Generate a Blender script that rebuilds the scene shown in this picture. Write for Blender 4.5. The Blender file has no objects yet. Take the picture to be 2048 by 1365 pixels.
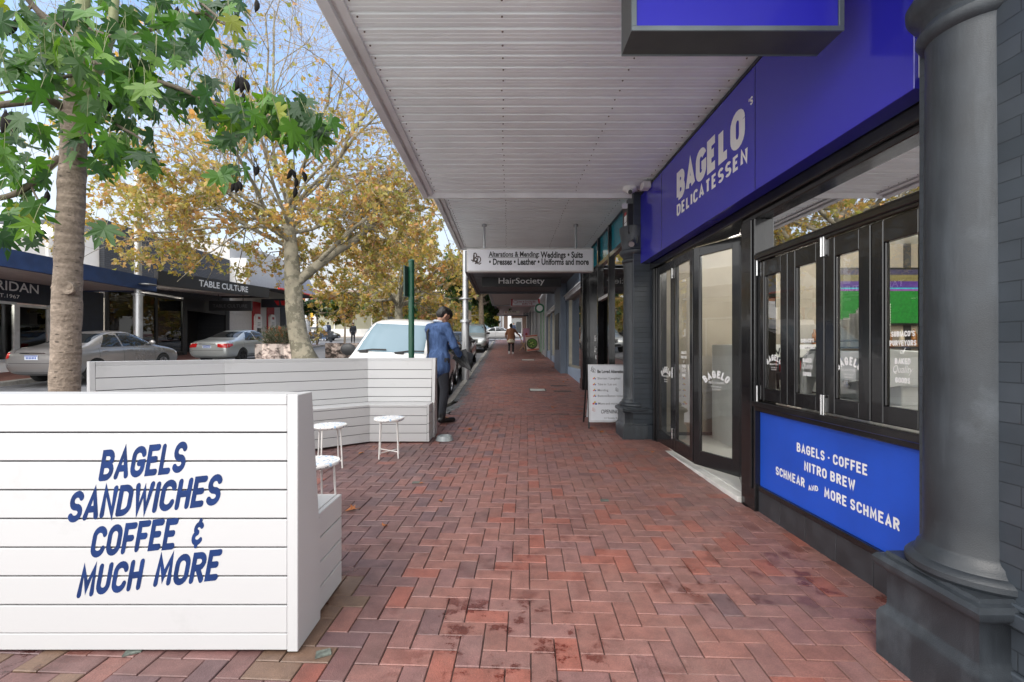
import bpy, bmesh, math, random
from mathutils import Vector, Matrix, Euler
from mathutils.bvhtree import BVHTree
import mathutils.noise as mnoise

# ------------------------------------------------------------------ camera, sky, sun, exposure
scene = bpy.context.scene
COL = scene.collection
R = math.radians
F_PX, VX, HY, CAM_Z = 927.0, 1012.0, 700.0, 1.35

cam_data = bpy.data.cameras.new("camera")
cam = bpy.data.objects.new("camera", cam_data)
COL.objects.link(cam)
cam.location = (0, 0, CAM_Z)
cam.rotation_euler = (R(90), 0, 0)
cam_data.sensor_width = 36.0
cam_data.lens = 36.0 * F_PX / 2048.0
cam_data.shift_x = (1024 - VX) / 2048.0
cam_data.shift_y = (HY - 682.5) / 2048.0
cam_data.clip_start = 0.05
cam_data.clip_end = 3000
scene.camera = cam

SUN_EL, SUN_AZ = 48.0, 205.0            # degrees; azimuth clockwise from +Y
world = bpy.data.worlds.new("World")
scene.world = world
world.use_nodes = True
wn, wl = world.node_tree.nodes, world.node_tree.links
wn.clear()
w_out = wn.new("ShaderNodeOutputWorld")
w_bg = wn.new("ShaderNodeBackground")
w_sky = wn.new("ShaderNodeTexSky")
w_sky.sky_type = 'NISHITA'
w_sky.sun_disc = False
w_sky.sun_elevation = R(SUN_EL)
w_sky.sun_rotation = R(SUN_AZ)
w_sky.air_density = 1.0
w_sky.dust_density = 1.5
w_tc = wn.new("ShaderNodeTexCoord")
w_map = wn.new("ShaderNodeMapping")
w_map.inputs['Scale'].default_value = (1.0, 1.0, 2.2)
w_noise = wn.new("ShaderNodeTexNoise")
w_noise.inputs['Scale'].default_value = 2.1
w_noise.inputs['Detail'].default_value = 6
w_noise.inputs['Roughness'].default_value = 0.55
w_sep = wn.new("ShaderNodeSeparateXYZ")
w_hor = wn.new("ShaderNodeMapRange")     # thin bright cloud thickens towards the horizon
w_hor.inputs['From Min'].default_value = 0.02
w_hor.inputs['From Max'].default_value = 0.5
w_hor.inputs['To Min'].default_value = 1.0
w_hor.inputs['To Max'].default_value = 0.0
w_cl = wn.new("ShaderNodeMapRange")
w_cl.inputs['From Min'].default_value = 0.38
w_cl.inputs['From Max'].default_value = 0.72
w_cl.inputs['To Min'].default_value = -0.12
w_cl.inputs['To Max'].default_value = 0.4
w_add = wn.new("ShaderNodeMath"); w_add.operation = 'ADD'; w_add.use_clamp = True
w_mix = wn.new("ShaderNodeMix"); w_mix.data_type = 'RGBA'
# glow added to the sky behind the camera to light surfaces facing it
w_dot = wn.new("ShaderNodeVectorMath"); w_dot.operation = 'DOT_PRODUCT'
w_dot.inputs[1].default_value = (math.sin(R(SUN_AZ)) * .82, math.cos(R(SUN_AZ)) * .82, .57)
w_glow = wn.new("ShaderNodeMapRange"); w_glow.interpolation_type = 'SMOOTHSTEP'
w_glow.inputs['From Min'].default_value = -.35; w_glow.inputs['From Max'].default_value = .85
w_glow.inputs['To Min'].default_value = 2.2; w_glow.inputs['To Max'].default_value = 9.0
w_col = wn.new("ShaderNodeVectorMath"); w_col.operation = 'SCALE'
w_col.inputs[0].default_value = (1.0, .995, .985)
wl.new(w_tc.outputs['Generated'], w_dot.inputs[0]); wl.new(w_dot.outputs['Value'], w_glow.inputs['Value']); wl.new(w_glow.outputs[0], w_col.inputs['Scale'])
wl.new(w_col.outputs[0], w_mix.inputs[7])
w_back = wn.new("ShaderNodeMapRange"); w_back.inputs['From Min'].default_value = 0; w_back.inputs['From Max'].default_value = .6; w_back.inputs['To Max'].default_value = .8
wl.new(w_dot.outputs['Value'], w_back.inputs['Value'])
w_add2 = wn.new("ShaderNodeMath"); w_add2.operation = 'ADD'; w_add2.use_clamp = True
wl.new(w_tc.outputs['Generated'], w_map.inputs['Vector'])
wl.new(w_map.outputs['Vector'], w_noise.inputs['Vector'])
wl.new(w_tc.outputs['Generated'], w_sep.inputs[0])
wl.new(w_sep.outputs['Z'], w_hor.inputs['Value'])
wl.new(w_noise.outputs['Fac'], w_cl.inputs['Value'])
wl.new(w_hor.outputs['Result'], w_add.inputs[0])
wl.new(w_cl.outputs['Result'], w_add.inputs[1])
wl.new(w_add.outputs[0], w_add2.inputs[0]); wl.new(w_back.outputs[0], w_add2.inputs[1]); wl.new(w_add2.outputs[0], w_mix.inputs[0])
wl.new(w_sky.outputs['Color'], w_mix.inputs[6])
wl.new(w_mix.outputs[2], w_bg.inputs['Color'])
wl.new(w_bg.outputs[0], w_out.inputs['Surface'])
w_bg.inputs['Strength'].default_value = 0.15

sun_data = bpy.data.lights.new("sun", 'SUN')
sun_data.energy = 0.7
sun_data.angle = R(25)
sun_data.color = (1.0, 0.955, 0.89)
sun = bpy.data.objects.new("sun", sun_data)
COL.objects.link(sun)
sun_dir = Vector((math.sin(R(SUN_AZ)) * math.cos(R(SUN_EL)), math.cos(R(SUN_AZ)) * math.cos(R(SUN_EL)), math.sin(R(SUN_EL))))
sun.rotation_euler = sun_dir.to_track_quat('Z', 'Y').to_euler()
sun.location = sun_dir * 60

scene.view_settings.view_transform = 'Standard'
scene.view_settings.look = 'None'
scene.view_settings.gamma = 1
scene.view_settings.use_curve_mapping = False
scene.view_settings.exposure = 1.36
scene.render.engine = 'CYCLES'
scene.cycles.max_bounces = 8
scene.cycles.diffuse_bounces = 4
scene.cycles.glossy_bounces = 4
scene.cycles.transmission_bounces = 6
scene.cycles.transparent_max_bounces = 12
scene.cycles.caustics_reflective = False
scene.cycles.caustics_refractive = False
scene.cycles.sample_clamp_indirect = 6
scene.cycles.use_denoising = True

# ------------------------------------------------------------------ helpers
def P(px, py, d):
    """photo pixel + distance -> point of the street"""
    return Vector(((px - VX) * d / F_PX, d, CAM_Z - (py - HY) * d / F_PX))

GS = 0.056
def gz(y):
    """height of the pavement along the street, which climbs away from the camera"""
    if y < 2.4: return 0.0
    if y < 8.0: return GS * (y - 2.4) ** 2 / 11.2
    if y < 62: return 0.1568 + GS * (y - 8)
    t = min(y, 120) - 62
    return 0.1568 + GS * 54 + GS * (t - t * t / 116.0)

def lin(c):
    """sRGB 0-255 -> linear"""
    return tuple(((v / 255) / 12.92 if v / 255 <= 0.04045 else ((v / 255 + 0.055) / 1.055) ** 2.4) for v in c)

def wmat(o):
    if o is None: return Matrix.Identity(4)
    b = Matrix.LocRotScale(o.location, o.rotation_euler, o.scale)
    if o.parent: return wmat(o.parent) @ o.matrix_parent_inverse @ b
    return b

def tag(o, label=None, cat=None, group=None, kind=None):
    if label: o['label'] = label
    if cat: o['category'] = cat
    if group: o['group'] = group
    if kind: o['kind'] = kind
    return o

def empty(name, loc, label, cat, group=None, rot=(0, 0, 0)):
    o = bpy.data.objects.new(name, None)
    o.empty_display_size = 0.2
    COL.objects.link(o)
    o.location = loc
    o.rotation_euler = rot
    return tag(o, label, cat, group)

class MB:
    """collects geometry and links it as ONE mesh object"""
    def __init__(s):
        s.v, s.f, s.m, s.c = [], [], [], []
        s.col = None
    def add(s, verts, faces, mi=0, xf=None):
        b = len(s.v)
        if xf is None: s.v.extend([tuple(p) for p in verts])
        else: s.v.extend([tuple(xf @ Vector(p)) for p in verts])
        for f in faces:
            s.f.append(tuple(i + b for i in f)); s.m.append(mi); s.c.append(s.col)
        return s
    def box(s, c, size, mi=0, rot=None):
        x, y, z = size[0] / 2, size[1] / 2, size[2] / 2
        vs = [Vector((a * x, b * y, d * z)) for d in (-1, 1) for b in (-1, 1) for a in (-1, 1)]
        if rot is not None:
            m = rot if isinstance(rot, Matrix) else Euler(rot).to_matrix()
            vs = [m @ q for q in vs]
        c = Vector(c)
        return s.add([q + c for q in vs], [(0, 2, 3, 1), (4, 5, 7, 6), (0, 1, 5, 4), (2, 6, 7, 3), (0, 4, 6, 2), (1, 3, 7, 5)], mi)
    def bx(s, x0, x1, y0, y1, z0, z1, mi=0):
        return s.box(((x0 + x1) / 2, (y0 + y1) / 2, (z0 + z1) / 2), (abs(x1 - x0), abs(y1 - y0), abs(z1 - z0)), mi)
    def beam(s, a, b, w, h, mi=0, up=(0, 0, 1)):
        """box from a to b, w wide (sideways) and h high"""
        a, b = Vector(a), Vector(b)
        d = b - a; L = d.length
        if L < 1e-6: return s
        d.normalize(); up = Vector(up)
        r = d.cross(up)
        if r.length < 1e-4: r = d.cross(Vector((1, 0, 0)))
        r.normalize(); u = r.cross(d)
        m = Matrix((r, d, u)).transposed()
        return s.box((a + b) / 2, (w, L, h), mi, m)
    def prism(s, poly, fn, t0, t1, mi=0, caps=True):
        """poly: 2D points; fn(u, v, t) -> 3D"""
        n = len(poly)
        vs = [fn(u, v, t0) for u, v in poly] + [fn(u, v, t1) for u, v in poly]
        fs = [(i, (i + 1) % n, n + (i + 1) % n, n + i) for i in range(n)]
        if caps: fs += [tuple(range(n))[::-1], tuple(range(n, 2 * n))]
        return s.add(vs, fs, mi)
    def tube(s, pts, rad, n=8, mi=0, cap=True):
        pts = [Vector(p) for p in pts]
        k = len(pts)
        if not hasattr(rad, '__len__'): rad = [rad] * k
        vs, fs = [], []
        prev = None
        for i in range(k):
            t = (pts[min(i + 1, k - 1)] - pts[max(i - 1, 0)])
            if t.length < 1e-9: t = Vector((0, 0, 1))
            t.normalize()
            if prev is None:
                a = t.orthogonal().normalized()
            else:
                a = prev - t * prev.dot(t)
                a = a.normalized() if a.length > 1e-6 else t.orthogonal().normalized()
            prev = a
            b = t.cross(a)
            for j in range(n):
                an = 2 * math.pi * j / n
                vs.append(pts[i] + (a * math.cos(an) + b * math.sin(an)) * rad[i])
        for i in range(k - 1):
            for j in range(n):
                q = (j + 1) % n
                fs.append((i * n + j, i * n + q, (i + 1) * n + q, (i + 1) * n + j))
        if cap:
            fs.append(tuple(range(n))[::-1]); fs.append(tuple(range((k - 1) * n, k * n)))
        return s.add(vs, fs, mi)
    def lathe(s, prof, c=(0, 0, 0), n=24, mi=0, xf=None, a0=0, a1=360):
        full = abs(a1 - a0) >= 360
        m = n if full else n + 1
        vs, fs = [], []
        for r, z in prof:
            for j in range(m):
                an = R(a0 + (a1 - a0) * j / n)
                vs.append(Vector((r * math.cos(an), r * math.sin(an), z)))
        k = len(prof)
        for i in range(k - 1):
            for j in range(n if full else n):
                q = (j + 1) % m
                fs.append((i * m + j, i * m + q, (i + 1) * m + q, (i + 1) * m + j))
        if full:
            if prof[0][0] > 1e-6: fs.append(tuple(range(m))[::-1])
            if prof[-1][0] > 1e-6: fs.append(tuple(range((k - 1) * m, k * m)))
        c = Vector(c)
        if xf is not None: vs = [xf @ q for q in vs]
        return s.add([q + c for q in vs], fs, mi)
    def sphere(s, c, r, n=12, mi=0, sc=(1, 1, 1)):
        prof = [(max(1e-7, math.sin(math.pi * i / (n // 2 + 1))), -math.cos(math.pi * i / (n // 2 + 1))) for i in range(n // 2 + 2)]
        return s.lathe(prof, c, n, mi, Matrix.Diagonal((r * sc[0], r * sc[1], r * sc[2])))
    def build(s, name, mats, parent=None, smooth=None, bevel=0, world=True, seg=1, fix=False):
        me = bpy.data.meshes.new(name)
        me.from_pydata(s.v, [], s.f)
        if not isinstance(mats, (list, tuple)): mats = [mats]
        for m in mats: me.materials.append(m)
        if len(mats) > 1: me.polygons.foreach_set('material_index', s.m)
        if any(c is not None for c in s.c):
            at = me.color_attributes.new("tint", 'FLOAT_COLOR', 'CORNER')
            dat = []
            for p, c in zip(me.polygons, s.c):
                c = c or (1, 1, 1)
                dat.extend((c[0], c[1], c[2], 1.0) * p.loop_total)
            at.data.foreach_set('color', dat)
        if fix:
            bm = bmesh.new(); bm.from_mesh(me)
            bmesh.ops.recalc_face_normals(bm, faces=bm.faces)
            bm.to_mesh(me); bm.free()
        if smooth is not None:
            me.shade_smooth()
            if smooth < 180: me.set_sharp_from_angle(angle=R(smooth))
        me.update()
        return link(name, me, parent, bevel, world, seg)

def link(name, me, parent=None, bevel=0, world=True, seg=1):
    o = bpy.data.objects.new(name, me)
    COL.objects.link(o)
    if parent is not None:
        o.parent = parent
        if world: o.matrix_parent_inverse = wmat(parent).inverted()
    if bevel:
        b = o.modifiers.new("bevel", 'BEVEL')
        b.width = bevel; b.segments = seg; b.limit_method = 'ANGLE'; b.angle_limit = R(40)
        b.harden_normals = False
    return o

def evaluated(o):
    dg = bpy.context.evaluated_depsgraph_get()
    dg.update()
    return bpy.data.meshes.new_from_object(o.evaluated_get(dg))

def copy_tree(o, parent=None):
    c = o.copy(); COL.objects.link(c)
    if parent is not None:
        c.parent = parent; c.matrix_parent_inverse = o.matrix_parent_inverse.copy()
    for ch in [k for k in bpy.data.objects if k.parent == o]:
        copy_tree(ch, c)
    return c

# ------------------------------------------------------------------ materials
MATS = {}
def nodes_of(name):
    m = bpy.data.materials.new(name)
    m.use_nodes = True
    n, l = m.node_tree.nodes, m.node_tree.links
    b = n['Principled BSDF']
    return m, n, l, b

def pm(name, c, rough=0.5, metal=0.0, var=0.12, scale=6.0, bump=0.0, bscale=60.0, coat=0.0, spec=None, tint=False, stain=None, stretch=(1, 1, 1), rvar=0.1, emit=0):
    """procedural paint / stone / metal: two noises vary the colour and the gloss, a third bumps it"""
    if name in MATS: return MATS[name]
    m, n, l, b = nodes_of(name)
    tc = n.new("ShaderNodeTexCoord")
    mp = n.new("ShaderNodeMapping"); mp.inputs['Scale'].default_value = stretch
    l.new(tc.outputs['Object'], mp.inputs['Vector'])
    ns = n.new("ShaderNodeTexNoise"); ns.inputs['Scale'].default_value = scale; ns.inputs['Detail'].default_value = 5
    l.new(mp.outputs[0], ns.inputs['Vector'])
    mr = n.new("ShaderNodeMapRange"); mr.inputs['From Min'].default_value = .3; mr.inputs['From Max'].default_value = .7
    mr.inputs['To Min'].default_value = 1 - var; mr.inputs['To Max'].default_value = 1 + var
    l.new(ns.outputs['Fac'], mr.inputs['Value'])
    mul = n.new("ShaderNodeMix"); mul.data_type = 'RGBA'; mul.blend_type = 'MULTIPLY'; mul.inputs[0].default_value = 1
    if tint:
        at = n.new("ShaderNodeVertexColor"); at.layer_name = "tint"
        l.new(at.outputs['Color'], mul.inputs[6])
    else:
        mul.inputs[6].default_value = (*c, 1)
    l.new(mr.outputs[0], mul.inputs[7])
    out = mul.outputs[2]
    if stain:
        sc, sscale, lo, hi, amt = stain
        n2 = n.new("ShaderNodeTexNoise"); n2.inputs['Scale'].default_value = sscale; n2.inputs['Detail'].default_value = 8
        n2.inputs['Roughness'].default_value = .65
        l.new(mp.outputs[0], n2.inputs['Vector'])
        r2 = n.new("ShaderNodeMapRange"); r2.inputs['From Min'].default_value = lo; r2.inputs['From Max'].default_value = hi
        r2.inputs['To Max'].default_value = amt
        l.new(n2.outputs['Fac'], r2.inputs['Value'])
        mx = n.new("ShaderNodeMix"); mx.data_type = 'RGBA'; mx.inputs[7].default_value = (*sc, 1)
        l.new(r2.outputs[0], mx.inputs[0]); l.new(out, mx.inputs[6]); out = mx.outputs[2]
    l.new(out, b.inputs['Base Color'])
    rr = n.new("ShaderNodeMapRange"); rr.inputs['To Min'].default_value = max(0.0, rough - rvar); rr.inputs['To Max'].default_value = min(1, rough + rvar)
    l.new(ns.outputs['Fac'], rr.inputs['Value']); l.new(rr.outputs[0], b.inputs['Roughness'])
    b.inputs['Metallic'].default_value = metal
    if spec is not None: b.inputs['Specular IOR Level'].default_value = spec
    if coat: b.inputs['Coat Weight'].default_value = coat; b.inputs['Coat Roughness'].default_value = .03
    if emit:
        l.new(out, b.inputs['Emission Color']); b.inputs['Emission Strength'].default_value = emit
    if bump:
        nb = n.new("ShaderNodeTexNoise"); nb.inputs['Scale'].default_value = bscale; nb.inputs['Detail'].default_value = 4
        l.new(mp.outputs[0], nb.inputs['Vector'])
        bp = n.new("ShaderNodeBump"); bp.inputs['Strength'].default_value = min(1, bump); bp.inputs['Distance'].default_value = .01
        l.new(nb.outputs['Fac'], bp.inputs['Height']); l.new(bp.outputs[0], b.inputs['Normal'])
    MATS[name] = m
    return m

def glass_mat(name, tint=(1, 1, 1), ior=1.5, gain=1.0, rough=0.0):
    """single pane: clear with a Fresnel reflection"""
    if name in MATS: return MATS[name]
    m, n, l, b = nodes_of(name)
    n.remove(b)
    out = n['Material Output']
    tr = n.new("ShaderNodeBsdfTransparent"); tr.inputs['Color'].default_value = (*tint, 1)
    gl = n.new("ShaderNodeBsdfGlossy"); gl.inputs['Roughness'].default_value = rough
    fr = n.new("ShaderNodeFresnel"); fr.inputs['IOR'].default_value = ior
    tc = n.new("ShaderNodeTexCoord"); ns = n.new("ShaderNodeTexNoise"); ns.inputs['Scale'].default_value = 1.1
    bp = n.new("ShaderNodeBump"); bp.inputs['Strength'].default_value = .02; bp.inputs['Distance'].default_value = .02
    l.new(tc.outputs['Object'], ns.inputs['Vector']); l.new(ns.outputs['Fac'], bp.inputs['Height']); l.new(bp.outputs[0], gl.inputs['Normal'])
    mu = n.new("ShaderNodeMath"); mu.operation = 'MULTIPLY'; mu.use_clamp = True; mu.inputs[1].default_value = gain
    mx = n.new("ShaderNodeMixShader")
    l.new(fr.outputs[0], mu.inputs[0]); l.new(mu.outputs[0], mx.inputs[0])
    l.new(tr.outputs[0], mx.inputs[1]); l.new(gl.outputs[0], mx.inputs[2]); l.new(mx.outputs[0], out.inputs['Surface'])
    MATS[name] = m
    return m

def leaf_mat(name, trans=0.35, rough=0.45):
    """leaf: colour from the mesh, some light passes through"""
    if name in MATS: return MATS[name]
    m, n, l, b = nodes_of(name)
    at = n.new("ShaderNodeVertexColor"); at.layer_name = "tint"
    l.new(at.outputs['Color'], b.inputs['Base Color']); b.inputs['Roughness'].default_value = rough
    tl = n.new("ShaderNodeBsdfTranslucent")
    br = n.new("ShaderNodeMix"); br.data_type = 'RGBA'; br.blend_type = 'MULTIPLY'; br.inputs[0].default_value = 1; br.inputs[7].default_value = (1.5, 1.6, .7, 1)
    l.new(at.outputs['Color'], br.inputs[6]); l.new(br.outputs[2], tl.inputs['Color'])
    mx = n.new("ShaderNodeMixShader"); mx.inputs[0].default_value = trans
    l.new(b.outputs[0], mx.inputs[1]); l.new(tl.outputs[0], mx.inputs[2]); l.new(mx.outputs[0], n['Material Output'].inputs['Surface'])
    MATS[name] = m
    return m

# ------------------------------------------------------------------ lettering
def ARC(cx, cy, rx, ry, a0, a1, n=9):
    return [(cx + rx * math.cos(R(a0 + (a1 - a0) * i / n)), cy + ry * math.sin(R(a0 + (a1 - a0) * i / n))) for i in range(n + 1)]
GL = {
 'A': (.56, [[(0, 0), (.28, 1), (.56, 0)], [(.1, .3), (.46, .3)]]),
 'B': (.52, [[(0, 0), (0, 1), (.25, 1)] + ARC(.25, .76, .23, .24, 90, -90) + [(0, .52)], [(.2, .52)] + ARC(.26, .26, .26, .26, 90, -90) + [(0, 0)]]),
 'C': (.52, [ARC(.27, .73, .27, .27, 15, 180) + ARC(.27, .27, .27, .27, 180, 345)]),
 'D': (.52, [[(0, 0), (0, 1), (.2, 1)] + ARC(.2, .7, .32, .3, 90, 0) + ARC(.2, .3, .32, .3, 0, -90) + [(0, 0)]]),
 'E': (.44, [[(.44, 1), (0, 1), (0, 0), (.44, 0)], [(0, .52), (.36, .52)]]),
 'F': (.42, [[(.44, 1), (0, 1), (0, 0)], [(0, .5), (.36, .5)]]),
 'G': (.54, [ARC(.27, .73, .27, .27, 15, 180) + ARC(.27, .27, .27, .27, 180, 360) + [(.54, .45), (.32, .45)]]),
 'H': (.5, [[(0, 0), (0, 1)], [(.5, 0), (.5, 1)], [(0, .5), (.5, .5)]]),
 'I': (.0, [[(0, 0), (0, 1)]]),
 'K': (.5, [[(0, 0), (0, 1)], [(.48, 1), (0, .42)], [(.17, .58), (.5, 0)]]),
 'L': (.4, [[(0, 1), (0, 0), (.42, 0)]]),
 'M': (.66, [[(0, 0), (.05, 1), (.33, .25), (.61, 1), (.66, 0)]]),
 'N': (.5, [[(0, 0), (0, 1), (.5, 0), (.5, 1)]]),
 'O': (.54, [ARC(.27, .7, .27, .3, 0, 180) + ARC(.27, .3, .27, .3, 180, 360) + [(.54, .7)]]),
 'P': (.5, [[(0, 0), (0, 1), (.25, 1)] + ARC(.25, .74, .25, .26, 90, -90) + [(0, .48)]]),
 'R': (.5, [[(0, 0), (0, 1), (.25, 1)] + ARC(.25, .75, .25, .25, 90, -90) + [(0, .5)], [(.22, .5), (.5, 0)]]),
 'S': (.5, [ARC(.25, .74, .24, .26, 25, 270, 12) + ARC(.25, .24, .25, .24, 90, -150, 12)[1:]]),
 'T': (.5, [[(0, 1), (.5, 1)], [(.25, 1), (.25, 0)]]),
 'U': (.5, [[(0, 1), (0, .27)] + ARC(.25, .27, .25, .27, 180, 360) + [(.5, 1)]]),
 'V': (.54, [[(0, 1), (.27, 0), (.54, 1)]]),
 'W': (.74, [[(0, 1), (.18, 0), (.37, .8), (.56, 0), (.74, 1)]]),
 'Y': (.54, [[(0, 1), (.27, .45), (.54, 1)], [(.27, .47), (.27, 0)]]),
 '&': (.5, [ARC(.27, .7, .2, .2, 30, 255, 12), ARC(.26, .26, .25, .24, 100, 330, 12), [(.27, .9), (.3, 1.06)], [(.26, .02), (.24, -.12)]]),
 "'": (.0, [[(0, 1.0), (-.03, .8)]]),
 '.': (.06, [[(0, .45), (.05, .45)]]),
}
def stroke_poly(pts, w, cap=True):
    """ribbon of width w along pts with mitred joints and round ends -> verts, faces"""
    pts = [Vector((p[0], p[1])) for p in pts]
    q = [pts[0]]
    for p in pts[1:]:
        if (p - q[-1]).length > 1e-4: q.append(p)
    pts = q; n = len(pts)
    vs, fs = [], []
    for i in range(n):
        d0 = (pts[i] - pts[i - 1]).normalized() if i else None
        d1 = (pts[i + 1] - pts[i]).normalized() if i < n - 1 else None
        if d0 is None: d0 = d1
        if d1 is None: d1 = d0
        n0, n1 = Vector((-d0.y, d0.x)), Vector((-d1.y, d1.x))
        m = n0 + n1
        if m.length < .25: m = n0
        m.normalize()
        k = 1 / max(.45, m.dot(n0))
        vs += [pts[i] + m * (w / 2 * k), pts[i] - m * (w / 2 * k)]
    for i in range(n - 1):
        fs.append((2 * i, 2 * i + 1, 2 * i + 3, 2 * i + 2))
    if cap:
        for e, dr in ((0, (pts[0] - pts[1]).normalized()), (n - 1, (pts[-1] - pts[-2]).normalized())):
            nn = Vector((-dr.y, dr.x)); b = len(vs)
            ring = [pts[e] + (nn * math.cos(a) + dr * math.sin(a)) * (w / 2) for a in [math.pi * k / 6 for k in range(7)]]
            vs += ring
            fs.append(tuple(range(b, b + 7)))
    return [(p.x, p.y) for p in vs], fs

def stroke_text(s, size=1.0, weight=.16, track=.12, shear=0.0, wide=1.0, cap=True, jitter=0, rnd=None):
    """list of (verts, faces, layer) in 2D, origin at the left of the baseline; also the total width"""
    out, x, layer = [], weight / 2 * size, 0
    for ch in s:
        if ch == ' ': x += size * .38 * wide; continue
        w, st = GL[ch]
        dy = rnd.uniform(-jitter, jitter) * size if rnd else 0
        for pts in st:
            vs, fs = stroke_poly([(px * wide, py * (1 - weight) + weight / 2) for px, py in pts], weight, cap)
            out.append(([(x + size * (px + shear * py), size * py + dy) for px, py in vs], fs, layer % 7, x + size * w * wide / 2))
            layer += 1
        x += size * (w * wide + track + weight)
    return out, x - size * track
def put_strokes(mb, s, origin, u, v, n, size, align='C', mi=0, lift=.0015, arc=None, width=None, **k):
    origin, u, v, n = Vector(origin), Vector(u), Vector(v), Vector(n)
    geo, W = stroke_text(s, size, **k)
    if width:
        q = width / W; W = width
        geo = [([(a * q, c) for a, c in vs], fs, ly, xc * q) for vs, fs, ly, xc in geo]
    off = {'C': -W / 2, 'L': 0, 'R': -W}[align]
    for vs, fs, ly, xc in geo:
        pts = []
        for iv, (px, py) in enumerate(vs):
            X, Y = px + off, py
            if arc:
                a = (xc + off) / arc
                lx = px - xc
                X, Y = math.sin(a) * (arc + Y) + math.cos(a) * lx, math.cos(a) * (arc + Y) - math.sin(a) * lx - arc
            pts.append(origin + u * X + v * Y + n * (lift + ly * .0001 + .00008 * iv / len(vs)))
        mb.add(pts, fs, mi)
    return W
_fc = {}
def font2d(s, size=1.0, offset=0.0, shear=0.0, spacing=1.0):
    key = (s, round(offset, 4), shear, spacing)
    if key not in _fc:
        cu = bpy.data.curves.new("lettering", 'FONT')
        cu.body = s; cu.size = 1; cu.offset = offset; cu.shear = shear; cu.space_character = spacing
        cu.resolution_u = 3; cu.fill_mode = 'FRONT'
        o = bpy.data.objects.new("lettering", cu); COL.objects.link(o)
        me = evaluated(o)
        _fc[key] = ([tuple(q.co) for q in me.vertices], [tuple(p.vertices) for p in me.polygons])
        bpy.data.objects.remove(o); bpy.data.curves.remove(cu); bpy.data.meshes.remove(me)
    vs, fs = _fc[key]
    return [(x * size, y * size) for x, y, z in vs], fs
def put_font(mb, s, origin, u, v, n, size, width=None, align='C', mi=0, lift=.0015, **k):
    """built-in font text; width squeezes it to that many metres"""
    origin, u, v, n = Vector(origin), Vector(u), Vector(v), Vector(n)
    vs, fs = font2d(s, size, **k)
    if not vs: return
    x0, x1 = min(a[0] for a in vs), max(a[0] for a in vs)
    sx = width / (x1 - x0) if width else 1.0
    W = (x1 - x0) * sx
    off = {'C': -W / 2, 'L': 0, 'R': -W}[align]
    mb.add([origin + u * ((a - x0) * sx + off) + v * b + n * lift for a, b in vs], fs, mi)

UX, UY, UZ = Vector((1, 0, 0)), Vector((0, 1, 0)), Vector((0, 0, 1))
NX, NY = -UX, -UY
# ------------------------------------------------------------------ the ground
rnd = random.Random(11)
ROAD_DROP = 0.13
KERB_X = -1.27          # road edge of the pavement along the shops
FAR_KERB = -14.2

def strip(x0, x1, ys, dz, mb, mi=0):
    vs, fs = [], []
    for y in ys:
        vs += [(x0, y, gz(y) + dz), (x1, y, gz(y) + dz)]
    for i in range(len(ys) - 1):
        fs.append((2 * i, 2 * i + 1, 2 * i + 3, 2 * i + 2))
    mb.add(vs, fs, mi)
YS = [-40, -20, -10, -4, 0, 1, 2, 2.4] + [2.4 + .35 * i for i in range(1, 17)] + [9, 10, 12, 15, 20, 25, 30, 40, 50, 62] + list(range(66, 122, 6)) + [200, 400, 900]

m_asph = pm('asphalt', (.17, .17, .18), .6, var=.25, scale=3, bump=.5, bscale=260, stain=((.09, .09, .10), .8, .5, .65, .6))
m_ground = pm('far_ground', (.10, .098, .095), .85, var=.2, scale=.7)
mb = MB(); strip(-600, 600, YS, -.30, mb)
tag(mb.build('ground', m_ground), kind='structure')
mb = MB(); strip(-30, 30, [-40, -20, -10, -4, 0, .6], -.05, mb)      # unseen pale ground added behind the camera to bounce light under the awning
tag(mb.build('bounce_paving', pm('bounce_concrete', (.58, .57, .55), .8, var=.1, scale=2)), kind='structure')
mb = MB(); strip(FAR_KERB - 20, KERB_X - .01, [y for y in YS if y < 120] + [120], -ROAD_DROP, mb)
strip(-1.2, 60, [45, 48, 52, 57, 59], -ROAD_DROP, mb)
tag(mb.build('road', m_asph), kind='structure')

# pavement outline near the camera: a nib in front of the kerb, then the straight kerb
NIB = [(-6.2, .7), (-6.2, 6.0), (-5.4, 7.35), (-1.75, 7.55), (KERB_X - .02, 9.7), (KERB_X, 10.2)]
def nib_x(y):
    """road edge of the pavement at distance y"""
    if y < 6.0: return -6.2
    if y < 7.35: return -6.2 + .8 * (y - 6) / 1.35
    if y < 7.55: return -5.4 + 3.65 * (y - 7.35) / .2
    if y < 9.7: return -1.75 + (KERB_X + 1.73) * (y - 7.55) / 2.15
    return KERB_X

m_brick, n, l, b = nodes_of('clay_paver')
tc = n.new("ShaderNodeTexCoord")
at = n.new("ShaderNodeVertexColor"); at.layer_name = "tint"
def noise_node(scale, detail=5, rough=.55, vec=None):
    q = n.new("ShaderNodeTexNoise"); q.inputs['Scale'].default_value = scale; q.inputs['Detail'].default_value = detail
    q.inputs['Roughness'].default_value = rough
    l.new(vec or tc.outputs['Object'], q.inputs['Vector']); return q
def rng(sock, a, b_, c, d):
    q = n.new("ShaderNodeMapRange"); q.inputs['From Min'].default_value = a; q.inputs['From Max'].default_value = b_
    q.inputs['To Min'].default_value = c; q.inputs['To Max'].default_value = d
    l.new(sock, q.inputs['Value']); return q.outputs[0]
def mixc(fac, a, b_, mode='MIX'):
    q = n.new("ShaderNodeMix"); q.data_type = 'RGBA'; q.blend_type = mode
    for s_, v_ in ((0, fac), (6, a), (7, b_)):
        if isinstance(v_, (int, float)): q.inputs[s_].default_value = v_
        elif isinstance(v_, tuple): q.inputs[s_].default_value = (*v_, 1)
        else: l.new(v_, q.inputs[s_])
    return q.outputs[2]
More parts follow.
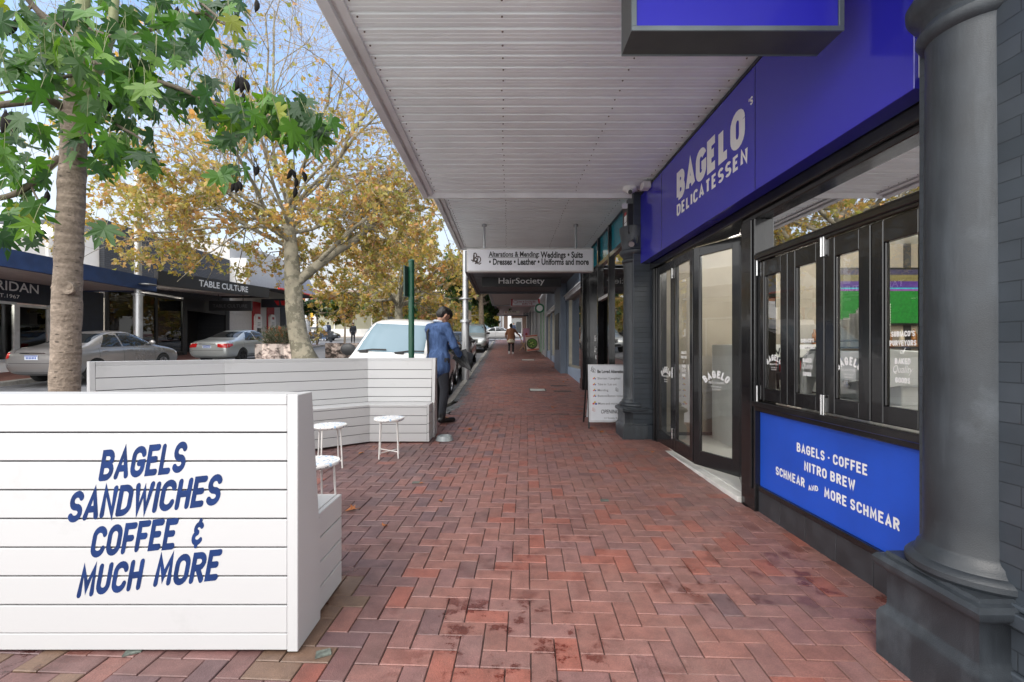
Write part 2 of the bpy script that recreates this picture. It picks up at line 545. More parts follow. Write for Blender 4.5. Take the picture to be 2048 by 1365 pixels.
def math_(op, a, b_=None):
    q = n.new("ShaderNodeMath"); q.operation = op; q.use_clamp = True
    for s_, v_ in ((0, a), (1, b_)):
        if v_ is None: continue
        if isinstance(v_, (int, float)): q.inputs[s_].default_value = v_
        else: l.new(v_, q.inputs[s_])
    return q.outputs[0]
grain = noise_node(170, 3)
mott = noise_node(9, 6, .65)
big = noise_node(1.3, 3)
c1 = mixc(1.0, at.outputs['Color'], rng(mott.outputs['Fac'], .3, .7, .72, 1.22), 'MULTIPLY')
c1 = mixc(1.0, c1, rng(grain.outputs['Fac'], .3, .7, .78, 1.2), 'MULTIPLY')
grey = noise_node(3.2, 6, .7)
c1 = mixc(rng(grey.outputs['Fac'], .48, .75, 0, .3), c1, (.19, .135, .12))      # worn, dusty film
# wet splashes tramped over the dry bricks
wetn = noise_node(5.5, 8, .72)
zone = noise_node(.8, 2, .4)
geo = n.new("ShaderNodeSeparateXYZ"); l.new(tc.outputs['Object'], geo.inputs[0])
wz = rng(geo.outputs['Y'], 4.4, 2.4, 0, 1)
wet = math_('MULTIPLY', math_('MULTIPLY', rng(wetn.outputs['Fac'], .53, .58, 0, 1), rng(zone.outputs['Fac'], .40, .52, 0, 1)), wz)
damp = rng(geo.outputs['X'], -.35, -.95, 0, .55)
damp = math_('MULTIPLY', damp, rng(big.outputs['Fac'], .3, .55, .4, 1))
c1 = mixc(math_('MULTIPLY', wet, .85), c1, mixc(1.0, c1, (.42, .22, .19), 'MULTIPLY'))
c1 = mixc(math_('MULTIPLY', damp, .75), c1, mixc(1.0, c1, (.55, .46, .5), 'MULTIPLY'))
l.new(c1, b.inputs['Base Color'])
rough = math_('SUBTRACT', rng(mott.outputs['Fac'], .3, .7, .62, .5), math_('ADD', math_('MULTIPLY', wet, .32), math_('MULTIPLY', damp, .22)))
l.new(rough, b.inputs['Roughness'])
bp = n.new("ShaderNodeBump"); bp.inputs['Strength'].default_value = .55; bp.inputs['Distance'].default_value = .004
l.new(grain.outputs['Fac'], bp.inputs['Height']); l.new(bp.outputs[0], b.inputs['Normal'])
b.inputs['Specular IOR Level'].default_value = .5

m_joint = pm('paver_joint', (.075, .05, .042), .9, var=.4, scale=14, bump=.6, bscale=300)

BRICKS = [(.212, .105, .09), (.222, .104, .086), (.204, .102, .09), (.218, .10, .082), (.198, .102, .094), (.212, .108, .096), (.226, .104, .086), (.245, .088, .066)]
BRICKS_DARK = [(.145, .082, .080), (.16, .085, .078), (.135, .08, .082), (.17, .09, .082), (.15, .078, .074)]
def paver(mb, cx, cy, lx, ly, col, gap=.0024, ang=0.0, jz=.0012):
    hx, hy = lx / 2 - gap, ly / 2 - gap
    ch = .0028
    dz = rnd.gauss(0, jz)
    tx, ty = rnd.gauss(0, .004), rnd.gauss(0, .004)
    ca, sa = math.cos(ang), math.sin(ang)
    a = ang + rnd.gauss(0, .006); ca, sa = math.cos(a), math.sin(a)
    vs = []
    for (ex, z) in ((0, -.02), (0, -.0035), (-ch, 0)):
        for sx, sy in ((-1, -1), (1, -1), (1, 1), (-1, 1)):
            x, y = sx * (hx + ex), sy * (hy + ex)
            X, Y = cx + x * ca - y * sa, cy + x * sa + y * ca
            vs.append((X, Y, gz(Y) + z + dz + tx * x + ty * y))
    fs = [(8, 9, 10, 11)]
    for r in (0, 4):
        for i in range(4):
            j = (i + 1) % 4
            fs.append((r + i, r + j, r + 4 + j, r + 4 + i))
    mb.col = col
    mb.add(vs, fs)
mb = MB()
W = .109
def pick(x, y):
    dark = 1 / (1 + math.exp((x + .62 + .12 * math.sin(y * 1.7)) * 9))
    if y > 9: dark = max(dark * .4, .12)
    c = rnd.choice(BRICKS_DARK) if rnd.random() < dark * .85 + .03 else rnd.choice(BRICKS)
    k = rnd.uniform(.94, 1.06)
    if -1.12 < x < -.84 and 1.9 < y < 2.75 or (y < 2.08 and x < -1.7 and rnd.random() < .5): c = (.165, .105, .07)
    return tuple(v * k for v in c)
YB = 8.4
rotA = R(-2.5)
ca_, sa_ = math.cos(rotA), math.sin(rotA)
for j in range(-20, 120):
    for i in range(-76, 44):
        k = (i - j) % 4
        if k == 0: u, v, lx, ly = (i + 1) * W, (j + .5) * W, 2 * W, W
        elif k == 3: u, v, lx, ly = (i + .5) * W, (j + 1) * W, W, 2 * W
        else: continue
        X, Y = u * ca_ - v * sa_ + .02, u * sa_ + v * ca_
        if Y < .9 or Y > YB or X > 2.14 or X < max(nib_x(Y) + .42, -5.3): continue
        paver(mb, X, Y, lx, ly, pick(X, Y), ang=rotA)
# courses laid along the street beyond the shop front
row = 0
y = YB + W * .5 + .06
while y < 47:
    x = -.92 + (W if row % 2 else 0)
    while x < 2.2:
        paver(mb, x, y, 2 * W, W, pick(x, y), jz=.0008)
        x += 2 * W
    y += W; row += 1
mb.col = (.07, .05, .045)
strip(-6.0, -1.0, [.3] + [y for y in YS if .5 <= y < 7.3] + [7.3], -.009, mb)
strip(-1.0, 2.3, [.3] + [y for y in YS if .5 <= y < 47] + [47.3], -.009, mb)
foot = mb.build('pavement', [m_brick])
tag(foot, kind='structure')

# grey header band and concrete kerb along the road
m_band = pm('grey_paver', (.105, .11, .115), .6, var=.2, scale=20, bump=.4, bscale=200, tint=True)
mb = MB()
y = 10.0
while y < 44:
    for k in range(2):
        g = rnd.uniform(.075, .14)
        paver(mb, KERB_X + .15 + .06 + k * .118, y, .116, .232, (g, g * 1.03, g * 1.06), jz=.0006)
    y += .234
for i in range(16):      # the band bends with the nib
    t = i / 15
    X, Y = -1.66 + .62 * t ** .8, 7.72 + 2.2 * t
    for k in range(2):
        g = rnd.uniform(.075, .14)
        paver(mb, X + .13 + k * .12, Y, .118, .15, (g, g * 1.03, g * 1.06), ang=R(-16 * (1 - t)), jz=.0006)
mb.build('border_paving', m_band)
tag(bpy.data.objects['border_paving'], kind='structure')
m_conc = pm('kerb_concrete', (.33, .31, .28), .8, var=.25, scale=5, bump=.4, bscale=120, stain=((.12, .11, .1), 3, .55, .7, .5))
mb = MB()
def kerb_run(pts, w=.15):
    for (ax, ay), (bx_, by) in zip(pts[:-1], pts[1:]):
        n_ = max(1, int(math.hypot(bx_ - ax, by - ay) / .9))
        for i in range(n_):
            p0 = (ax + (bx_ - ax) * i / n_, ay + (by - ay) * i / n_); p1 = (ax + (bx_ - ax) * (i + 1) / n_, ay + (by - ay) * (i + 1) / n_)
            d = Vector((p1[0] - p0[0], p1[1] - p0[1], 0)); L = d.length; d.normalize()
            r = Vector((d.y, -d.x, 0))
            a, c = Vector((*p0, gz(p0[1]))) + d * .003, Vector((*p1, gz(p1[1]))) - d * .003
            vs = [a - UZ * .2, a + r * w - UZ * .2, a + r * w + UZ * .004, a + r * .02 + UZ * .004, a - UZ * .016]
            vs += [q + (c - a) for q in vs]
            mb.add(vs, [(0, 1, 6, 5), (1, 2, 7, 6), (2, 3, 8, 7), (3, 4, 9, 8), (4, 0, 5, 9), (4, 3, 2, 1, 0), (5, 6, 7, 8, 9)])
kerb_run(NIB); kerb_run([(KERB_X, 10.2), (KERB_X, 44)])
tag(mb.build('kerb', m_conc), kind='structure')

# pavement on the far side of the road
m_farpave = pm('far_paving', (.20, .085, .065), .7, var=.25, scale=8, bump=.3, bscale=90)
mb = MB()
strip(FAR_KERB - 26, FAR_KERB - .2, [-10, 0, 2.4, 4, 6, 8, 12, 20, 30, 36.5], .0, mb)
strip(-44, -1.5, [59, 61, 62, 66, 72, 90], .0, mb)
strip(-1.5, 40, [59, 61, 62, 66, 72, 90], .0, mb)
tag(mb.build('far_pavement', m_farpave), kind='structure')
mb = MB(); kerb_run([(FAR_KERB, 36.5), (FAR_KERB, 20), (FAR_KERB, 8), (FAR_KERB, 4), (FAR_KERB, -10)], .22)
kerb_run([(40, 59), (-44, 59)], .2)
tag(mb.build('far_kerb', m_conc), kind='structure')
# planted bed in the middle of the road
m_mulch = pm('bark_mulch', (.10, .055, .038), .9, var=.5, scale=24, bump=1, bscale=90)
mb = MB()
ring = [(-9.3 + 1.6 * math.cos(a) * (1.5 if math.sin(a) > 0 else 1), 17.6 + 4.2 * math.sin(a)) for a in [2 * math.pi * i / 20 for i in range(20)]]
ring = [(x + 1.7, y) for x, y in ring]
mb.add([(x, y, gz(y) + .02) for x, y in ring] + [(-7.6, 17.6, gz(17.6) + .06)], [(i, (i + 1) % 20, 20) for i in range(20)])
tag(mb.build('mulch_bed', m_mulch), kind='structure')
mb = MB(); kerb_run([ring[-i % 20] for i in range(21)], .16)
tag(mb.build('bed_kerb', m_conc), kind='structure')
# ------------------------------------------------------------------ the delicatessen
XF = 2.10
m_black = pm('black_gloss', (.009, .009, .010), .2, var=.3, scale=3, coat=.25, rvar=.08, bump=.03, bscale=8)
m_blackm = pm('black_satin', (.013, .014, .015), .42, var=.3, scale=5)
m_chip = pm('column_paint', (.023, .028, .034), .42, var=.3, scale=5, bump=.16, bscale=240, stain=((.10, .115, .13), 3.3, .56, .8, .55), rvar=.16)
n, l = m_chip.node_tree.nodes, m_chip.node_tree.links      # streaks of old paint, chips and scuffs on the columns
b = n['Principled BSDF']; old = b.inputs['Base Color'].links[0].from_socket
_tc = n.new("ShaderNodeTexCoord")
def _layer(prev, scale, stretch, lo, hi, col_, amt, det=6):
    mp = n.new("ShaderNodeMapping"); mp.inputs['Scale'].default_value = stretch; l.new(_tc.outputs['Object'], mp.inputs[0])
    q = n.new("ShaderNodeTexNoise"); q.inputs['Scale'].default_value = scale; q.inputs['Detail'].default_value = det; q.inputs['Roughness'].default_value = .7; l.new(mp.outputs[0], q.inputs['Vector'])
    r_ = n.new("ShaderNodeMapRange"); r_.inputs['From Min'].default_value = lo; r_.inputs['From Max'].default_value = hi; r_.inputs['To Max'].default_value = amt; l.new(q.outputs['Fac'], r_.inputs['Value'])
    m_ = n.new("ShaderNodeMix"); m_.data_type = 'RGBA'; m_.inputs[7].default_value = (*col_, 1); l.new(r_.outputs[0], m_.inputs[0]); l.new(prev, m_.inputs[6]); return m_.outputs[2]
old = _layer(old, 7, (1, 1, .12), .5, .75, (.075, .09, .105), .5)
old = _layer(old, 4, (1, 1, .5), .58, .75, (.012, .013, .015), .6)
old = _layer(old, 6, (1, 1, 1), .72, .735, (.26, .24, .22), .7, 11)
l.new(old, b.inputs['Base Color'])
m_blue, n, l, b = nodes_of('blue_acrylic')
b.inputs['Base Color'].default_value = (.030, .028, .42, 1); b.inputs['Roughness'].default_value = .14
b.inputs['Coat Weight'].default_value = .3; b.inputs['Coat Roughness'].default_value = .05
_tc = n.new("ShaderNodeTexCoord"); _n = n.new("ShaderNodeTexNoise"); _n.inputs['Scale'].default_value = 1.6
_b = n.new("ShaderNodeBump"); _b.inputs['Strength'].default_value = .06; _b.inputs['Distance'].default_value = .05
l.new(_tc.outputs['Object'], _n.inputs['Vector']); l.new(_n.outputs['Fac'], _b.inputs['Height']); l.new(_b.outputs[0], b.inputs['Normal'])
m_bluep = pm('blue_panel_paint', (.012, .075, .50), .42, var=.1, scale=3, rvar=.05)
m_white = pm('white_letter', (.78, .78, .78), .5, var=.04, scale=5)
m_steel = pm('stainless', (.62, .62, .62), .28, metal=1, var=.1)
m_tile = pm('charcoal_tile', (.030, .031, .036), .5, var=.25, scale=8)
m_glass = glass_mat('shop_glass', (.90, .93, .92), 1.55, 2.2)
m_soffit = pm('soffit_steel', (.82, .855, .86), .42, var=.05, scale=2.0, stain=((.60, .58, .55), 2.2, .56, .8, .3))
m_rust = pm('screw_rust', (.12, .09, .075), .6, var=.3)
m_gutter = pm('gutter_paint', (.70, .70, .70), .5, var=.1, scale=3, stain=((.25, .23, .21), 5, .6, .8, .4))

shop = empty('delicatessen_shop', (2.1, 4.3, 0), 'black framed deli shopfront with folding glass door, cast columns and white ribbed awning', 'shop')

def column(yc, lo, parent, name='column'):
    """engaged cast column on a moulded plinth"""
    xc = 1.88
    c = MB()
    g = gz(yc) - .06
    def slab(h, z0, z1, x_in=2.0, ch=0):
        v = [(xc - h, yc - h), (x_in, yc - h), (x_in, yc + h), (xc - h, yc + h)]
        c.add([(x, y, z0) for x, y in v] + [(x, y, z1) for x, y in v], [(0, 1, 5, 4), (1, 2, 6, 5), (2, 3, 7, 6), (3, 0, 4, 7), (4, 5, 6, 7)])
    def moulding(prof):
        """square moulding: list of (half, z)"""
        vs, fs = [], []
        for h, z in prof:
            vs += [(xc - h, yc - h, z), (2.0, yc - h, z), (2.0, yc + h, z), (xc - h, yc + h, z)]
        for i in range(len(prof) - 1):
            for a in range(4):
                q = (a + 1) % 4
                fs.append((4 * i + a, 4 * i + q, 4 * i + 4 + q, 4 * i + 4 + a))
        k = 4 * (len(prof) - 1)
        fs.append((k, k + 1, k + 2, k + 3))
        c.add(vs, fs)
    z = lo
    moulding([(.226, g), (.226, z + .185), (.218, z + .205), (.203, z + .225), (.2, z + .24), (.2, z + .375), (.207, z + .385), (.228, z + .395),
              (.238, z + .41), (.238, z + .43), (.226, z + .447), (.206, z + .452), (.2, z + .465)])
    c.lathe([(.19, z + .46), (.214, z + .462), (.225, z + .478), (.224, z + .498), (.212, z + .512), (.196, z + .518), (.19, z + .53), (.186, z + .548), (.174, z + .56), (.168, z + .575),
             (.166, z + .7), (.164, 1.6), (.158, 2.58), (.160, 2.6), (.178, 2.61), (.188, 2.628), (.188, 2.645), (.176, 2.66), (.17, 2.675),
             (.18, 2.70), (.205, 2.72), (.22, 2.745), (.222, 2.77), (.21, 2.79), (.19, 2.80), (.185, 2.84), (.2, 2.95), (.22, 3.05), (.22, 3.12)], (xc, yc, 0), 48, a0=84, a1=276)
    return c.build(name, m_chip, parent, smooth=35)
column(1.845, 0.0, shop)
column(6.76, .075, shop)
# piers behind the columns: painted small-course brick
m_pier, n, l, b = nodes_of('painted_brick')
tc = n.new("ShaderNodeTexCoord"); sp = n.new("ShaderNodeSeparateXYZ"); cb = n.new("ShaderNodeCombineXYZ")
l.new(tc.outputs['Object'], sp.inputs[0]); l.new(sp.outputs['Y'], cb.inputs['X']); l.new(sp.outputs['Z'], cb.inputs['Y'])
bt = n.new("ShaderNodeTexBrick"); bt.inputs['Scale'].default_value = 1; bt.inputs['Brick Width'].default_value = .232; bt.inputs['Row Height'].default_value = .0725
bt.inputs['Mortar Size'].default_value = .0022; bt.inputs['Color1'].default_value = (.028, .036, .045, 1); bt.inputs['Color2'].default_value = (.036, .044, .054, 1); bt.inputs['Mortar'].default_value = (.016, .02, .025, 1)
ns = n.new("ShaderNodeTexNoise"); ns.inputs['Scale'].default_value = 6; ns.inputs['Detail'].default_value = 6
l.new(cb.outputs[0], bt.inputs['Vector']); l.new(tc.outputs['Object'], ns.inputs['Vector'])
mx = n.new("ShaderNodeMix"); mx.data_type = 'RGBA'; mx.blend_type = 'MULTIPLY'; mx.inputs[0].default_value = .7
l.new(bt.outputs['Color'], mx.inputs[6]); l.new(ns.outputs['Fac'], mx.inputs[7])
ga = n.new("ShaderNodeMix"); ga.data_type = 'RGBA'; ga.blend_type = 'ADD'; ga.inputs[0].default_value = .5
l.new(mx.outputs[2], ga.inputs[6]); l.new(bt.outputs['Color'], ga.inputs[7]); l.new(ga.outputs[2], b.inputs['Base Color'])
bp = n.new("ShaderNodeBump"); bp.inputs['Strength'].default_value = .7; bp.inputs['Distance'].default_value = .004; bp.invert = True
l.new(bt.outputs['Fac'], bp.inputs['Height']); l.new(bp.outputs[0], b.inputs['Normal'])
b.inputs['Roughness'].default_value = .4
def pier(y0, y1, lo, zt, pl=True):
    c = MB()
    c.bx(1.805, 2.28, y0, y1, -.1, zt)
    if pl:
        for h, a, z in ((.03, -.1, lo + .215), (.012, lo + .215, lo + .38), (.042, lo + .38, lo + .435), (.022, lo + .435, lo + .455)):
            c.bx(1.805 - h, 2.2, y0 - h if y0 > 3 else y0, y1 + (h if y1 < 3 or pl else 0) * .6, a, z)
    return c.build('pier', m_pier, shop, bevel=.006)
pier(.9, 2.03, 0, 3.59)
pier(6.57, 6.95, .075, 3.59)

# plinth tiles under the window
c = MB()
y = 2.04
while y < 4.03:
    c.bx(2.09, 2.2, y, min(y + .296, 4.045), -.05, .186)
    y += .3
c.build('plinth_tile', m_tile, shop, bevel=.002)
c = MB(); c.bx(2.096, 2.22, 2.03, 4.05, -.06, .184)
c.build('plinth', pm('grout', (.09, .09, .09), .8), shop)
# fixed frame: posts, rails, sill, heads
c = MB()
c.bx(2.06, 2.24, 3.84, 4.06, 0, 2.44)                      # post between window and door
c.bx(2.045, 2.06, 3.87, 4.03, .19, 2.44)
c.bx(2.08, 2.26, 2.03, 3.84, .186, .226)                   # rail under the panel
c.bx(2.06, 2.28, 2.03, 3.84, .845, .885)
c.bx(2.03, 2.30, 2.03, 3.84, .885, .93)                    # sill
c.bx(2.07, 2.23, 2.03, 3.84, 2.075, 2.15)                  # transom bar
c.bx(2.055, 2.07, 2.03, 3.84, 2.095, 2.135)
c.bx(2.08, 2.24, 2.03, 2.26, .93, 2.075); c.bx(2.08, 2.24, 2.03, 2.16, 2.15, 2.44)
c.bx(2.075, 2.22, 6.40, 6.57, 0, 2.48)                     # far door jamb
c.bx(2.055, 2.075, 6.44, 6.52, .09, 2.48)
c.bx(2.04, 2.30, 2.03, 6.57, 2.485, 2.59)                  # head beam
c.bx(2.07, 2.28, 2.03, 4.06, 2.44, 2.485)
c.bx(2.09, 2.35, 2.03, 6.57, 2.59, 3.6)
c.build('shopfront_frame', m_black, shop, bevel=.005)
c = MB(); c.bx(2.105, 2.125, 2.10, 3.84, .226, .845)
kick = c.build('kick_panel', m_bluep, shop, bevel=.002)
kick['label'] = 'royal blue panel under the window with white hand lettering'
c = MB()
def panel_line(s, x_px, y_px, x2, y2, size, **k):
    pass
uD = NY
for s, ya, yb, zc in (('BAGELS . COFFEE', 3.353, 2.691, .615), ('NITRO BREW', 3.269, 2.784, .50), ('SCHMEAR', 3.614, 3.258, .378), ('MORE SCHMEAR', 3.063, 2.47, .378)):
    put_strokes(c, s, (2.105, ya, zc), uD, UZ, NX, .066, align='L', width=ya - yb, weight=.2, track=.14, wide=.8)
put_strokes(c, 'AND', (2.105, 3.222, .372), (0, -.97, .24), (0, .24, .97), NX, .036, align='L', width=.11, weight=.2, track=.12, wide=.8)
c.build('lettering', m_white, kick)

# folding leaves
def leaf_frame(p0, p1, z0, z1, st, top, bot, th=.042, name='door', handle=False, decal=None, mat=None):
    a, b_ = Vector((*p0, 0)), Vector((*p1, 0))
    d = (b_ - a).normalized(); L = (b_ - a).length
    nrm = Vector((d.y, -d.x, 0))
    rot = Matrix((d, -nrm, UZ)).transposed()
    c = MB()
    def piece(s0, s1, za, zb, t=th):
        c.box(a + d * ((s0 + s1) / 2) + UZ * ((za + zb) / 2), (s1 - s0, t, zb - za), 0, rot)
    piece(0, st, z0, z1); piece(L - st, L, z0, z1)
    piece(st, L - st, z1 - top, z1, th - .004); piece(st, L - st, z0, z0 + bot, th - .004)
    for s0, s1, za, zb in ((st, st + .012, z0 + bot, z1 - top), (L - st - .012, L - st, z0 + bot, z1 - top)):
        piece(s0, s1, za, zb, th * .6)
    fr = c.build(name, mat or m_black, shop, bevel=.004)
    g = MB()
    g.add([a + d * st + UZ * (z0 + bot), a + d * (L - st) + UZ * (z0 + bot), a + d * (L - st) + UZ * (z1 - top), a + d * st + UZ * (z1 - top)], [(0, 1, 2, 3)])
    pane = g.build('glass_pane', m_glass, fr)
    if decal:
        t = MB()
        u = d if d.y < 0 else -d
        nn = Vector((-u.y * -1, u.x * -1, 0)); nn = Vector((u.y, -u.x, 0)) if Vector((u.y, -u.x, 0)).x < 0 else Vector((-u.y, u.x, 0))
        mid = a + d * (L / 2)
        decal(t, mid, u, nn)
        t.build('window_lettering', m_white, fr)
    return fr, a, d, L
def decal_logo(zc, k):
    def f(t, mid, u, nn):
        put_strokes(t, 'BAGELO', mid + UZ * zc, u, UZ, nn, .062 * k, weight=.24, track=.06, wide=.7, arc=.15 * k, lift=.003)
        put_strokes(t, 'DELICATESSEN', mid + UZ * (zc - .045 * k), u, UZ, nn, .017 * k, weight=.16, track=.16, lift=.003)
        put_strokes(t, 'PURVEYORS OF', mid + UZ * (zc - .075 * k), u, UZ, nn, .011 * k, weight=.16, track=.16, lift=.003)
        put_strokes(t, 'BAKED GOODS', mid + UZ * (zc - .095 * k), u, UZ, nn, .010 * k, weight=.16, track=.16, lift=.003)
    return f
def decal_words(zc, k):
    def f(t, mid, u, nn):
        z = zc
        for s, h in (("SUBIACO'S", .04), ('PURVEYORS', .04), ('of', .05), ('BAKED', .043), ('Quality', .062), ('GOODS', .04)):
            if s in ('of', 'Quality'):
                put_font(t, s, mid + UZ * (z * 1.0 + .006), u, UZ, nn, h * k * 1.25, width=(.05 if s == 'of' else .17) * k, offset=.0, shear=.35, lift=.003)
            else:
                put_strokes(t, s, mid + UZ * z, u, UZ, nn, h * k, weight=.22, track=.08, wide=.66, lift=.003)
            z -= (.066 if s not in ('BAKED',) else .07) * k
    return f
sp = [3.84, 3.432, 3.035, 2.65, 2.26]
for i in range(4):
    dec = (decal_logo(1.265, .78), decal_words(1.40, .70))[i % 2] if i < 2 else (decal_logo(1.255, .82), decal_words(1.42, .74))[i % 2]
    f, *_ = leaf_frame((2.105, sp[i] - .004), (2.105, sp[i + 1] + .004), .94, 2.068, .088 if i % 2 == 0 else .082, .125, .10, name='window_leaf', decal=dec)
# hinges
def hinge(parent, x, y, zs, two=True):
    for z in zs:
        c = MB()
        for k in ((-.012, .012) if two else (0,)):
            c.tube([(x, y + k, z - .06), (x, y + k, z + .06)], .0085, 10)
            c.sphere((x, y + k, z + .063), .009, 8)
        if two: c.bx(x + .004, x + .012, y - .02, y + .02, z - .05, z + .05)
        c.build('hinge', m_steel, parent, smooth=40)
hinge(shop, 2.072, 3.035, (.985, 2.02)); hinge(shop, 2.072, 3.825, (.985, 2.02), False)
# transom light over the window
c = MB(); c.add([(2.14, 2.16, 2.15), (2.14, 3.84, 2.15), (2.14, 3.84, 2.44), (2.14, 2.16, 2.44)], [(0, 1, 2, 3)])
c.build('transom_glass', m_glass, shop)
c = MB(); c.bx(2.10, 2.16, 2.94, 2.965, 2.15, 2.44)
# door leaves
d1 = leaf_frame((2.10, 6.39), (2.10, 5.775), .095, 2.475, .085, .10, .16, decal=decal_logo(1.05, 1.3))[0]
d2 = leaf_frame((2.10, 5.765), (2.10, 5.165), .09, 2.475, .085, .10, .16, decal=decal_words(1.30, .8))[0]
d3 = leaf_frame((2.10, 5.155), (2.33, 4.60), .085, 2.475, .085, .10, .16, decal=decal_logo(1.05, 1.3))[0]
d4 = leaf_frame((2.335, 4.60), (2.11, 4.075), .08, 2.475, .085, .10, .16, decal=decal_words(1.30, .8))[0]
d3['label'] = 'half folded black glass door leaf standing open'
hinge(d1, 2.068, 5.77, (.3, 1.06, 2.3), False); hinge(d3, 2.32, 4.585, (.3, 1.06, 2.36), False)
c = MB(); c.bx(2.03, 2.2, 4.06, 6.44, .0, .062); c.bx(2.12, 2.14, 4.06, 6.44, .062, .068)
c.build('threshold', pm('threshold_white', (.62, .61, .58), .5, var=.15), shop, bevel=.004)

# fascia sign
fas = empty('fascia_sign', (1.9, 4.4, 2.57), 'long glossy blue fascia board with big white lettering above the deli door', 'sign')
c = MB(); c.bx(1.906, 2.03, 2.165, 6.565, 2.57, 3.53)
c.build('sign_board', m_blue, fas, bevel=.003)
c = MB(); c.bx(1.925, 2.03, 2.035, 2.163, 2.62, 3.53)
c.build('end_trim', pm('trim_white', (.6, .6, .6), .5), fas)
c = MB()
for y in (5.68, 3.545): c.bx(1.9035, 1.906, y - .0015, y + .0015, 2.572, 3.53)
c.bx(1.90, 1.92, 2.165, 6.565, 3.53, 3.56)
c.build('board_joint', m_blackm, fas)
c = MB()
def fz(px, py): d = 927 * 1.904 / (px - VX); return d, CAM_Z - (py - HY) * d / F_PX
for s, xa, za, zb, wd in (('B', 1372, 0, 0, 0),):
    pass
put_strokes(c, 'BAGELO', (1.905, 5.167, 3.0), NY, UZ, NX, .315, align='L', width=1.522, weight=.25, track=.05, wide=.72, cap=False)
put_strokes(c, 'DELICATESSEN', (1.905, 5.167, 2.832), NY, UZ, NX, .128, align='L', width=1.537, weight=.2, track=.12, wide=.7, cap=False)
put_strokes(c, "'S", (1.905, 3.635, 3.25), NY, UZ, NX, .065, align='L', weight=.22, track=.1, wide=.8)
c.build('lettering', m_white, fas)

# ------------------------------------------------------------------ awnings
def awning(parent, x0, x1, y0, y1, z, pitch=.145, mat=None, gut=None, screws=(0,), fascia=.16):
    """ribbed steel soffit with edge gutter; ribs run across the pavement"""
    mat = mat or m_soffit
    c = MB()
    prof = []
    k = int((y1 - y0) / pitch)
    p = (y1 - y0) / k
    for i in range(k):
        a = y0 + i * p
        prof += [(a, 0), (a + .010, -.019), (a + .02, -.019), (a + .026, 0.002), (a + .06, .0015), (a + .064, -.0025), (a + .07, .0015), (a + .1, .0015), (a + .104, -.0025), (a + .11, .0015)]
    prof.append((y1, 0))
    vs = []
    for yy, dz in prof: vs += [(x0, yy, z - dz), (x1, yy, z - dz)]
    c.add(vs, [(2 * i, 2 * i + 1, 2 * i + 3, 2 * i + 2) for i in range(len(prof) - 1)])
    c.bx(x0, x1, y0, y1, z + .09, z + .12)
    for sxp in screws:
        for i in range(k):
            c.sphere((sxp + rnd.uniform(-.01, .01), y0 + i * p + .045, z - .004), .0075, 6, 1)
    so = c.build('awning_soffit', [mat, m_rust], parent)
    c = MB()
    gp = [(x0, z + .02), (x0, z - .03), (x0 - .045, z - .045), (x0 - .05, z - .02), (x0 - .075, z - .02), (x0 - .075, z - .07), (x0 - .135, z - .09), (x0 - .145, z - .08), (x0 - .145, z + fascia), (x0, z + fascia)]
    c.prism(gp, lambda u, v, t: (u, t, v), y0, y1)
    c.bx(x0 - .1, x1, y1 + .002, y1 + .03, z - .075, z + fascia)
    c.build('awning_gutter', gut or m_gutter, parent)
    return so
awning(shop, -1.04, 2.08, 1.30, 6.64, 3.60, screws=(-1.0, -.03, .98, 1.86))
# roof parapet above the awning (out of view, closes the block)
c = MB(); c.bx(2.12, 9.3, .9, 6.95, 3.75, 5.6)
c.build('upper_wall', pm('upper_wall_paint', (.5, .48, .44), .8), shop)
c = MB(); c.bx(2.29, 9.3, .82, .92, -.1, 3.75)
c.build('side_wall', m_chip, shop)

# lightbox hung under the awning
lb = empty('hanging_sign', (1.2, 2.5, 3.0), 'blue faced lightbox with grey metal frame hung under the awning near the corner column', 'sign')
c = MB()
c.bx(.652, 1.752, 2.41, 2.605, 3.008, 3.02); c.bx(.652, .664, 2.41, 2.605, 3.02, 3.52); c.bx(1.740, 1.752, 2.41, 2.605, 3.02, 3.52); c.bx(.652, 1.752, 2.43, 2.59, 3.51, 3.53)
c.build('sign_case', pm('sign_case_grey', (.055, .06, .06), .45, var=.2), lb)
c = MB()
for (x0, x1, z0, z1) in ((.65, 1.754, 3.004, 3.03), (.65, .678, 3.03, 3.53), (1.726, 1.754, 3.03, 3.53)):
    c.bx(x0, x1, 2.400, 2.412, z0, z1); c.bx(x0, x1, 2.603, 2.615, z0, z1)
c.build('sign_frame', pm('sign_frame_grey', (.16, .19, .20), .4, metal=.6, var=.15), lb, bevel=.002)
c = MB(); c.bx(.672, 1.735, 2.413, 2.602, 3.028, 3.505)
c.build('sign_face', m_blue, lb)
c = MB()
for x in (.85, 1.55): c.tube([(x, 2.51, 3.52), (x, 2.51, 3.6)], .02, 8)
c.build('hanger', m_steel, lb)

# ------------------------------------------------------------------ inside the deli
m_cream = pm('interior_cream', (.33, .29, .235), .7, var=.12, scale=2)
m_intw = pm('interior_white', (.74, .74, .72), .5, var=.05)
c = MB()
c.bx(7.3, 7.4, 1.0, 7.1, 0, 3.3)
c.bx(2.3, 7.3, 7.0, 7.1, 0, 3.3); c.bx(2.3, 7.3, .9, 1.0, 0, 3.3)
c.build('interior_wall', m_cream, shop)
c = MB(); c.bx(2.36, 7.3, 1.0, 7.0, 2.95, 3.0)
c.build('interior_ceiling', m_intw, shop)
m_hex, n, l, b = nodes_of('mosaic_floor')
tc = n.new("ShaderNodeTexCoord"); mp = n.new("ShaderNodeMapping"); mp.inputs['Scale'].default_value = (9, 9, 9); mp.inputs['Rotation'].default_value = (0, 0, R(45))
vo = n.new("ShaderNodeTexVoronoi"); vo.inputs['Randomness'].default_value = 0; vo.inputs['Scale'].default_value = 1
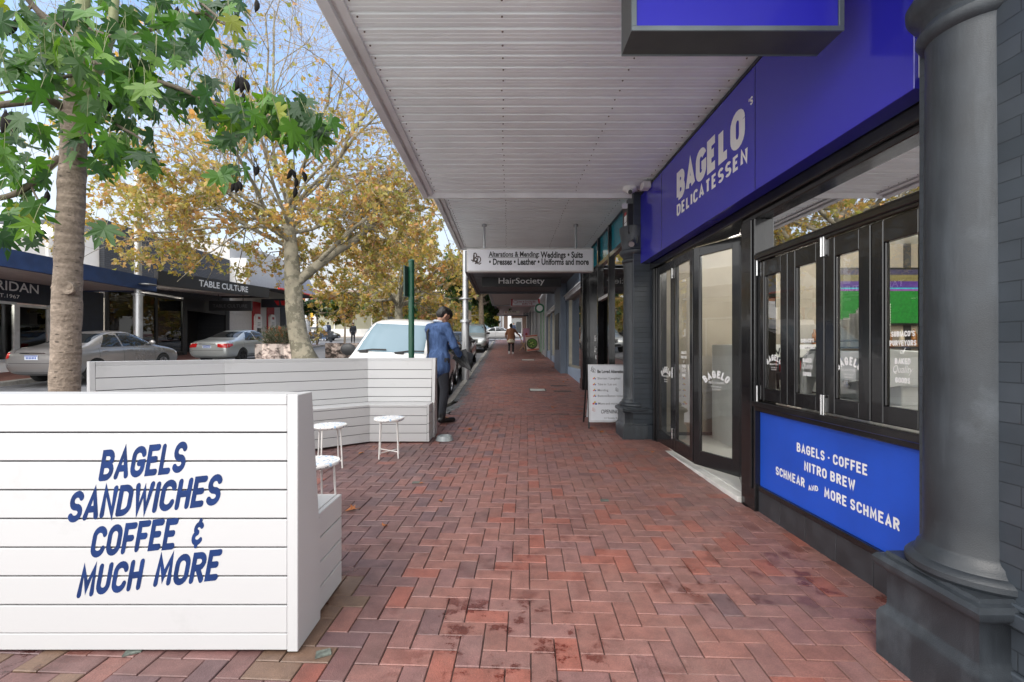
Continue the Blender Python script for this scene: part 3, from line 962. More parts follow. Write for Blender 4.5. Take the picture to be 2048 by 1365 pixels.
l.new(tc.outputs['Object'], mp.inputs[0]); l.new(mp.outputs[0], vo.inputs['Vector'])
cr = n.new("ShaderNodeMath"); cr.operation = 'GREATER_THAN'; cr.inputs[1].default_value = .24
mx = n.new("ShaderNodeMix"); mx.data_type = 'RGBA'; mx.inputs[6].default_value = (.03, .03, .03, 1); mx.inputs[7].default_value = (.6, .6, .57, 1)
l.new(vo.outputs['Distance'], cr.inputs[0]); l.new(cr.outputs[0], mx.inputs[0]); l.new(mx.outputs[2], b.inputs['Base Color']); b.inputs['Roughness'].default_value = .35
c = MB(); c.bx(2.2, 7.3, 1.0, 7.0, .03, .06)
c.build('interior_floor', m_hex, shop)
m_lamp = pm('lamp_glow', (1, .9, .75), .5, var=0, emit=9)
for x in (2.75, 3.7, 4.7):
    for y in (2.4, 3.7, 5.0, 6.2):
        c = MB(); c.lathe([(0.001, 2.944), (.045, 2.944), (.05, 2.949)], (x, y, 0), 12); c.build('downlight', m_lamp, shop)
for x in (2.9, 4.2, 5.6):
    for y in (2.3, 4.1, 5.9):
        ld = bpy.data.lights.new('downlight_glow', 'POINT'); ld.energy = 12; ld.color = (1, .95, .88); ld.shadow_soft_size = .08
        lo = bpy.data.objects.new('downlight_glow', ld); COL.objects.link(lo); lo.location = (x, y, 2.85); lo.parent = shop; lo.matrix_parent_inverse = wmat(shop).inverted()
# serving counter
ct = empty('serving_counter', (3.3, 3.8, .06), 'white boarded counter behind the deli window', 'counter')
c = MB()
for i in range(6):
    z = .06 + i * .115
    c.bx(3.02, 3.07, 2.1, 4.95, z + .003, z + .112)
c.bx(3.07, 3.6, 2.12, 4.93, .06, .75)
c.build('cladding', m_intw, ct, bevel=.003)
c = MB(); c.bx(2.98, 3.65, 2.06, 4.99, .75, .785)
c.build('worktop', pm('worktop_stone', (.66, .66, .64), .3), ct, bevel=.004)
# coffee machine
cm = empty('coffee_machine', (3.25, 4.25, .785), 'white espresso machine with curved side panels on the counter', 'coffee machine')
c = MB()
poly = [(3.04, .79), (3.12, .79), (3.09, .9), (3.12, 1.02), (3.24, 1.05), (3.56, 1.05), (3.6, 1.33), (3.1, 1.36), (3.02, 1.28), (2.99, 1.08), (2.98, .9)]
for ya_, yb_ in ((3.82, 3.87), (4.68, 4.73)): c.prism(poly, lambda u, v, t: (u, t, v), ya_, yb_)
c.bx(3.03, 3.58, 3.87, 4.68, 1.08, 1.34); c.bx(3.06, 3.5, 3.87, 4.68, .79, .88); c.bx(3.30, 3.5, 3.87, 4.68, .88, 1.08)
c.build('body', pm('machine_white', (.7, .72, .72), .22, var=.03, coat=.3), cm, bevel=.012, seg=2)
c = MB(); c.bx(3.05, 3.6, 3.82, 4.73, 1.362, 1.375); c.tube([(3.04, 3.82, 1.43), (3.04, 4.73, 1.43)], .008, 8)
c.build('cup_rail', m_blackm, cm)
c = MB()
for y in (4.0, 4.27, 4.54): c.lathe([(.035, 1.08), (.035, 1.03), (.03, 1.0), (.001, 1.0)], (3.14, y, 0), 12)
c.build('group_head', m_steel, cm, smooth=40)
for i, (x, y, k) in enumerate([(3.12, 3.92, 11), (3.24, 3.97, 13), (3.12, 4.04, 12), (3.26, 4.1, 13), (3.14, 4.17, 10), (3.26, 4.25, 12), (3.13, 4.31, 8), (3.25, 4.4, 9)]):
    c = MB()
    for q in range(k):
        z = 1.376 + q * .022
        c.lathe([(.03, z), (.042, z + .09), (.0445, z + .092), (.0445, z + .1), (.04, z + .1)], (x, y, 0), 14)
    c.lathe([(.033, 1.378), (.001, 1.378)], (x, y, 0), 10)
    o = c.build('cup_stack', pm('paper_cup', (.68, .66, .62), .6), None, smooth=40)
    tag(o, 'stack of white paper cups on top of the espresso machine', 'cups', 'cup stacks on the espresso machine')
# grinder, menu boards and a bottle shelf
gr = empty('coffee_grinder', (3.3, 3.4, .785), 'black coffee grinder with a clear hopper beside the espresso machine', 'grinder')
c = MB(); c.bx(3.16, 3.4, 3.3, 3.5, .785, 1.2); c.bx(3.1, 3.2, 3.36, 3.44, .98, 1.02); c.build('body', m_blackm, gr, bevel=.02, seg=2)
c = MB(); c.lathe([(.05, 1.2), (.1, 1.32), (.1, 1.45), (.001, 1.45)], (3.28, 3.4, 0), 16); c.build('hopper', pm('beans', (.09, .05, .03), .3, var=.5, scale=60), gr, smooth=40)
for k, yk in enumerate((2.6, 4.0, 5.4)):
    mb_ = empty('menu_board', (7.2, yk, 2.0), ('menu board on the rear wall, nearest the window end', 'middle menu board on the rear wall of the deli', 'menu board on the rear wall, nearest the television')[k], 'menu board')
    c = MB(); c.bx(7.25, 7.29, yk - .5, yk + .5, 1.75, 2.55); c.build('panel', m_blackm, mb_)
    c = MB(); rq = random.Random(k)
    for q in range(7): c.bx(7.245, 7.25, yk - .4, yk - .4 + rq.uniform(.35, .8), 1.84 + q * .09, 1.865 + q * .09)
    c.build('menu_lines', m_white, mb_)
sh_ = empty('wall_shelf', (5.0, 6.9, 1.4), 'timber shelf under the television with bottles and jars on it', 'shelf')
c = MB(); c.bx(4.5, 6.6, 6.72, 6.99, 1.40, 1.43); c.bx(4.5, 6.6, 6.72, 6.99, 1.05, 1.08); c.build('board', pm('shelf_oak', (.3, .18, .09), .5), sh_)
for k in range(22):
    zq, xq = (1.43, 1.08)[k % 2], 4.56 + k * .092
    c = MB(); c.lathe([(.034, zq), (.036, zq + .01), (.036, zq + .15), (.014, zq + .19), (.014, zq + .22), (.001, zq + .22)], (xq, 6.85, 0), 12)
    tag(c.build('bottle', pm('bottle_%d' % (k % 4), [(.3, .12, .03), (.05, .16, .06), (.5, .45, .35), (.35, .05, .03)][k % 4], .2), None, smooth=40), '%s bottle on the timber shelf under the television' % ('amber', 'green', 'cream', 'red')[k % 4], 'bottle', '%s bottles on the timber shelf' % ('amber', 'green', 'cream', 'red')[k % 4])
# television with a football match
tv = empty('television', (5.55, 6.95, 1.8), 'wall television showing a green football pitch and a purple crowd', 'television')
c = MB(); c.bx(4.9, 6.2, 6.94, 6.99, 1.72, 2.58)
c.build('case', m_blackm, tv)
m_screen, n, l, b = nodes_of('screen_picture')
tc = n.new("ShaderNodeTexCoord"); sp_ = n.new("ShaderNodeSeparateXYZ"); l.new(tc.outputs['Generated'], sp_.inputs[0])
rp = n.new("ShaderNodeValToRGB"); rp.color_ramp.interpolation = 'CONSTANT'
e = rp.color_ramp.elements
e[0].position = 0; e[0].color = (.01, .19, .02, 1); e[1].position = .60; e[1].color = (.25, .03, .3, 1)
for pos, col_ in ((.635, (.02, .5, .5)), (.66, (.09, .03, .22)), (.78, (.2, .16, .05)), (.9, (.05, .04, .08))):
    q = e.new(pos); q.color = (*col_, 1)
l.new(sp_.outputs['Z'], rp.inputs[0])
ns = n.new("ShaderNodeTexNoise"); ns.inputs['Scale'].default_value = 28; ns.inputs['Detail'].default_value = 6; l.new(tc.outputs['Object'], ns.inputs['Vector'])
mx = n.new("ShaderNodeMix"); mx.data_type = 'RGBA'; mx.blend_type = 'MULTIPLY'; mx.inputs[0].default_value = .8
l.new(rp.outputs[0], mx.inputs[6]); l.new(ns.outputs['Fac'], mx.inputs[7])
b.inputs['Base Color'].default_value = (.01, .01, .01, 1); l.new(mx.outputs[2], b.inputs['Emission Color']); b.inputs['Emission Strength'].default_value = .75
c = MB(); c.add([(4.93, 6.936, 1.75), (6.17, 6.936, 1.75), (6.17, 6.936, 2.55), (4.93, 6.936, 2.55), (4.93, 6.939, 1.75), (6.17, 6.939, 1.75), (6.17, 6.939, 2.55), (4.93, 6.939, 2.55)], [(0, 1, 2, 3), (7, 6, 5, 4), (0, 4, 5, 1), (1, 5, 6, 2), (2, 6, 7, 3), (3, 7, 4, 0)])
c.build('screen', m_screen, tv)
# drinks fridge
fr = empty('drinks_fridge', (3.55, 6.45, .06), 'white sided drinks fridge with red cans inside the deli door', 'fridge')
c = MB(); c.bx(3.0, 3.06, 6.05, 6.75, .06, 1.42); c.bx(4.1, 4.16, 6.05, 6.75, .06, 1.42); c.bx(3.06, 4.1, 6.7, 6.75, .06, 1.42); c.bx(3.06, 4.1, 6.05, 6.7, .06, .2); c.bx(3.06, 4.1, 6.05, 6.7, 1.25, 1.42)
c.build('cabinet', m_intw, fr, bevel=.004)
c = MB()
for z in (.5, .78, 1.04): c.bx(3.06, 4.1, 6.1, 6.7, z, z + .015)
c.bx(3.06, 4.1, 6.69, 6.698, .2, 1.25)
c.build('shelf', m_blackm, fr)
c = MB(); put_font(c, 'DRINKS', (3.5, 6.048, 1.29), UX, UZ, NY, .12, offset=.02, shear=.2)
c.build('lettering', m_blackm, fr)
for zi, cc in ((.215, (.02, .15, .45)), (.52, (.6, .3, .12)), (.8, (.65, .62, .55)), (1.06, (.55, .02, .02))):
    for k in range(9):
        c = MB(); c.lathe([(.026, zi), (.032, zi + .008), (.032, zi + .14), (.024, zi + .15), (.001, zi + .15)], (3.14 + k * .11, 6.2, 0), 10)
        o = c.build('drink_can', pm('can_%d' % int(zi * 100), cc, .3, var=.3, scale=30), None, smooth=40)
        tag(o, {.215: 'blue', .52: 'orange', .8: 'pale', 1.06: 'red'}[zi] + ' drink can in a row on a fridge shelf', 'can', {.215: 'blue cans on the fridge bottom', .52: 'orange cans in the fridge', .8: 'pale cans in the fridge', 1.06: 'red cans on the top fridge shelf'}[zi])
# ------------------------------------------------------------------ white seating benches
m_bench, n, l, b = nodes_of('bench_white')
tc = n.new("ShaderNodeTexCoord")
n1 = n.new("ShaderNodeTexNoise"); n1.inputs['Scale'].default_value = 2.5; n1.inputs['Detail'].default_value = 8; n1.inputs['Roughness'].default_value = .7
n2 = n.new("ShaderNodeTexNoise"); n2.inputs['Scale'].default_value = 30
mp = n.new("ShaderNodeMapping"); mp.inputs['Scale'].default_value = (1, 1, 14)
l.new(tc.outputs['Object'], n1.inputs['Vector']); l.new(tc.outputs['Object'], mp.inputs[0]); l.new(mp.outputs[0], n2.inputs['Vector'])
r1 = n.new("ShaderNodeMapRange"); r1.inputs['From Min'].default_value = .58; r1.inputs['From Max'].default_value = .85; r1.inputs['To Max'].default_value = .4
l.new(n1.outputs['Fac'], r1.inputs['Value'])
mx = n.new("ShaderNodeMix"); mx.data_type = 'RGBA'; mx.inputs[6].default_value = (.45, .45, .455, 1); mx.inputs[7].default_value = (.27, .265, .255, 1)
l.new(r1.outputs[0], mx.inputs[0]); l.new(mx.outputs[2], b.inputs['Base Color'])
b.inputs['Roughness'].default_value = .45
bp = n.new("ShaderNodeBump"); bp.inputs['Strength'].default_value = .08; bp.inputs['Distance'].default_value = .003
l.new(n2.outputs['Fac'], bp.inputs['Height']); l.new(bp.outputs[0], b.inputs['Normal'])
m_gap = pm('board_gap', (.05, .05, .055), .8)
m_navy = pm('navy_paint', (.008, .026, .105), .6, var=.25, scale=14, spec=.2)

def bench_profile(parent, path, fl, h=1.15, seat=.52, depth=.60, ends=(True, True), lettering=None):
    """boarded bench along path (points of the BACK line, open side to the right of travel); every run gets
    back boards on both faces, a top cap, a seat and a boarded seat front"""
    P_ = [Vector((x, y, 0)) for x, y in path]
    n_ = len(P_)
    dirs = [(P_[i + 1] - P_[i]).normalized() for i in range(n_ - 1)]
    nor = [Vector((d.y, -d.x, 0)) for d in dirs]
    def offs(dist):
        out = []
        for i in range(n_):
            if i == 0: out.append(P_[0] + nor[0] * dist)
            elif i == n_ - 1: out.append(P_[-1] + nor[-1] * dist)
            else:
                m = (nor[i - 1] + nor[i]).normalized()
                out.append(P_[i] + m * (dist / m.dot(nor[i])))
        return out
    nb_ = 8
    bh = (h - .05 - .075) / nb_
    back_b, cap_b, seat_b, front_b, core = MB(), MB(), MB(), MB(), MB()
    def slab(mb, da, db, za, zb, da2=None, db2=None):
        A, B = offs(da), offs(db)
        A2, B2 = offs(da if da2 is None else da2), offs(db if db2 is None else db2)
        for i in range(n_ - 1):
            f0, f1 = fl(P_[i].y), fl(P_[i + 1].y)
            f0 = f1 = min(f0, f1) if False else (f0 + f1) / 2
            v = [A[i] + UZ * (f0 + za), A[i + 1] + UZ * (f1 + za), B[i + 1] + UZ * (f1 + za), B[i] + UZ * (f0 + za),
                 A2[i] + UZ * (f0 + zb), A2[i + 1] + UZ * (f1 + zb), B2[i + 1] + UZ * (f1 + zb), B2[i] + UZ * (f0 + zb)]
            mb.add(v, [(0, 3, 2, 1), (4, 5, 6, 7), (0, 1, 5, 4), (2, 3, 7, 6), (1, 2, 6, 5), (3, 0, 4, 7)])
    g = .0075
    # the back leans: .145 thick at the top, .25 at the seat
    def th(z): return .145 + max(0, (h - z)) / (h - seat) * .105
    z0 = 0.012
    slab(back_b, 0, .022, z0, z0 + .072)
    for k in range(nb_):
        za = .084 + k * bh + g / 2; zb = za + bh - g
        slab(back_b, 0, .022, za, zb)
        if za > seat - .02 or zb > seat + .01:
            zs = max(za, seat + .004)
            slab(back_b, th(zs) - .022, th(zs), zs, zb, th(zb) - .022, th(zb))
    slab(core, .016, .12, .02, h - .052); slab(core, .12, th(seat) - .012, .02, seat + .2, None, th(seat + .2) - .012)
    slab(core, .06, th(seat + .2) - .012, seat + .2, h - .06, None, th(h) - .012)
    slab(cap_b, -.004, .149, h - .045, h)
    # seat: one broad board with a lifting lid line
    slab(seat_b, .23, depth - .014, seat - .03, seat)
    slab(seat_b, depth - .010, depth + .004, seat - .03, seat)
    nf = 4; fh = (seat - .032 - .014) / nf
    for k in range(nf):
        slab(front_b, depth - .03, depth, .014 + k * fh + g / 2, .014 + (k + 1) * fh - g / 2)
    slab(core, .24, depth - .012, .02, seat - .034)
    for idx, on in ((0, ends[0]), (n_ - 1, ends[1])):
        if not on: continue
        end_b = MB()
        di = dirs[0] if idx == 0 else dirs[-1]
        s_ = -1 if idx == 0 else 1
        nn = nor[0] if idx == 0 else nor[-1]
        f = (fl(P_[0].y) + fl(P_[1].y)) / 2 if idx == 0 else (fl(P_[-2].y) + fl(P_[-1].y)) / 2
        base = P_[idx]
        def fn(u, v, t): return base + nn * u + di * (s_ * t) + UZ * (f + v)
        post = [(-.004, .006), (.25, .006), (.25, seat - .006), (.232, seat - .002), (.149, h), (-.004, h)]
        end_b.prism(post, fn, .002, .05)
        fh2 = (seat - .015) / 4
        for k in range(4):
            za, zb = .014 + k * fh2 + g / 2, .014 + (k + 1) * fh2 - g / 2
            x0 = .255
            if k == 3:
                end_b.prism([(x0, za), (depth + .004, za), (depth + .004, seat), (x0 + .0, seat)], fn, .004, .03)
            else:
                end_b.prism([(x0, za), (depth + .004, za), (depth + .004, zb), (x0, zb)], fn, .004, .03)
        core.prism([(.2, .02), (depth - .01, .02), (depth - .01, seat - .03), (.2, seat - .03)], fn, -.02, .01)
        end_b.build('end_panel', m_bench, parent, bevel=.003)
    core.build('inner_frame', m_gap, parent)
    bb = back_b.build('backrest', m_bench, parent, bevel=.0025)
    cap_b.build('top_rail', m_bench, parent, bevel=.003)
    seat_b.build('seat', m_bench, parent, bevel=.003)
    front_b.build('seat_front', m_bench, parent, bevel=.0025)
    return bb

b1 = empty('seating_bench', (-2.0, 2.4, 0), 'white boarded bench in the foreground with navy brush lettering on its back', 'bench')
# the near bench has its back to the camera: travel from right to left puts the seat on the far side
bb = bench_profile(b1, [(-.976, 2.065), (-3.35, 2.065)], lambda y: 0.0)
c = MB()
rl = random.Random(5)
def brush(s, xa, xb, ya, yb, za, zb, h):
    """words painted on the boards from pixel xa..xb, rising a little"""
    d = 2.0648
    A, B = Vector(((xa - VX) * d / F_PX, d, CAM_Z - (za - HY) * d / F_PX)), Vector(((xb - VX) * d / F_PX, d, CAM_Z - (zb - HY) * d / F_PX))
    u = (B - A).normalized(); v = Vector((-u.z, 0, u.x)); v = Vector((0.0, 0, 1.0)) * .98 + v * .02
    sz = h * d / F_PX
    put_strokes(c, s, A, u, v.normalized(), NY, sz, align='L', width=(B - A).length - sz * .26, weight=.215, track=.07, shear=.28, wide=.92, jitter=.02, rnd=rl, lift=.0003)
brush('BAGELS', 196, 388, 0, 0, 964, 944, 62)
brush('SANDWICHES', 132, 458, 0, 0, 1046, 1008, 62)
brush('COFFEE', 178, 368, 0, 0, 1116, 1096, 62)
brush('&', 380, 420, 0, 0, 1094, 1090, 52)
brush('MUCH', 152, 300, 0, 0, 1197, 1176, 62)
brush('MORE', 305, 455, 0, 0, 1176, 1160, 62)
c.build('lettering', m_navy, bb)

b2 = empty('seating_bench', (-2.6, 6.2, gz(6.5)), 'long angled white boarded bench wrapping the far side of the stools', 'bench')
bench_profile(b2, [(-4.31, 4.84), (-3.52, 5.72), (-2.08, 6.93), (-1.08, 6.93)], lambda y: gz(6.6) - .01)

# ------------------------------------------------------------------ terrazzo stools
m_terr, n, l, b = nodes_of('terrazzo')
tc = n.new("ShaderNodeTexCoord")
col = None
def chips(scale, th, c_, prev, seed):
    mp = n.new("ShaderNodeMapping"); mp.inputs['Location'].default_value = (seed, seed * 2, 0); l.new(tc.outputs['Object'], mp.inputs[0])
    v = n.new("ShaderNodeTexVoronoi"); v.inputs['Scale'].default_value = scale; l.new(mp.outputs[0], v.inputs['Vector'])
    s_ = n.new("ShaderNodeSeparateXYZ"); l.new(v.outputs['Color'], s_.inputs[0])
    g1 = n.new("ShaderNodeMath"); g1.operation = 'GREATER_THAN'; g1.inputs[1].default_value = th; l.new(s_.outputs['X'], g1.inputs[0])
    g2 = n.new("ShaderNodeMath"); g2.operation = 'LESS_THAN'; g2.inputs[1].default_value = .42; l.new(v.outputs['Distance'], g2.inputs[0])
    a = n.new("ShaderNodeMath"); a.operation = 'MULTIPLY'; l.new(g1.outputs[0], a.inputs[0]); l.new(g2.outputs[0], a.inputs[1])
    m_ = n.new("ShaderNodeMix"); m_.data_type = 'RGBA'; m_.inputs[7].default_value = (*c_, 1)
    l.new(a.outputs[0], m_.inputs[0])
    if prev is None: m_.inputs[6].default_value = (.76, .76, .75, 1)
    else: l.new(prev, m_.inputs[6])
    return m_.outputs[2]
col = chips(32, .72, (.34, .52, .72), None, 1)
col = chips(48, .8, (.10, .2, .42), col, 4)
col = chips(75, .86, (.03, .04, .07), col, 9)
l.new(col, b.inputs['Base Color']); b.inputs['Roughness'].default_value = .3
m_wmetal = pm('white_metal', (.66, .65, .63), .4, var=.06)
def make_stool():
    t = empty('stool', (0, 0, 0), 'stool', 'stool')
    c = MB(); c.lathe([(.16, .448), (.176, .450), (.18, .455), (.18, .474), (.177, .478), (.001, .478)], (0, 0, 0), 40)
    c.build('seat', m_terr, t, smooth=40)
    for k in range(4):
        a = R(45 + 90 * k)
        c = MB(); c.tube([(.135 * math.cos(a), .135 * math.sin(a), .448), (.158 * math.cos(a), .158 * math.sin(a), 0)], .0085, 8)
        c.build('leg', m_wmetal, t, smooth=40)
    c = MB()
    q = .153
    c.tube([(q * .707, q * .707, .07), (-q * .707, -q * .707, .07)], .006, 8); c.tube([(q * .707, -q * .707, .078), (-q * .707, q * .707, .078)], .006, 8)
    c.tube([(.15 * math.cos(R(a)), .15 * math.sin(R(a)), .442) for a in range(0, 361, 15)], .006, 6)
    c.build('cross_brace', m_wmetal, t, smooth=40)
    return t
st = make_stool()
spots = [((778, 925), 5.62, 12, 'white terrazzo stool standing alone in front of the far bench corner'), ((660, 945), 5.18, 30, 'terrazzo stool in the middle of the three, its legs seen past the near bench'), ((632, 990), 3.62, 50, 'terrazzo stool closest to the camera, half hidden behind the near bench')]
for i, ((px, py), d, a, lab) in enumerate(spots):
    o = st if i == 0 else copy_tree(st)
    o.location = ((px - VX) * d / F_PX, d, gz(d)); o.rotation_euler = (0, 0, R(a)); o['label'] = lab; o['group'] = 'terrazzo stools'

# dog bowl
c = MB()
c.lathe([(.125, 0), (.118, .02), (.1, .06), (.098, .064), (.088, .064), (.082, .03), (.001, .022)], (0, 0, 0), 32)
o = c.build('dog_bowl', pm('bowl_grey', (.22, .24, .25), .3, var=.1), None, smooth=40)
o.location = (-.86, 6.48, gz(6.5) + .004)
tag(o, 'grey dog bowl on the bricks beside the bench end', 'bowl')

# ------------------------------------------------------------------ green sign post
sp_ = empty('sign_post', (-1.52, 7.33, gz(7.3)), 'dark green round post with a narrow sign plate seen edge on behind the bench', 'sign post')
m_green = pm('post_green', (.008, .065, .035), .35, var=.12)
c = MB(); c.tube([(-1.49, 7.3, gz(7.3) - .1), (-1.49, 7.3, 2.74)], .046, 18); c.lathe([(.05, 2.735), (.05, 2.755), (.03, 2.77), (.001, 2.775)], (-1.49, 7.3, 0), 18)
c.build('post', m_green, sp_, smooth=40)
c = MB(); c.box((-1.545, 7.33, 2.42), (.03, .30, .48), 0, (0, 0, R(-14)))
c.build('sign_plate', pm('plate_green', (.02, .045, .035), .5), sp_, bevel=.003)
c = MB()
for z in (2.24, 2.6): c.tube([(-1.49, 7.3, z - .012), (-1.49, 7.3, z + .012)], .052, 18)
c.build('bracket', m_green, sp_)

# ------------------------------------------------------------------ A-frame of the tailor
m_board = pm('board_white', (.66, .68, .72), .35, var=.03, rvar=.05)
m_ink = pm('ink_black', (.02, .02, .022), .5)
m_inkg = pm('ink_grey', (.13, .13, .14), .5)
m_rose = pm('ink_rose', (.55, .25, .22), .5)
af = empty('sandwich_board', (1.62, 7.35, gz(7.3)), 'white sandwich board listing alteration services beside the column', 'sandwich board')
y0, lean = 7.24, .10
gy = gz(7.24)
def ab(x, z, off=0.0): return Vector((1.30 + x, y0 + lean * (z / 1.0) - off, gy + z))
uA, vA = UX, (ab(0, 1) - ab(0, 0)).normalized(); nA = vA.cross(uA) * -1
nA = Vector((0, -vA.z, vA.y))
c = MB(); c.prism([(0, .11), (.64, .11), (.64, 1.0), (0, 1.0)], lambda u, v, t: ab(u, v) + nA * t, -.012, 0)
c.build('panel', m_board, af)
c = MB()
for (x0, x1, z0, z1) in ((-.012, .012, .0, 1.01), (.628, .652, .0, 1.01)):
    c.prism([(x0, z0), (x1, z0), (x1, z1), (x0, z1)], lambda u, v, t: ab(u, v) + nA * t, -.03, -.012)
for (x0, x1, z0, z1) in ((.0, .64, .1, .13), (0, .64, .985, 1.0), (0, .022, .13, .985), (.618, .64, .13, .985)):
    c.prism([(x0, z0), (x1, z0), (x1, z1), (x0, z1)], lambda u, v, t: ab(u, v) + nA * t, 0, .004, 1)
for x in (-.002, .64):
    c.beam(ab(x, 1.0, -.05), (1.30 + x, y0 + .52, gz(y0 + .5)), .024, .02)
c.beam((1.30, y0 + .46, gy + .13), (1.94, y0 + .46, gy + .13), .02, .02)
c.build('frame', [m_blackm, pm('frame_alu', (.55, .55, .57), .35, metal=.6)], af)
c = MB(); c.prism([(0.03, .12), (.61, .12), (.61, .97), (.03, .97)], lambda u, v, t: Vector((1.30 + u, y0 + .47 - .36 * v + t, gy + v)), -.006, .006)
c.build('rear_panel', m_board, af)
c = MB()
def at_(x, z): return ab(x, z)
put_font(c, 'Be Loved Alterations', at_(.145, .865), uA, vA, nA, .072, width=.45, align='L', offset=.028)
for s, x, z, w_, h_ in (('Shorten / Lengthen', .145, .765, .36, .05), ('Take in / Let out', .145, .672, .30, .05), ('Mending', .145, .58, .165, .05), ('Buttons/Button holes', .145, .492, .39, .048), ('More and more...', .15, .372, .33, .05), ('117 Rokeby Rd', .24, .15, .215, .042)):
    put_font(c, s, at_(x, z), uA, vA, nA, h_, width=w_, align='L', mi=1, offset=.003)
put_font(c, 'OPENING HOURS', at_(.19, .235), uA, vA, nA, .085, width=.52, align='L', shear=.2, offset=.008)
for z, k in ((.78, 1), (.687, 1), (.595, 1), (.507, 1), (.392, 1.5)):
    for (dx, dz, mi) in ((0, .012, 4), (-.014, -.004, 2), (.012, -.006, 3)):
        q = .013 * k
        c.add([at_(.095 + dx * k + q * math.cos(a), z + dz * k + q * .8 * math.sin(a)) + nA * (.0015 + mi * .0003) for a in [R(60 * t) for t in range(6)]], [(0, 1, 2, 3, 4, 5)], mi)
def monogram(mb, at__, s, mi, u, v, n_, w=.05):
    """sketchy B and L under a sweeping line"""
    for pts in ([(-.1, .1)] + ARC(.12, .62, .16, .36, 200, 10, 8) + ARC(.12, .28, .2, .2, 90, -80, 8), [(.0, .95), (.06, .2)], [(-.25, .28), (.1, .14), (.35, .32)], ARC(.42, .34, .24, .3, 110, -70, 8) + [(.2, .0), (.55, -.12), (.68, -.02)], [(.42, .62), (.3, .02), (.14, -.06)]):
        vs, fs = stroke_poly(pts, w)
        mb.add([at__ + u * (a * s) + v * (b_ * s) + n_ * .0022 for a, b_ in vs], fs, mi)
monogram(c, at_(.055, .88), .085, 0, uA, vA, nA); monogram(c, at_(.43, .58), .06, 0, uA, vA, nA); monogram(c, at_(.06, .27), .06, 5, uA, vA, nA)
for k in range(14):
    a = R(360 * k / 14)
    r_ = .026
    pass
c.add([at_(.57 + .027 * math.cos(R(a)), .66 + .027 * math.sin(R(a))) + nA * .0016 for a in range(0, 360, 30)], [tuple(range(12))], 5)
c.build('lettering', [m_ink, m_inkg, pm('ink_red', (.6, .06, .05), .5), pm('ink_blue', (.03, .05, .35), .5), pm('ink_yellow', (.6, .42, .04), .5), m_rose], af)

# ------------------------------------------------------------------ ground covers, chips, leaves
def plate(name, px, py, w, d_, mats, label, cat, rim=.0):
    d = None
    y = 3.0
    while CAM_Z - gz(y) - (py - HY) * y / F_PX > 0: y += .01
    x = (px - VX) * y / F_PX
    c = MB(); c.bx(-w / 2, w / 2, -d_ / 2, d_ / 2, -.02, .003, 0)
    if rim:
        c.bx(-w / 2 + rim, w / 2 - rim, -d_ / 2 + rim, d_ / 2 - rim, -.01, .005, 1)
    o = c.build(name, mats, None)
    o.location = (x, y, gz(y) + .002); o.rotation_euler = (math.atan(GS * min(1, max(0, (y - 2.4) / 5.6))), 0, 0)
    return tag(o, label, cat)
m_iron = pm('cast_iron', (.045, .045, .045), .6, var=.3, bump=.5, bscale=150)
m_pale = pm('pale_concrete', (.42, .42, .39), .8, var=.12, bump=.4, bscale=160)
plate('pit_cover', 1075, 780.5, .42, .42, [m_iron, m_pale], 'pale concrete service pit cover in a dark frame set in the bricks', 'pit cover', .03)
plate('drain_grate', 1117, 772, .42, .16, [m_iron, m_iron], 'dark iron cover set in the bricks, farther one', 'drain cover', .015)
plate('drain_grate', 1125, 783, .42, .16, [m_iron, m_iron], 'dark iron cover set in the bricks, nearer one', 'drain cover', .015)
plate('service_cover', 1056, 720.5, .6, .5, [m_iron, m_pale], 'distant pale service cover in the pavement beyond the tailor', 'pit cover', .03)
m_slate = pm('slate_chip', (.10, .115, .10), .7, var=.5, scale=40, bump=.5)
def chip(px, py, s, rot, label):
    d = CAM_Z * F_PX / (py - HY)
    for _ in range(6): d = (CAM_Z - gz(d)) * F_PX / (py - HY)
    c = MB(); rr = random.Random(px)
    poly = [(-s * rr.uniform(.8, 1), -s * .6), (s * .9, -s * rr.uniform(.5, .7)), (s * rr.uniform(.8, 1.1), s * .55), (-s * .7, s * rr.uniform(.5, .8))]
    c.prism(poly, lambda u, v, t: (u, v, t), 0, .006)
    o = c.build('stone_chip', m_slate, None)
    o.location = ((px - VX) * d / F_PX, d, gz(d) + .0015); o.rotation_euler = (0, 0, R(rot))
    tag(o, label, 'stone chip', 'loose slate chips on the bricks')
chip(646, 1309, .037, 25, 'grey slate chip lying by the near bench corner')
chip(266, 1305, .036, 30, 'grey slate chip under the lettered bench back')
chip(832, 966, .042, 10, 'greenish slate chip in the open middle of the pavement')
chip(1208, 1002, .042, 5, 'olive slate chip nearest the deli side')

MAPLE = [(0, -.1), (.12, .05), (.5, .0), (.36, .22), (.62, .5), (.3, .5), (.26, .72), (0, 1.05), (-.26, .72), (-.3, .5), (-.62, .5), (-.36, .22), (-.5, 0), (-.12, .05)]
m_fall = leaf_mat('fallen_leaf', .1, .6)
rf = random.Random(21)
protos = []
for k in range(5):
    c = MB()
    c.col = rf.choice([(.42, .16, .035), (.36, .12, .03), (.5, .22, .05), (.3, .12, .05), (.45, .2, .07)])
    s = rf.uniform(.055, .075)
    vs = [(x * s, (y - .45) * s, (abs(x) ** 1.3) * s * rf.uniform(.3, .8) + .002 + .004 * rf.random()) for x, y in MAPLE]
    vs.append((0, 0, .004))
    c.add(vs, [(i, (i + 1) % 14, 14) for i in range(14)])
    c.tube([(0, -.5 * s, .003), (.05 * s, -.95 * s, .004)], .0012, 4)
    protos.append(c)
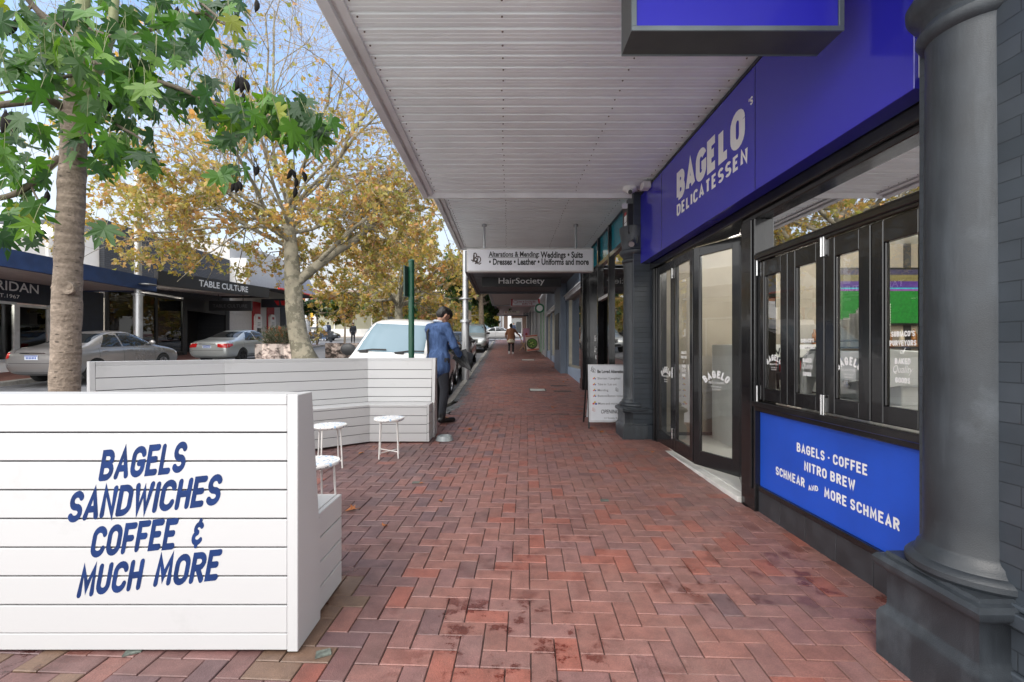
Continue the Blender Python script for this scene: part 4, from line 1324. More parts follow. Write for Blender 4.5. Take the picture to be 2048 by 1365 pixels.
def gpt(px, py):
    d = 6.0
    for _ in range(30): d = .5 * d + .5 * max(1.5, (CAM_Z - gz(d)) * F_PX / (py - HY)) if py > HY + 3 else d
    return Vector(((px - VX) * d / F_PX, d, gz(d)))
leafspots = [(702, 1022), (722, 908), (748, 895), (772, 906), (1108, 816), (1160, 823), (988, 771), (937, 779), (1128, 765), (985, 705 + 10), (842, 966 + 2), (1290, 902), (1183, 858), (1204, 866), (1305, 905), (893, 776), (910, 771), (950, 739), (1017, 738), (1025, 747), (960, 724), (1075, 728), (1090, 733), (1100, 731), (1105, 735), (1110, 728), (940, 860), (800, 888), (842, 900), (770, 1053), (880, 1003), (1143, 800), (1135, 760), (948, 730), (930, 745), (1040, 722), (990, 735)]
prev = {}
for i, (px, py) in enumerate(leafspots):
    k = i % 5
    if k not in prev: o = protos[k].build('fallen_leaf', m_fall, None); prev[k] = o
    else: o = prev[k].copy(); COL.objects.link(o)
    q = gpt(px, py)
    o.location = q + UZ * .003; o.rotation_euler = (rf.uniform(-.2, .2), rf.uniform(-.2, .2), rf.uniform(0, 6.28))
    sc_ = 1.3 if i in (0, 4) else (rf.uniform(.45, .7) if py > 870 and i != 1 else rf.uniform(.8, 1.15)); o.scale = (sc_,) * 3
    tag(o, 'curled orange brown leaf fallen on the brick pavement', 'leaf', 'fallen leaves on the brick pavement')
# ------------------------------------------------------------------ tailor shop next door (teal transoms)
m_teal, n, l, b = nodes_of('teal_glass')
b.inputs['Base Color'].default_value = (.02, .30, .40, 1); b.inputs['Roughness'].default_value = .12
m_dark = pm('dark_interior', (.05, .048, .045), .8)
m_bluegrey = pm('bluegrey_paint', (.115, .145, .19), .5, var=.08, scale=3)
m_paleblue = pm('paleblue_paint', (.30, .38, .50), .5, var=.08, scale=3)
m_lightgrey = pm('lightgrey_paint', (.42, .43, .45), .5, var=.06)
m_shopwin = glass_mat('far_shop_glass', (.55, .57, .56), 1.6, 2.2)
tail = empty('tailor_shop', (2.1, 9.3, gz(9)), 'narrow black framed shop with teal transom panes beyond the deli', 'shop')
Z0 = gz(7)
c = MB()
ym = [6.95, 8.05, 8.62, 9.75, 10.25, 11.5]
for y in (7.0, 8.12, 9.35, 10.45, 11.45): c.bx(2.06, 2.2, y - .045, y + .045, Z0 - .05, 3.9)
c.bx(2.07, 2.2, 6.95, 11.5, 3.2, 3.29); c.bx(2.07, 2.2, 6.95, 11.5, 3.84, 3.95)
c.bx(2.07, 2.2, 6.95, 9.35, .34, .46); c.bx(2.08, 2.2, 6.95, 9.35, Z0 - .1, .34); c.bx(2.07, 2.2, 10.45, 11.5, Z0 - .1, .60)
c.build('shopfront_frame', m_black, tail, bevel=.004)
for y0, y1 in ((7.05, 8.07), (8.17, 9.3), (9.4, 10.4), (10.5, 11.4)):
    c = MB(); c.bx(2.12, 2.14, y0, y1, 3.29, 3.84); c.build('transom_pane', m_teal, tail)
for y0, y1 in ((7.05, 8.07), (8.17, 9.3)):
    c = MB(); c.bx(2.125, 2.135, y0, y1, .46, 3.2); c.build('window_pane', m_shopwin, tail)
c = MB(); c.bx(2.125, 2.135, 10.5, 11.4, .6, 3.2); c.build('window_pane', m_shopwin, tail)
c = MB(); c.bx(2.125, 2.135, 9.4, 10.4, 2.52, 3.2); c.build('window_pane', m_shopwin, tail)
c = MB(); c.bx(2.07, 2.16, 9.4, 10.4, 2.44, 2.5); c.build('door_head', pm('head_white', (.55, .55, .53), .5), tail)
c = MB(); c.bx(2.95, 6, 6.98, 11.5, Z0 - .1, Z0); c.bx(6, 6.1, 6.98, 11.5, Z0, 4); c.bx(2.3, 6, 11.48, 11.55, Z0, 4); c.bx(2.2, 6, 6.98, 11.5, 3.3, 3.35)
c.bx(2.2, 2.95, 6.98, 11.5, Z0 - .1, Z0)
c.build('interior', m_dark, tail)
c = MB()
for k, (y, z) in enumerate([(8.9, 1.7), (8.9, 1.45), (8.85, 1.28)]): put_font(c, ('Be', 'Lo', 've')[k], (2.12, y + 2.1, z - .15), NY, UZ, NX, .2, offset=.012, shear=.3)
c.build('window_lettering', m_white, tail)
c = MB(); c.bx(1.90, 2.25, 11.5, 11.84, gz(11) - .2, 4.3); c.bx(1.885, 2.25, 11.485, 11.855, gz(11) - .2, gz(11) + .3)
c.build('pier', m_black, tail, bevel=.006)
awning(tail, -1.02, 2.08, 6.68, 11.3, 3.86, screws=(-.97, .0, 1.05, 1.9))
c = MB(); c.bx(2.12, 9.3, 6.96, 11.84, 3.98, 5.8); c.build('upper_wall', MATS['upper_wall_paint'], tail)

def hung_sign(name, label, x0, x1, y, z0, z1, th, m_case, m_face, hang_z, parts=None, posts=()):
    s = empty(name, ((x0 + x1) / 2, y, z0), label, 'sign')
    c = MB(); c.bx(x0, x1, y - th / 2, y + th / 2, z0, z1); c.build('sign_case', m_case, s, bevel=.006)
    c = MB(); e = .025
    c.bx(x0 + e, x1 - e, y - th / 2 - .004, y - th / 2, z0 + e, z1 - e); c.bx(x0 + e, x1 - e, y + th / 2, y + th / 2 + .004, z0 + e, z1 - e)
    f = c.build('sign_face', m_face, s)
    if posts:
        for x in posts:
            c = MB(); c.tube([(x, y, z1 - .01), (x, y, hang_z)], .022, 8); c.tube([(x, y, hang_z - .04), (x, y, hang_z)], .05, 8); c.build('hanger', m_steel2, s)
    return s, f, Vector((0, y - th / 2 - .004, 0))
m_steel2 = pm('galvanised', (.36, .37, .38), .4, metal=.7, var=.15)
m_signw = pm('sign_white', (.66, .66, .70), .35, var=.03)
m_casew = pm('sign_case_white', (.58, .56, .55), .5, var=.06)
D = 9.2
sx0, sx1 = (934 - VX) * D / F_PX, (1187 - VX) * D / F_PX
s, f, q = hung_sign('hanging_sign', 'white hanging lightbox with black alterations and mending wording', sx0, sx1, 9.28, 2.90, 3.36, .17, m_casew, m_signw, 3.86, posts=(sx0 + .34, sx1 - .34))
c = MB(); yq = q.y
def sp2(px, py): return Vector(((px - VX) * D / F_PX, yq, CAM_Z - (py - HY) * D / F_PX))
put_font(c, 'Alterations & Mending:', sp2(977.5, 514), UX, UZ, NY, .145, width=1.0, align='L', offset=.03)
put_font(c, 'Weddings • Suits', sp2(1081, 516), UX, UZ, NY, .17, width=.84, align='L', offset=.035)
put_font(c, '• Dresses • Leather • Uniforms and more', sp2(978, 530), UX, UZ, NY, .17, width=1.98, align='L', offset=.035)
a_ = sp2(977.5, 516); c.box(a_ + Vector((.48, -.002, 0)), (.98, .003, .008))
monogram(c, sp2(948, 526.5), .2, 1, UX, UZ, NY, .1)
c.build('lettering', [m_ink, pm('ink_brown', (.06, .035, .03), .5)], f)

# spot, box and cameras on the far column head
bx_ = empty('meter_box', (1.8, 6.7, 3.0), 'black metal box with small stickers on the pier above the far column', 'box')
c = MB(); c.bx(1.735, 1.90, 6.585, 6.90, 3.0, 3.43); c.build('case', m_blackm, bx_, bevel=.004)
c = MB(); c.bx(1.732, 1.735, 6.66, 6.80, 3.12, 3.19, 0); c.bx(1.732, 1.735, 6.67, 6.79, 3.2, 3.29, 0); c.bx(1.732, 1.735, 6.68, 6.78, 3.3, 3.34, 1)
c.build('sticker', [m_white, pm('sticker_red', (.5, .04, .04), .5)], bx_)
lm = empty('spotlight', (1.8, 6.6, 2.86), 'small dark spotlight on a bent bracket under the black box', 'spotlight')
c = MB(); c.tube([(1.78, 6.56, 2.87), (1.76, 6.50, 2.83)], [.035, .04], 12); c.build('head', m_steel2, lm, smooth=40)
c = MB(); c.tube([(1.79, 6.58, 2.88), (1.82, 6.6, 2.95), (1.84, 6.62, 3.0)], .014, 8); c.tube([(1.86, 6.58, 2.86), (1.87, 6.57, 2.93), (1.85, 6.58, 3.0)], .018, 8); c.build('bracket', m_blackm, lm, smooth=40)
cc = empty('security_camera', (1.75, 6.3, 3.55), 'white dome security camera under the awning end beside the fascia', 'security camera')
c = MB(); c.lathe([(.001, 3.6), (.10, 3.6), (.10, 3.56), (.06, 3.53), (.001, 3.53)], (1.72, 6.42, 0), 20); c.sphere((1.70, 6.36, 3.53), .048, 14); c.build('dome', m_intw, cc, smooth=40)
c = MB(); c.tube([(1.695, 6.33, 3.51), (1.685, 6.29, 3.49)], [.026, .028], 12); c.build('lens', m_ink, cc)
c = MB(); c.bx(1.79, 1.90, 6.05, 6.2, 3.47, 3.56); o = c.build('alarm_box', m_casew, None, bevel=.01)
tag(o, 'small cream box fixed where awning meets blue fascia', 'box')
c = MB(); c.bx(1.66, 1.80, 6.62, 6.64, 3.37, 3.44); o = c.build('name_plate', [m_signw], None)
tag(o, 'little white plate hung at the end of the near awning', 'plate')

# ------------------------------------------------------------------ the blue-grey hairdresser and the shops beyond
def facade(name, label, y0, y1, x, zlo, zhi, bays, m_wall, m_plinth, plinth_h, m_frame=None, win_top=2.75, cat='shop', depth=7, moulding=None, door=None):
    s = empty(name, (x, (y0 + y1) / 2, gz((y0 + y1) / 2)), label, cat)
    c = MB()
    edges = [y0] + [e for b_ in bays for e in b_] + [y1]
    base = gz(y0)
    wt = gz((y0 + y1) / 2) + win_top
    for i in range(0, len(edges), 2):
        if edges[i + 1] > edges[i]: c.bx(x, x + .35, edges[i], edges[i + 1], zlo, wt)
    c.bx(x + .02, x + .35, y0, y1, wt, zhi)
    c.bx(x + .35, x + depth, y0, y0 + .1, zlo, zhi); c.bx(x + .35, x + depth, y1 - .1, y1, zlo, zhi); c.bx(x + depth, x + depth + .1, y0, y1, zlo, zhi); c.bx(x, x + depth, y0, y1, zhi, zhi + .15)
    c.build('wall', m_wall, s)
    for k, (a, b_) in enumerate(bays):
        isdoor = door is not None and k in door
        pb = gz(a) + (0.05 if isdoor else plinth_h)
        if not isdoor:
            c = MB(); c.bx(x + .03, x + .3, a, b_, zlo, pb); c.build('plinth', m_plinth, s, bevel=.004)
        f = MB(); fw = .06
        for (ya, yb, za, zb) in ((a, a + fw, pb, wt), (b_ - fw, b_, pb, wt), (a + fw, b_ - fw, pb, pb + fw), (a + fw, b_ - fw, wt - fw, wt)):
            f.bx(x + .06, x + .16, ya, yb, za, zb)
        fo = f.build('door' if isdoor else 'window', m_frame or m_wall, s)
        g = MB(); g.bx(x + .11, x + .12, a + fw, b_ - fw, pb + fw, wt - fw); g.build('pane', m_shopwin, fo)
        if moulding:
            m_ = MB()
            for j, (pr, h0, h1) in enumerate(((.06, 0, .05), (.1, .05, .09), (.05, -.06, 0))): m_.bx(x - pr, x + .05, a - .1, b_ + .1, wt + h0, wt + h1)
            m_.build('head_moulding', moulding, s)
    c = MB(); c.bx(x + 3.5, x + 3.6, y0 + .1, y1 - .1, zlo, zhi); c.bx(x + .35, x + 3.5, y0 + .1, y1 - .1, zlo, gz(y0))
    c.build('interior', m_dark, s)
    return s
hair = facade('hairdresser_shop', 'blue-grey painted shop with pale blue window bases and dark awning', 11.86, 23.0, 2.0, -.2, 4.9,
              [(12.1, 15.2), (17.3, 20.6), (21.0, 22.7)], m_bluegrey, m_paleblue, .42, win_top=2.35, moulding=m_lightgrey, m_frame=pm('bronze_frame', (.35, .33, .27), .4, metal=.4))
c = MB(); c.bx(1.80, 2.0, 15.3, 17.25, 0.2, 4.4); c.build('pier', m_bluegrey, hair, bevel=.01)
c = MB(); c.bx(1.775, 1.80, 15.75, 16.75, gz(16) + .75, gz(16) + 2.0, 0); c.build('poster_case', m_ink, hair, bevel=.004)
m_dksof = pm('dark_soffit', (.10, .105, .115), .5, var=.1)
awning(hair, -.98, 1.98, 12.6, 17.6, 3.55, pitch=.3, mat=m_dksof, gut=m_dksof, screws=(), fascia=.5)
s, f, q = hung_sign('hanging_sign', 'black hanging sign with thin white hairdresser lettering', (964 - VX) * 14.2 / F_PX, (1122 - VX) * 14.2 / F_PX, 14.2, 3.27, 3.65, .12, m_blackm, m_ink, 3.6)
c = MB()
put_font(c, 'HairSociety', ((1043 - VX) * 14.2 / F_PX, q.y, 3.37), UX, UZ, NY, .25, width=1.40, offset=.006)
put_font(c, 'THE', ((1003 - VX) * 14.2 / F_PX, q.y, 3.55), UX, UZ, NY, .06, mi=1)
c.build('lettering', [m_white, m_inkg], f)

green = facade('green_trim_shop', 'pale shop with green edged glass door and a round green sign', 23.0, 27.5, 1.95, .3, 5.0, [(23.6, 25.0), (25.4, 27.0)], m_lightgrey, m_lightgrey, .3, win_top=2.6, door=(1,), m_frame=pm('leaf_green_frame', (.25, .45, .27), .5))
rs = empty('round_sign', (1.7, 24.5, 3.2), 'round dark green sign with a pale ring on the green trimmed shop', 'sign')
c = MB(); rx = Matrix.Rotation(R(90), 3, 'X')
c.lathe([(.001, -.03), (.25, -.03), (.25, .03), (.001, .03)], (1.74, 24.0, 3.5), 28, 0, rx); c.build('disc', pm('sign_green', (.01, .13, .06), .4), rs)
c = MB(); c.lathe([(.12, -.036), (.16, -.036), (.16, .036), (.12, .036)], (1.74, 23.995, 3.5), 28, 0, rx); c.build('ring', m_white, rs)
far1 = facade('grey_shop', 'row of plain grey shopfronts further along the right pavement', 27.5, 35, 1.9, .5, 5.6, [(28, 30.6), (31.2, 33.8)], m_lightgrey, m_bluegrey, .4, win_top=2.6)
far2 = facade('corner_shop', 'pale corner shop at the end of the right hand row', 35, 43, 1.9, .8, 6.2, [(35.6, 38.4), (39, 42)], pm('warm_white_paint', (.55, .53, .5), .6), m_bluegrey, .4, win_top=2.6, m_frame=m_bluegrey)
m_pinksof = pm('rosy_soffit', (.42, .36, .34), .6, var=.08)
awning(far1, -.75, 1.9, 19.0, 30.5, 4.30, pitch=.5, mat=m_pinksof, gut=m_lightgrey, screws=(), fascia=.35)
awning(far2, -.7, 1.9, 31.2, 43, 4.55, pitch=.5, mat=m_pinksof, gut=m_bluegrey, screws=(), fascia=.4)
m_purple = pm('purple_board', (.085, .02, .25), .4)
s, f, q = hung_sign('hanging_sign', 'thin purple hanging sign just visible under the dark awning', (1022 - VX) * 22 / F_PX, (1094 - VX) * 22 / F_PX, 22, 4.05, 4.32, .1, m_purple, m_purple, 4.3)
m_crim = pm('crimson', (.33, .02, .03), .5)
D = 27.0
s, f, q = hung_sign('hanging_sign', 'white hanging sign with red edges and brush lettering of the dumpling shop', (1021 - VX) * D / F_PX, (1079 - VX) * D / F_PX, D, 3.86, 4.26, .12, m_casew, m_signw, 4.35)
c = MB(); yq = q.y
def sp3(px, py): return Vector(((px - VX) * D / F_PX, yq, CAM_Z - (py - HY) * D / F_PX))
for px, k in ((1024, 1), (1077, -1)):
    a_ = sp3(px, 600); c.add([a_ + Vector((-.06, -.003, .06)), a_ + Vector((.06, -.003, .06)), a_ + Vector((.06 - .04 * k, -.003, -.36)), a_ + Vector((-.06 - .04 * k + .04, -.003, -.36))], [(0, 1, 2, 3)], 1)
a_ = sp3(1050, 612.6); c.box(a_ + Vector((0, -.003, 0)), (1.5, .003, .04), 1)
put_font(c, 'New & Dumpling Bar', sp3(1037, 605.5), UX, UZ, NY, .13, width=1.0, align='L', shear=.2, offset=.01, mi=1)
put_font(c, '香源饺子馆', sp3(1044, 610), UX, UZ, NY, .11, width=.6, align='L', offset=.012, mi=1)
c.tube([sp3(1031 + 4.5 * math.cos(t), 604.5 - 2.6 * math.sin(t)) + NY * .004 for t in [i * math.pi / 8 for i in range(17)]], .012, 4, 1)
c.build('lettering', [m_ink, m_crim], f)
c = MB(); c.tube([sp3(1023.5, 598), sp3(1023.5, 586)], .015, 6); c.tube([sp3(1076.5, 598), sp3(1076.5, 586)], .015, 6); c.build('hanger', m_blackm, s)
D = 34.0
s, f, q = hung_sign('hanging_sign', 'cream hanging sign with dark letters far down the pavement', (1008 - VX) * D / F_PX, (1039 - VX) * D / F_PX, D, CAM_Z + (HY - 628) * D / F_PX, CAM_Z + (HY - 622) * D / F_PX, .12, m_casew, pm('sign_cream', (.6, .55, .47), .5), 4.55)
c = MB(); put_font(c, 'CULVERA', ((1024 - VX) * D / F_PX, q.y, 4.08), UX, UZ, NY, .17, width=.6, offset=.012); c.bx((1011 - VX) * D / F_PX, (1013 - VX) * D / F_PX, q.y - .004, q.y - .001, 4.05, 4.15, 1); c.build('lettering', [m_ink, m_crim], f)
D = 40.0
s, f, q = hung_sign('shop_sign', 'dark board with white capitals and a lit orange end at the corner', (1047 - VX) * D / F_PX, (1064 - VX) * D / F_PX, D, 4.25, 4.65, .12, m_blackm, m_bluegrey, 4.7)
c = MB(); put_font(c, 'DECO', ((1053 - VX) * D / F_PX, q.y, 4.36), UX, UZ, NY, .26, width=.42, offset=.02); c.bx((1058.5 - VX) * D / F_PX, (1063.5 - VX) * D / F_PX, q.y - .004, q.y - .001, 4.3, 4.6, 1); c.build('lettering', [m_white, pm('lit_orange', (.9, .4, .05), .5, emit=.8)], f)

# white columned veranda across the side street
ver = empty('veranda_building', (2, 60, gz(60)), 'white columned veranda building across the side street', 'building')
c = MB(); c.bx(-1, 14, 63, 72, gz(60) - 1, gz(60) + 8); c.build('wall', pm('veranda_brown', (.16, .11, .085), .8), ver)  # plain brown wall colour behind the columns
c = MB(); c.bx(-.2, 14, 58.6, 63, gz(60) + 3.6, gz(60) + 4.4); c.build('veranda_roof', m_lightgrey, ver)
for x in (.45, 3.2, 6):
    c = MB(); c.bx(x - .22, x + .22, 58.8, 59.2, gz(60) - .2, gz(60) + 3.6); c.bx(x - .34, x + .34, 58.7, 59.3, gz(60) + 3.0, gz(60) + 3.3); c.bx(x - .3, x + .3, 58.72, 59.28, gz(60) - .1, gz(60) + 1); c.build('column', m_white, ver)
for k in range(4):
    x = .4 + k * 2.4
    c = MB(); c.bx(x, x + 1.8, 62.95, 63.02, gz(60) + .4, gz(60) + 2.6); f = c.build('window', m_white, ver); c = MB(); c.bx(x + .1, x + 1.7, 62.93, 62.96, gz(60) + .5, gz(60) + 2.5); c.build('pane', m_shopwin, f)

# things standing on the far pavement
D = 27.0
fs = empty('sandwich_board', (1.5, 27, gz(27)), 'tilted food poster board with a bowl of greens in red and white frame', 'sandwich board')
g0 = gz(27)
def fb(u, v, t): return Vector((1.22 + u * .97 + v * -.10, 27 + v * .25 + t, g0 + .03 + v * .95 + u * .10))
c = MB(); c.prism([(0, 0), (.74, 0), (.74, .98), (0, .98)], fb, 0, .03); c.build('panel', pm('poster_cream', (.62, .52, .45), .5), fs)
c = MB()
for q_ in ([(0.02, .02), (.72, .02), (.72, .12), (.02, .12)], [(0.02, .88), (.72, .88), (.72, .96), (.02, .96)]): c.prism(q_, fb, -.004, 0, 0)
ell = lambda cx, cy, rx_, ry_, n_=24: [(cx + rx_ * math.cos(2 * math.pi * i / n_), cy + ry_ * math.sin(2 * math.pi * i / n_)) for i in range(n_)]
c.prism(ell(.36, .45, .33, .34), fb, -.006, 0, 1); c.prism(ell(.37, .47, .28, .28), fb, -.008, -.006, 2)
rr = random.Random(3)
for k in range(26): a = rr.uniform(0, 6.28); q_ = rr.uniform(0, .2); c.prism(ell(.37 + q_ * math.cos(a), .47 + q_ * math.sin(a), .05, .04, 8), fb, -.010 - k * .0002, -.008, 2 + k % 3)
c.build('picture', [pm('poster_red', (.5, .12, .08), .5), pm('bowl_dark', (.05, .035, .03), .5), pm('salad_green', (.10, .2, .03), .5), pm('salad_lime', (.4, .45, .1), .5), pm('salad_dark', (.03, .05, .015), .5)], fs)
c = MB(); c.beam(fb(.05, 0, .0), fb(.05, -.06, 0), .03, .03); c.beam(fb(.05, .9, .03), (1.15, 27.7, gz(27.7)), .03, .03); c.beam(fb(.7, .9, .03), (1.85, 27.7, gz(27.7)), .03, .03); c.build('stand', m_blackm, fs)
pk = empty('poster_stand', (1.3, 30, gz(30)), 'pink poster on a stand behind the food board', 'poster stand')
g0 = gz(30)
c = MB(); c.bx(1.12, 1.52, 30.0, 30.03, g0 + .5, g0 + 1.35); c.build('panel', pm('poster_pink', (.5, .24, .34), .5), pk)
c = MB(); c.bx(1.14, 1.17, 30.03, 30.06, g0, g0 + 1.3); c.bx(1.47, 1.5, 30.03, 30.06, g0, g0 + 1.3); c.bx(1.1, 1.54, 29.9, 30.2, g0, g0 + .03); c.build('stand', m_blackm, pk)
c = MB(); c.prism(ell(1.32, g0 + .95, .08, .12, 10), lambda u, v, t: (u, t, v), 29.99, 30.0, 0); c.build('picture', m_crim, pk)
ch = empty('rattan_chair', (1.0, 28.2, gz(28)), 'light cane folding chair beside the food board', 'chair')
m_cane = pm('cane', (.42, .27, .14), .6)
g0 = gz(28.2)
c = MB()
for y in (28.0, 28.4):
    c.beam((.78, y, g0 + 1.0), (1.2, y, g0), .035, .035); c.beam((1.15, y, g0 + .48), (.82, y, g0), .035, .035)
c.beam((1.12, 28.0, g0 + .2), (1.12, 28.4, g0 + .2), .03, .03)
c.build('frame', m_cane, ch)
c = MB(); c.bx(.85, 1.2, 28.0, 28.4, g0 + .44, g0 + .48); c.build('seat', m_cane, ch)
c = MB(); c.prism([(.78, 1.0), (.95, .6), (.97, .6), (.8, 1.0)], lambda u, v, t: (u, t, g0 + v), 28.02, 28.38); c.build('backrest', m_cane, ch)
# ------------------------------------------------------------------ shops across the road
XL = -17.0
m_navyf = pm('navy_fascia', (.018, .045, .135), .55, var=.2, scale=3, stain=((.09, .13, .22), 2.5, .58, .8, .4))
m_wallw = pm('render_white', (.78, .77, .75), .8, var=.05, scale=2)
m_sofl = pm('old_soffit', (.62, .57, .54), .7, var=.1)
m_slatew = pm('slate_wall', (.06, .065, .075), .7, var=.15)
m_dnavy = pm('dark_navy', (.012, .018, .035), .4, var=.2)
m_alu = pm('aluminium', (.60, .60, .60), .35, metal=.5)
m_inner = pm('shop_inner', (.60, .58, .55), .8, var=.1)
m_lwin = glass_mat('street_glass', (.6, .62, .6), 1.55, 1.3)
def wave_mat(name, c0, c1, axis, scale):
    if name in MATS: return MATS[name]
    m, n, l, b = nodes_of(name)
    tc = n.new("ShaderNodeTexCoord"); w = n.new("ShaderNodeTexWave"); w.wave_type = 'BANDS'; w.bands_direction = axis; w.inputs['Scale'].default_value = scale
    l.new(tc.outputs['Object'], w.inputs[0]); r_ = n.new("ShaderNodeMix"); r_.data_type = 'RGBA'; r_.inputs[6].default_value = (*c0, 1); r_.inputs[7].default_value = (*c1, 1)
    l.new(w.outputs['Fac'], r_.inputs[0]); l.new(r_.outputs[2], b.inputs['Base Color']); b.inputs['Roughness'].default_value = .6
    bp = n.new("ShaderNodeBump"); bp.inputs['Distance'].default_value = .02; bp.inputs['Strength'].default_value = .6; l.new(w.outputs['Fac'], bp.inputs['Height']); l.new(bp.outputs[0], b.inputs['Normal'])
    MATS[name] = m; return m
def glazed(parent, y0, y1, z0, z1, x, mull, m_fr, fw=.09, name='window'):
    c = MB()
    c.bx(x, x + .12, y0, y1, z0, z0 + fw); c.bx(x, x + .12, y0, y1, z1 - fw, z1)
    for y in [y0 + fw / 2] + list(mull) + [y1 - fw / 2]: c.bx(x + .002, x + .118, y - fw / 2, y + fw / 2, z0 + fw, z1 - fw)
    f = c.build(name, m_fr, parent)
    c = MB(); c.bx(x + .055, x + .065, y0 + .02, y1 - .02, z0 + .02, z1 - .02); c.build('pane', m_lwin, f)
    return f
# linen shop
ln = empty('linen_shop', (XL, 15, gz(15)), 'white walled shop with a navy awning and dark name band across the road', 'shop')
g0, g1 = gz(12), gz(19)
c = MB(); c.bx(XL - 9, XL - .2, 4, 17.6, 3.1, 5.55); c.bx(XL - 9, XL - .2, 17.6, 19.6, 3.1, 6.1); c.bx(XL - 9, XL - 8.8, 4, 19.6, 0, 3.1); c.bx(XL - 9, XL - .2, 19.4, 19.6, 0, 3.1)
c.build('wall', m_wallw, ln)
c = MB(); c.bx(XL - .2, XL - .08, 17.3, 17.42, 4.6, 5.62); c.bx(XL - .2, XL, 4, 19.6, 4.6, 4.72); c.build('wall_ledge', m_wallw, ln)
c = MB(); c.bx(-14.35, -14.2, 4, 18.85, 3.71, 4.24); c.bx(XL, -14.2, 18.7, 18.85, 3.71, 4.24); c.build('awning_fascia', m_navyf, ln)
c = MB(); c.bx(XL, -14.35, 4, 18.7, 3.74, 3.85); c.build('awning_soffit', m_sofl, ln)
c = MB(); c.bx(XL - .15, XL, 4, 17.35, 3.0, 3.74); band = c.build('name_band', m_dnavy, ln)
c = MB(); put_font(c, 'SHERIDAN', (XL, 16.86, 3.38), UY, UZ, UX, .46, width=2.25, align='R', offset=.01)
put_font(c, 'EST.1967', (XL, 16.2, 3.13), UY, UZ, UX, .18, width=.85, align='R', offset=.006)
c.build('lettering', m_white, band)
c = MB(); c.bx(XL - .2, XL - .02, 17.35, 19.6, .4, 3.74); c.build('side_panel', m_dnavy, ln)
glazed(ln, 9, 16.1, g0 + .55, 3.0, XL - .1, (12.6, 14.2), m_alu); glazed(ln, 16.12, 17.3, g0 + .2, 2.95, XL - .12, (), m_alu, name='door')
c = MB(); c.bx(XL - .15, XL - .02, 4, 16.1, 0, g0 + .55); c.build('plinth', m_wallw, ln)
c = MB(); c.bx(XL - 4, XL - 3.9, 4, 19, 0, 3.1); c.bx(XL - 3.9, XL - .2, 4, 19, 0, g0); c.build('interior', m_inner, ln)
c = MB(); c.bx(XL - 3.0, XL - 2.2, 15.3, 16.3, g0, g0 + 1.9); c.build('display', pm('display_red', (.4, .05, .05), .6), ln)
# table ware shop
tb = empty('tableware_shop', (XL, 24, gz(24)), 'charcoal brick fronted shop with white capital letters on a sloping black awning', 'shop')
m_charb, n, l, b = nodes_of('charcoal_brick')
tc = n.new("ShaderNodeTexCoord"); s3 = n.new("ShaderNodeSeparateXYZ"); cb = n.new("ShaderNodeCombineXYZ"); l.new(tc.outputs['Object'], s3.inputs[0]); l.new(s3.outputs['Y'], cb.inputs['X']); l.new(s3.outputs['Z'], cb.inputs['Y'])
bt = n.new("ShaderNodeTexBrick"); bt.inputs['Scale'].default_value = 1; bt.inputs['Brick Width'].default_value = .24; bt.inputs['Row Height'].default_value = .086; bt.inputs['Mortar Size'].default_value = .008
bt.inputs['Color1'].default_value = (.045, .048, .058, 1); bt.inputs['Color2'].default_value = (.055, .06, .07, 1); bt.inputs['Mortar'].default_value = (.02, .021, .025, 1); l.new(cb.outputs[0], bt.inputs['Vector']); l.new(bt.outputs['Color'], b.inputs['Base Color']); b.inputs['Roughness'].default_value = .7
c = MB(); c.bx(XL - 9, XL, 19.62, 28.5, 4.1, 6.87); c.bx(XL - 9, XL - 8.8, 19.62, 28.5, 0, 4.1); c.bx(XL - 8.8, XL, 28.3, 28.5, 0, 4.1); c.build('wall', m_charb, tb)
def aw_z(y): return 4.0 + (y - 18.9) * .052
c = MB()
ya, yb = 18.92, 27.7
for (x0, x1, dz0, dz1, mi) in ((-14.36, -14.2, 0, .60, 0),):
    c.add([(x0, ya, aw_z(ya) + dz0), (x1, ya, aw_z(ya) + dz0), (x1, yb, aw_z(yb) + dz0), (x0, yb, aw_z(yb) + dz0), (x0, ya, aw_z(ya) + dz1), (x1, ya, aw_z(ya) + dz1), (x1, yb, aw_z(yb) + dz1), (x0, yb, aw_z(yb) + dz1)], [(0, 1, 2, 3), (4, 5, 6, 7), (0, 1, 5, 4), (1, 2, 6, 5), (2, 3, 7, 6), (3, 0, 4, 7)])
c.bx(XL, -14.2, yb, yb + .12, aw_z(yb), aw_z(yb) + .6)
fa = c.build('awning_fascia', m_ink, tb)
c = MB(); c.add([(XL, ya, aw_z(ya) + .1), (-14.36, ya, aw_z(ya) + .1), (-14.36, yb, aw_z(yb) + .1), (XL, yb, aw_z(yb) + .1), (XL, ya, aw_z(ya) + .25), (-14.36, ya, aw_z(ya) + .25), (-14.36, yb, aw_z(yb) + .25), (XL, yb, aw_z(yb) + .25)], [(0, 3, 2, 1), (4, 5, 6, 7), (0, 1, 5, 4), (1, 2, 6, 5), (2, 3, 7, 6), (3, 0, 4, 7)]); c.build('awning_soffit', m_sofl, tb)
ud = Vector((0, 1, .052)).normalized()
c = MB(); y_a, y_b = 14.2 * F_PX / (VX - 398), 14.2 * F_PX / (VX - 496)
put_font(c, 'TABLE CULTURE', (-14.2, y_a, aw_z(y_a) + .17), ud, UZ, UX, .42, width=(y_b - y_a) / ud.y, align='L', offset=.022)
c.build('lettering', m_white, fa)
g0 = gz(20)
glazed(tb, 19.7, 24.4, g0 + .35, 4.0, XL - .06, (22.5,), m_ink, .1)
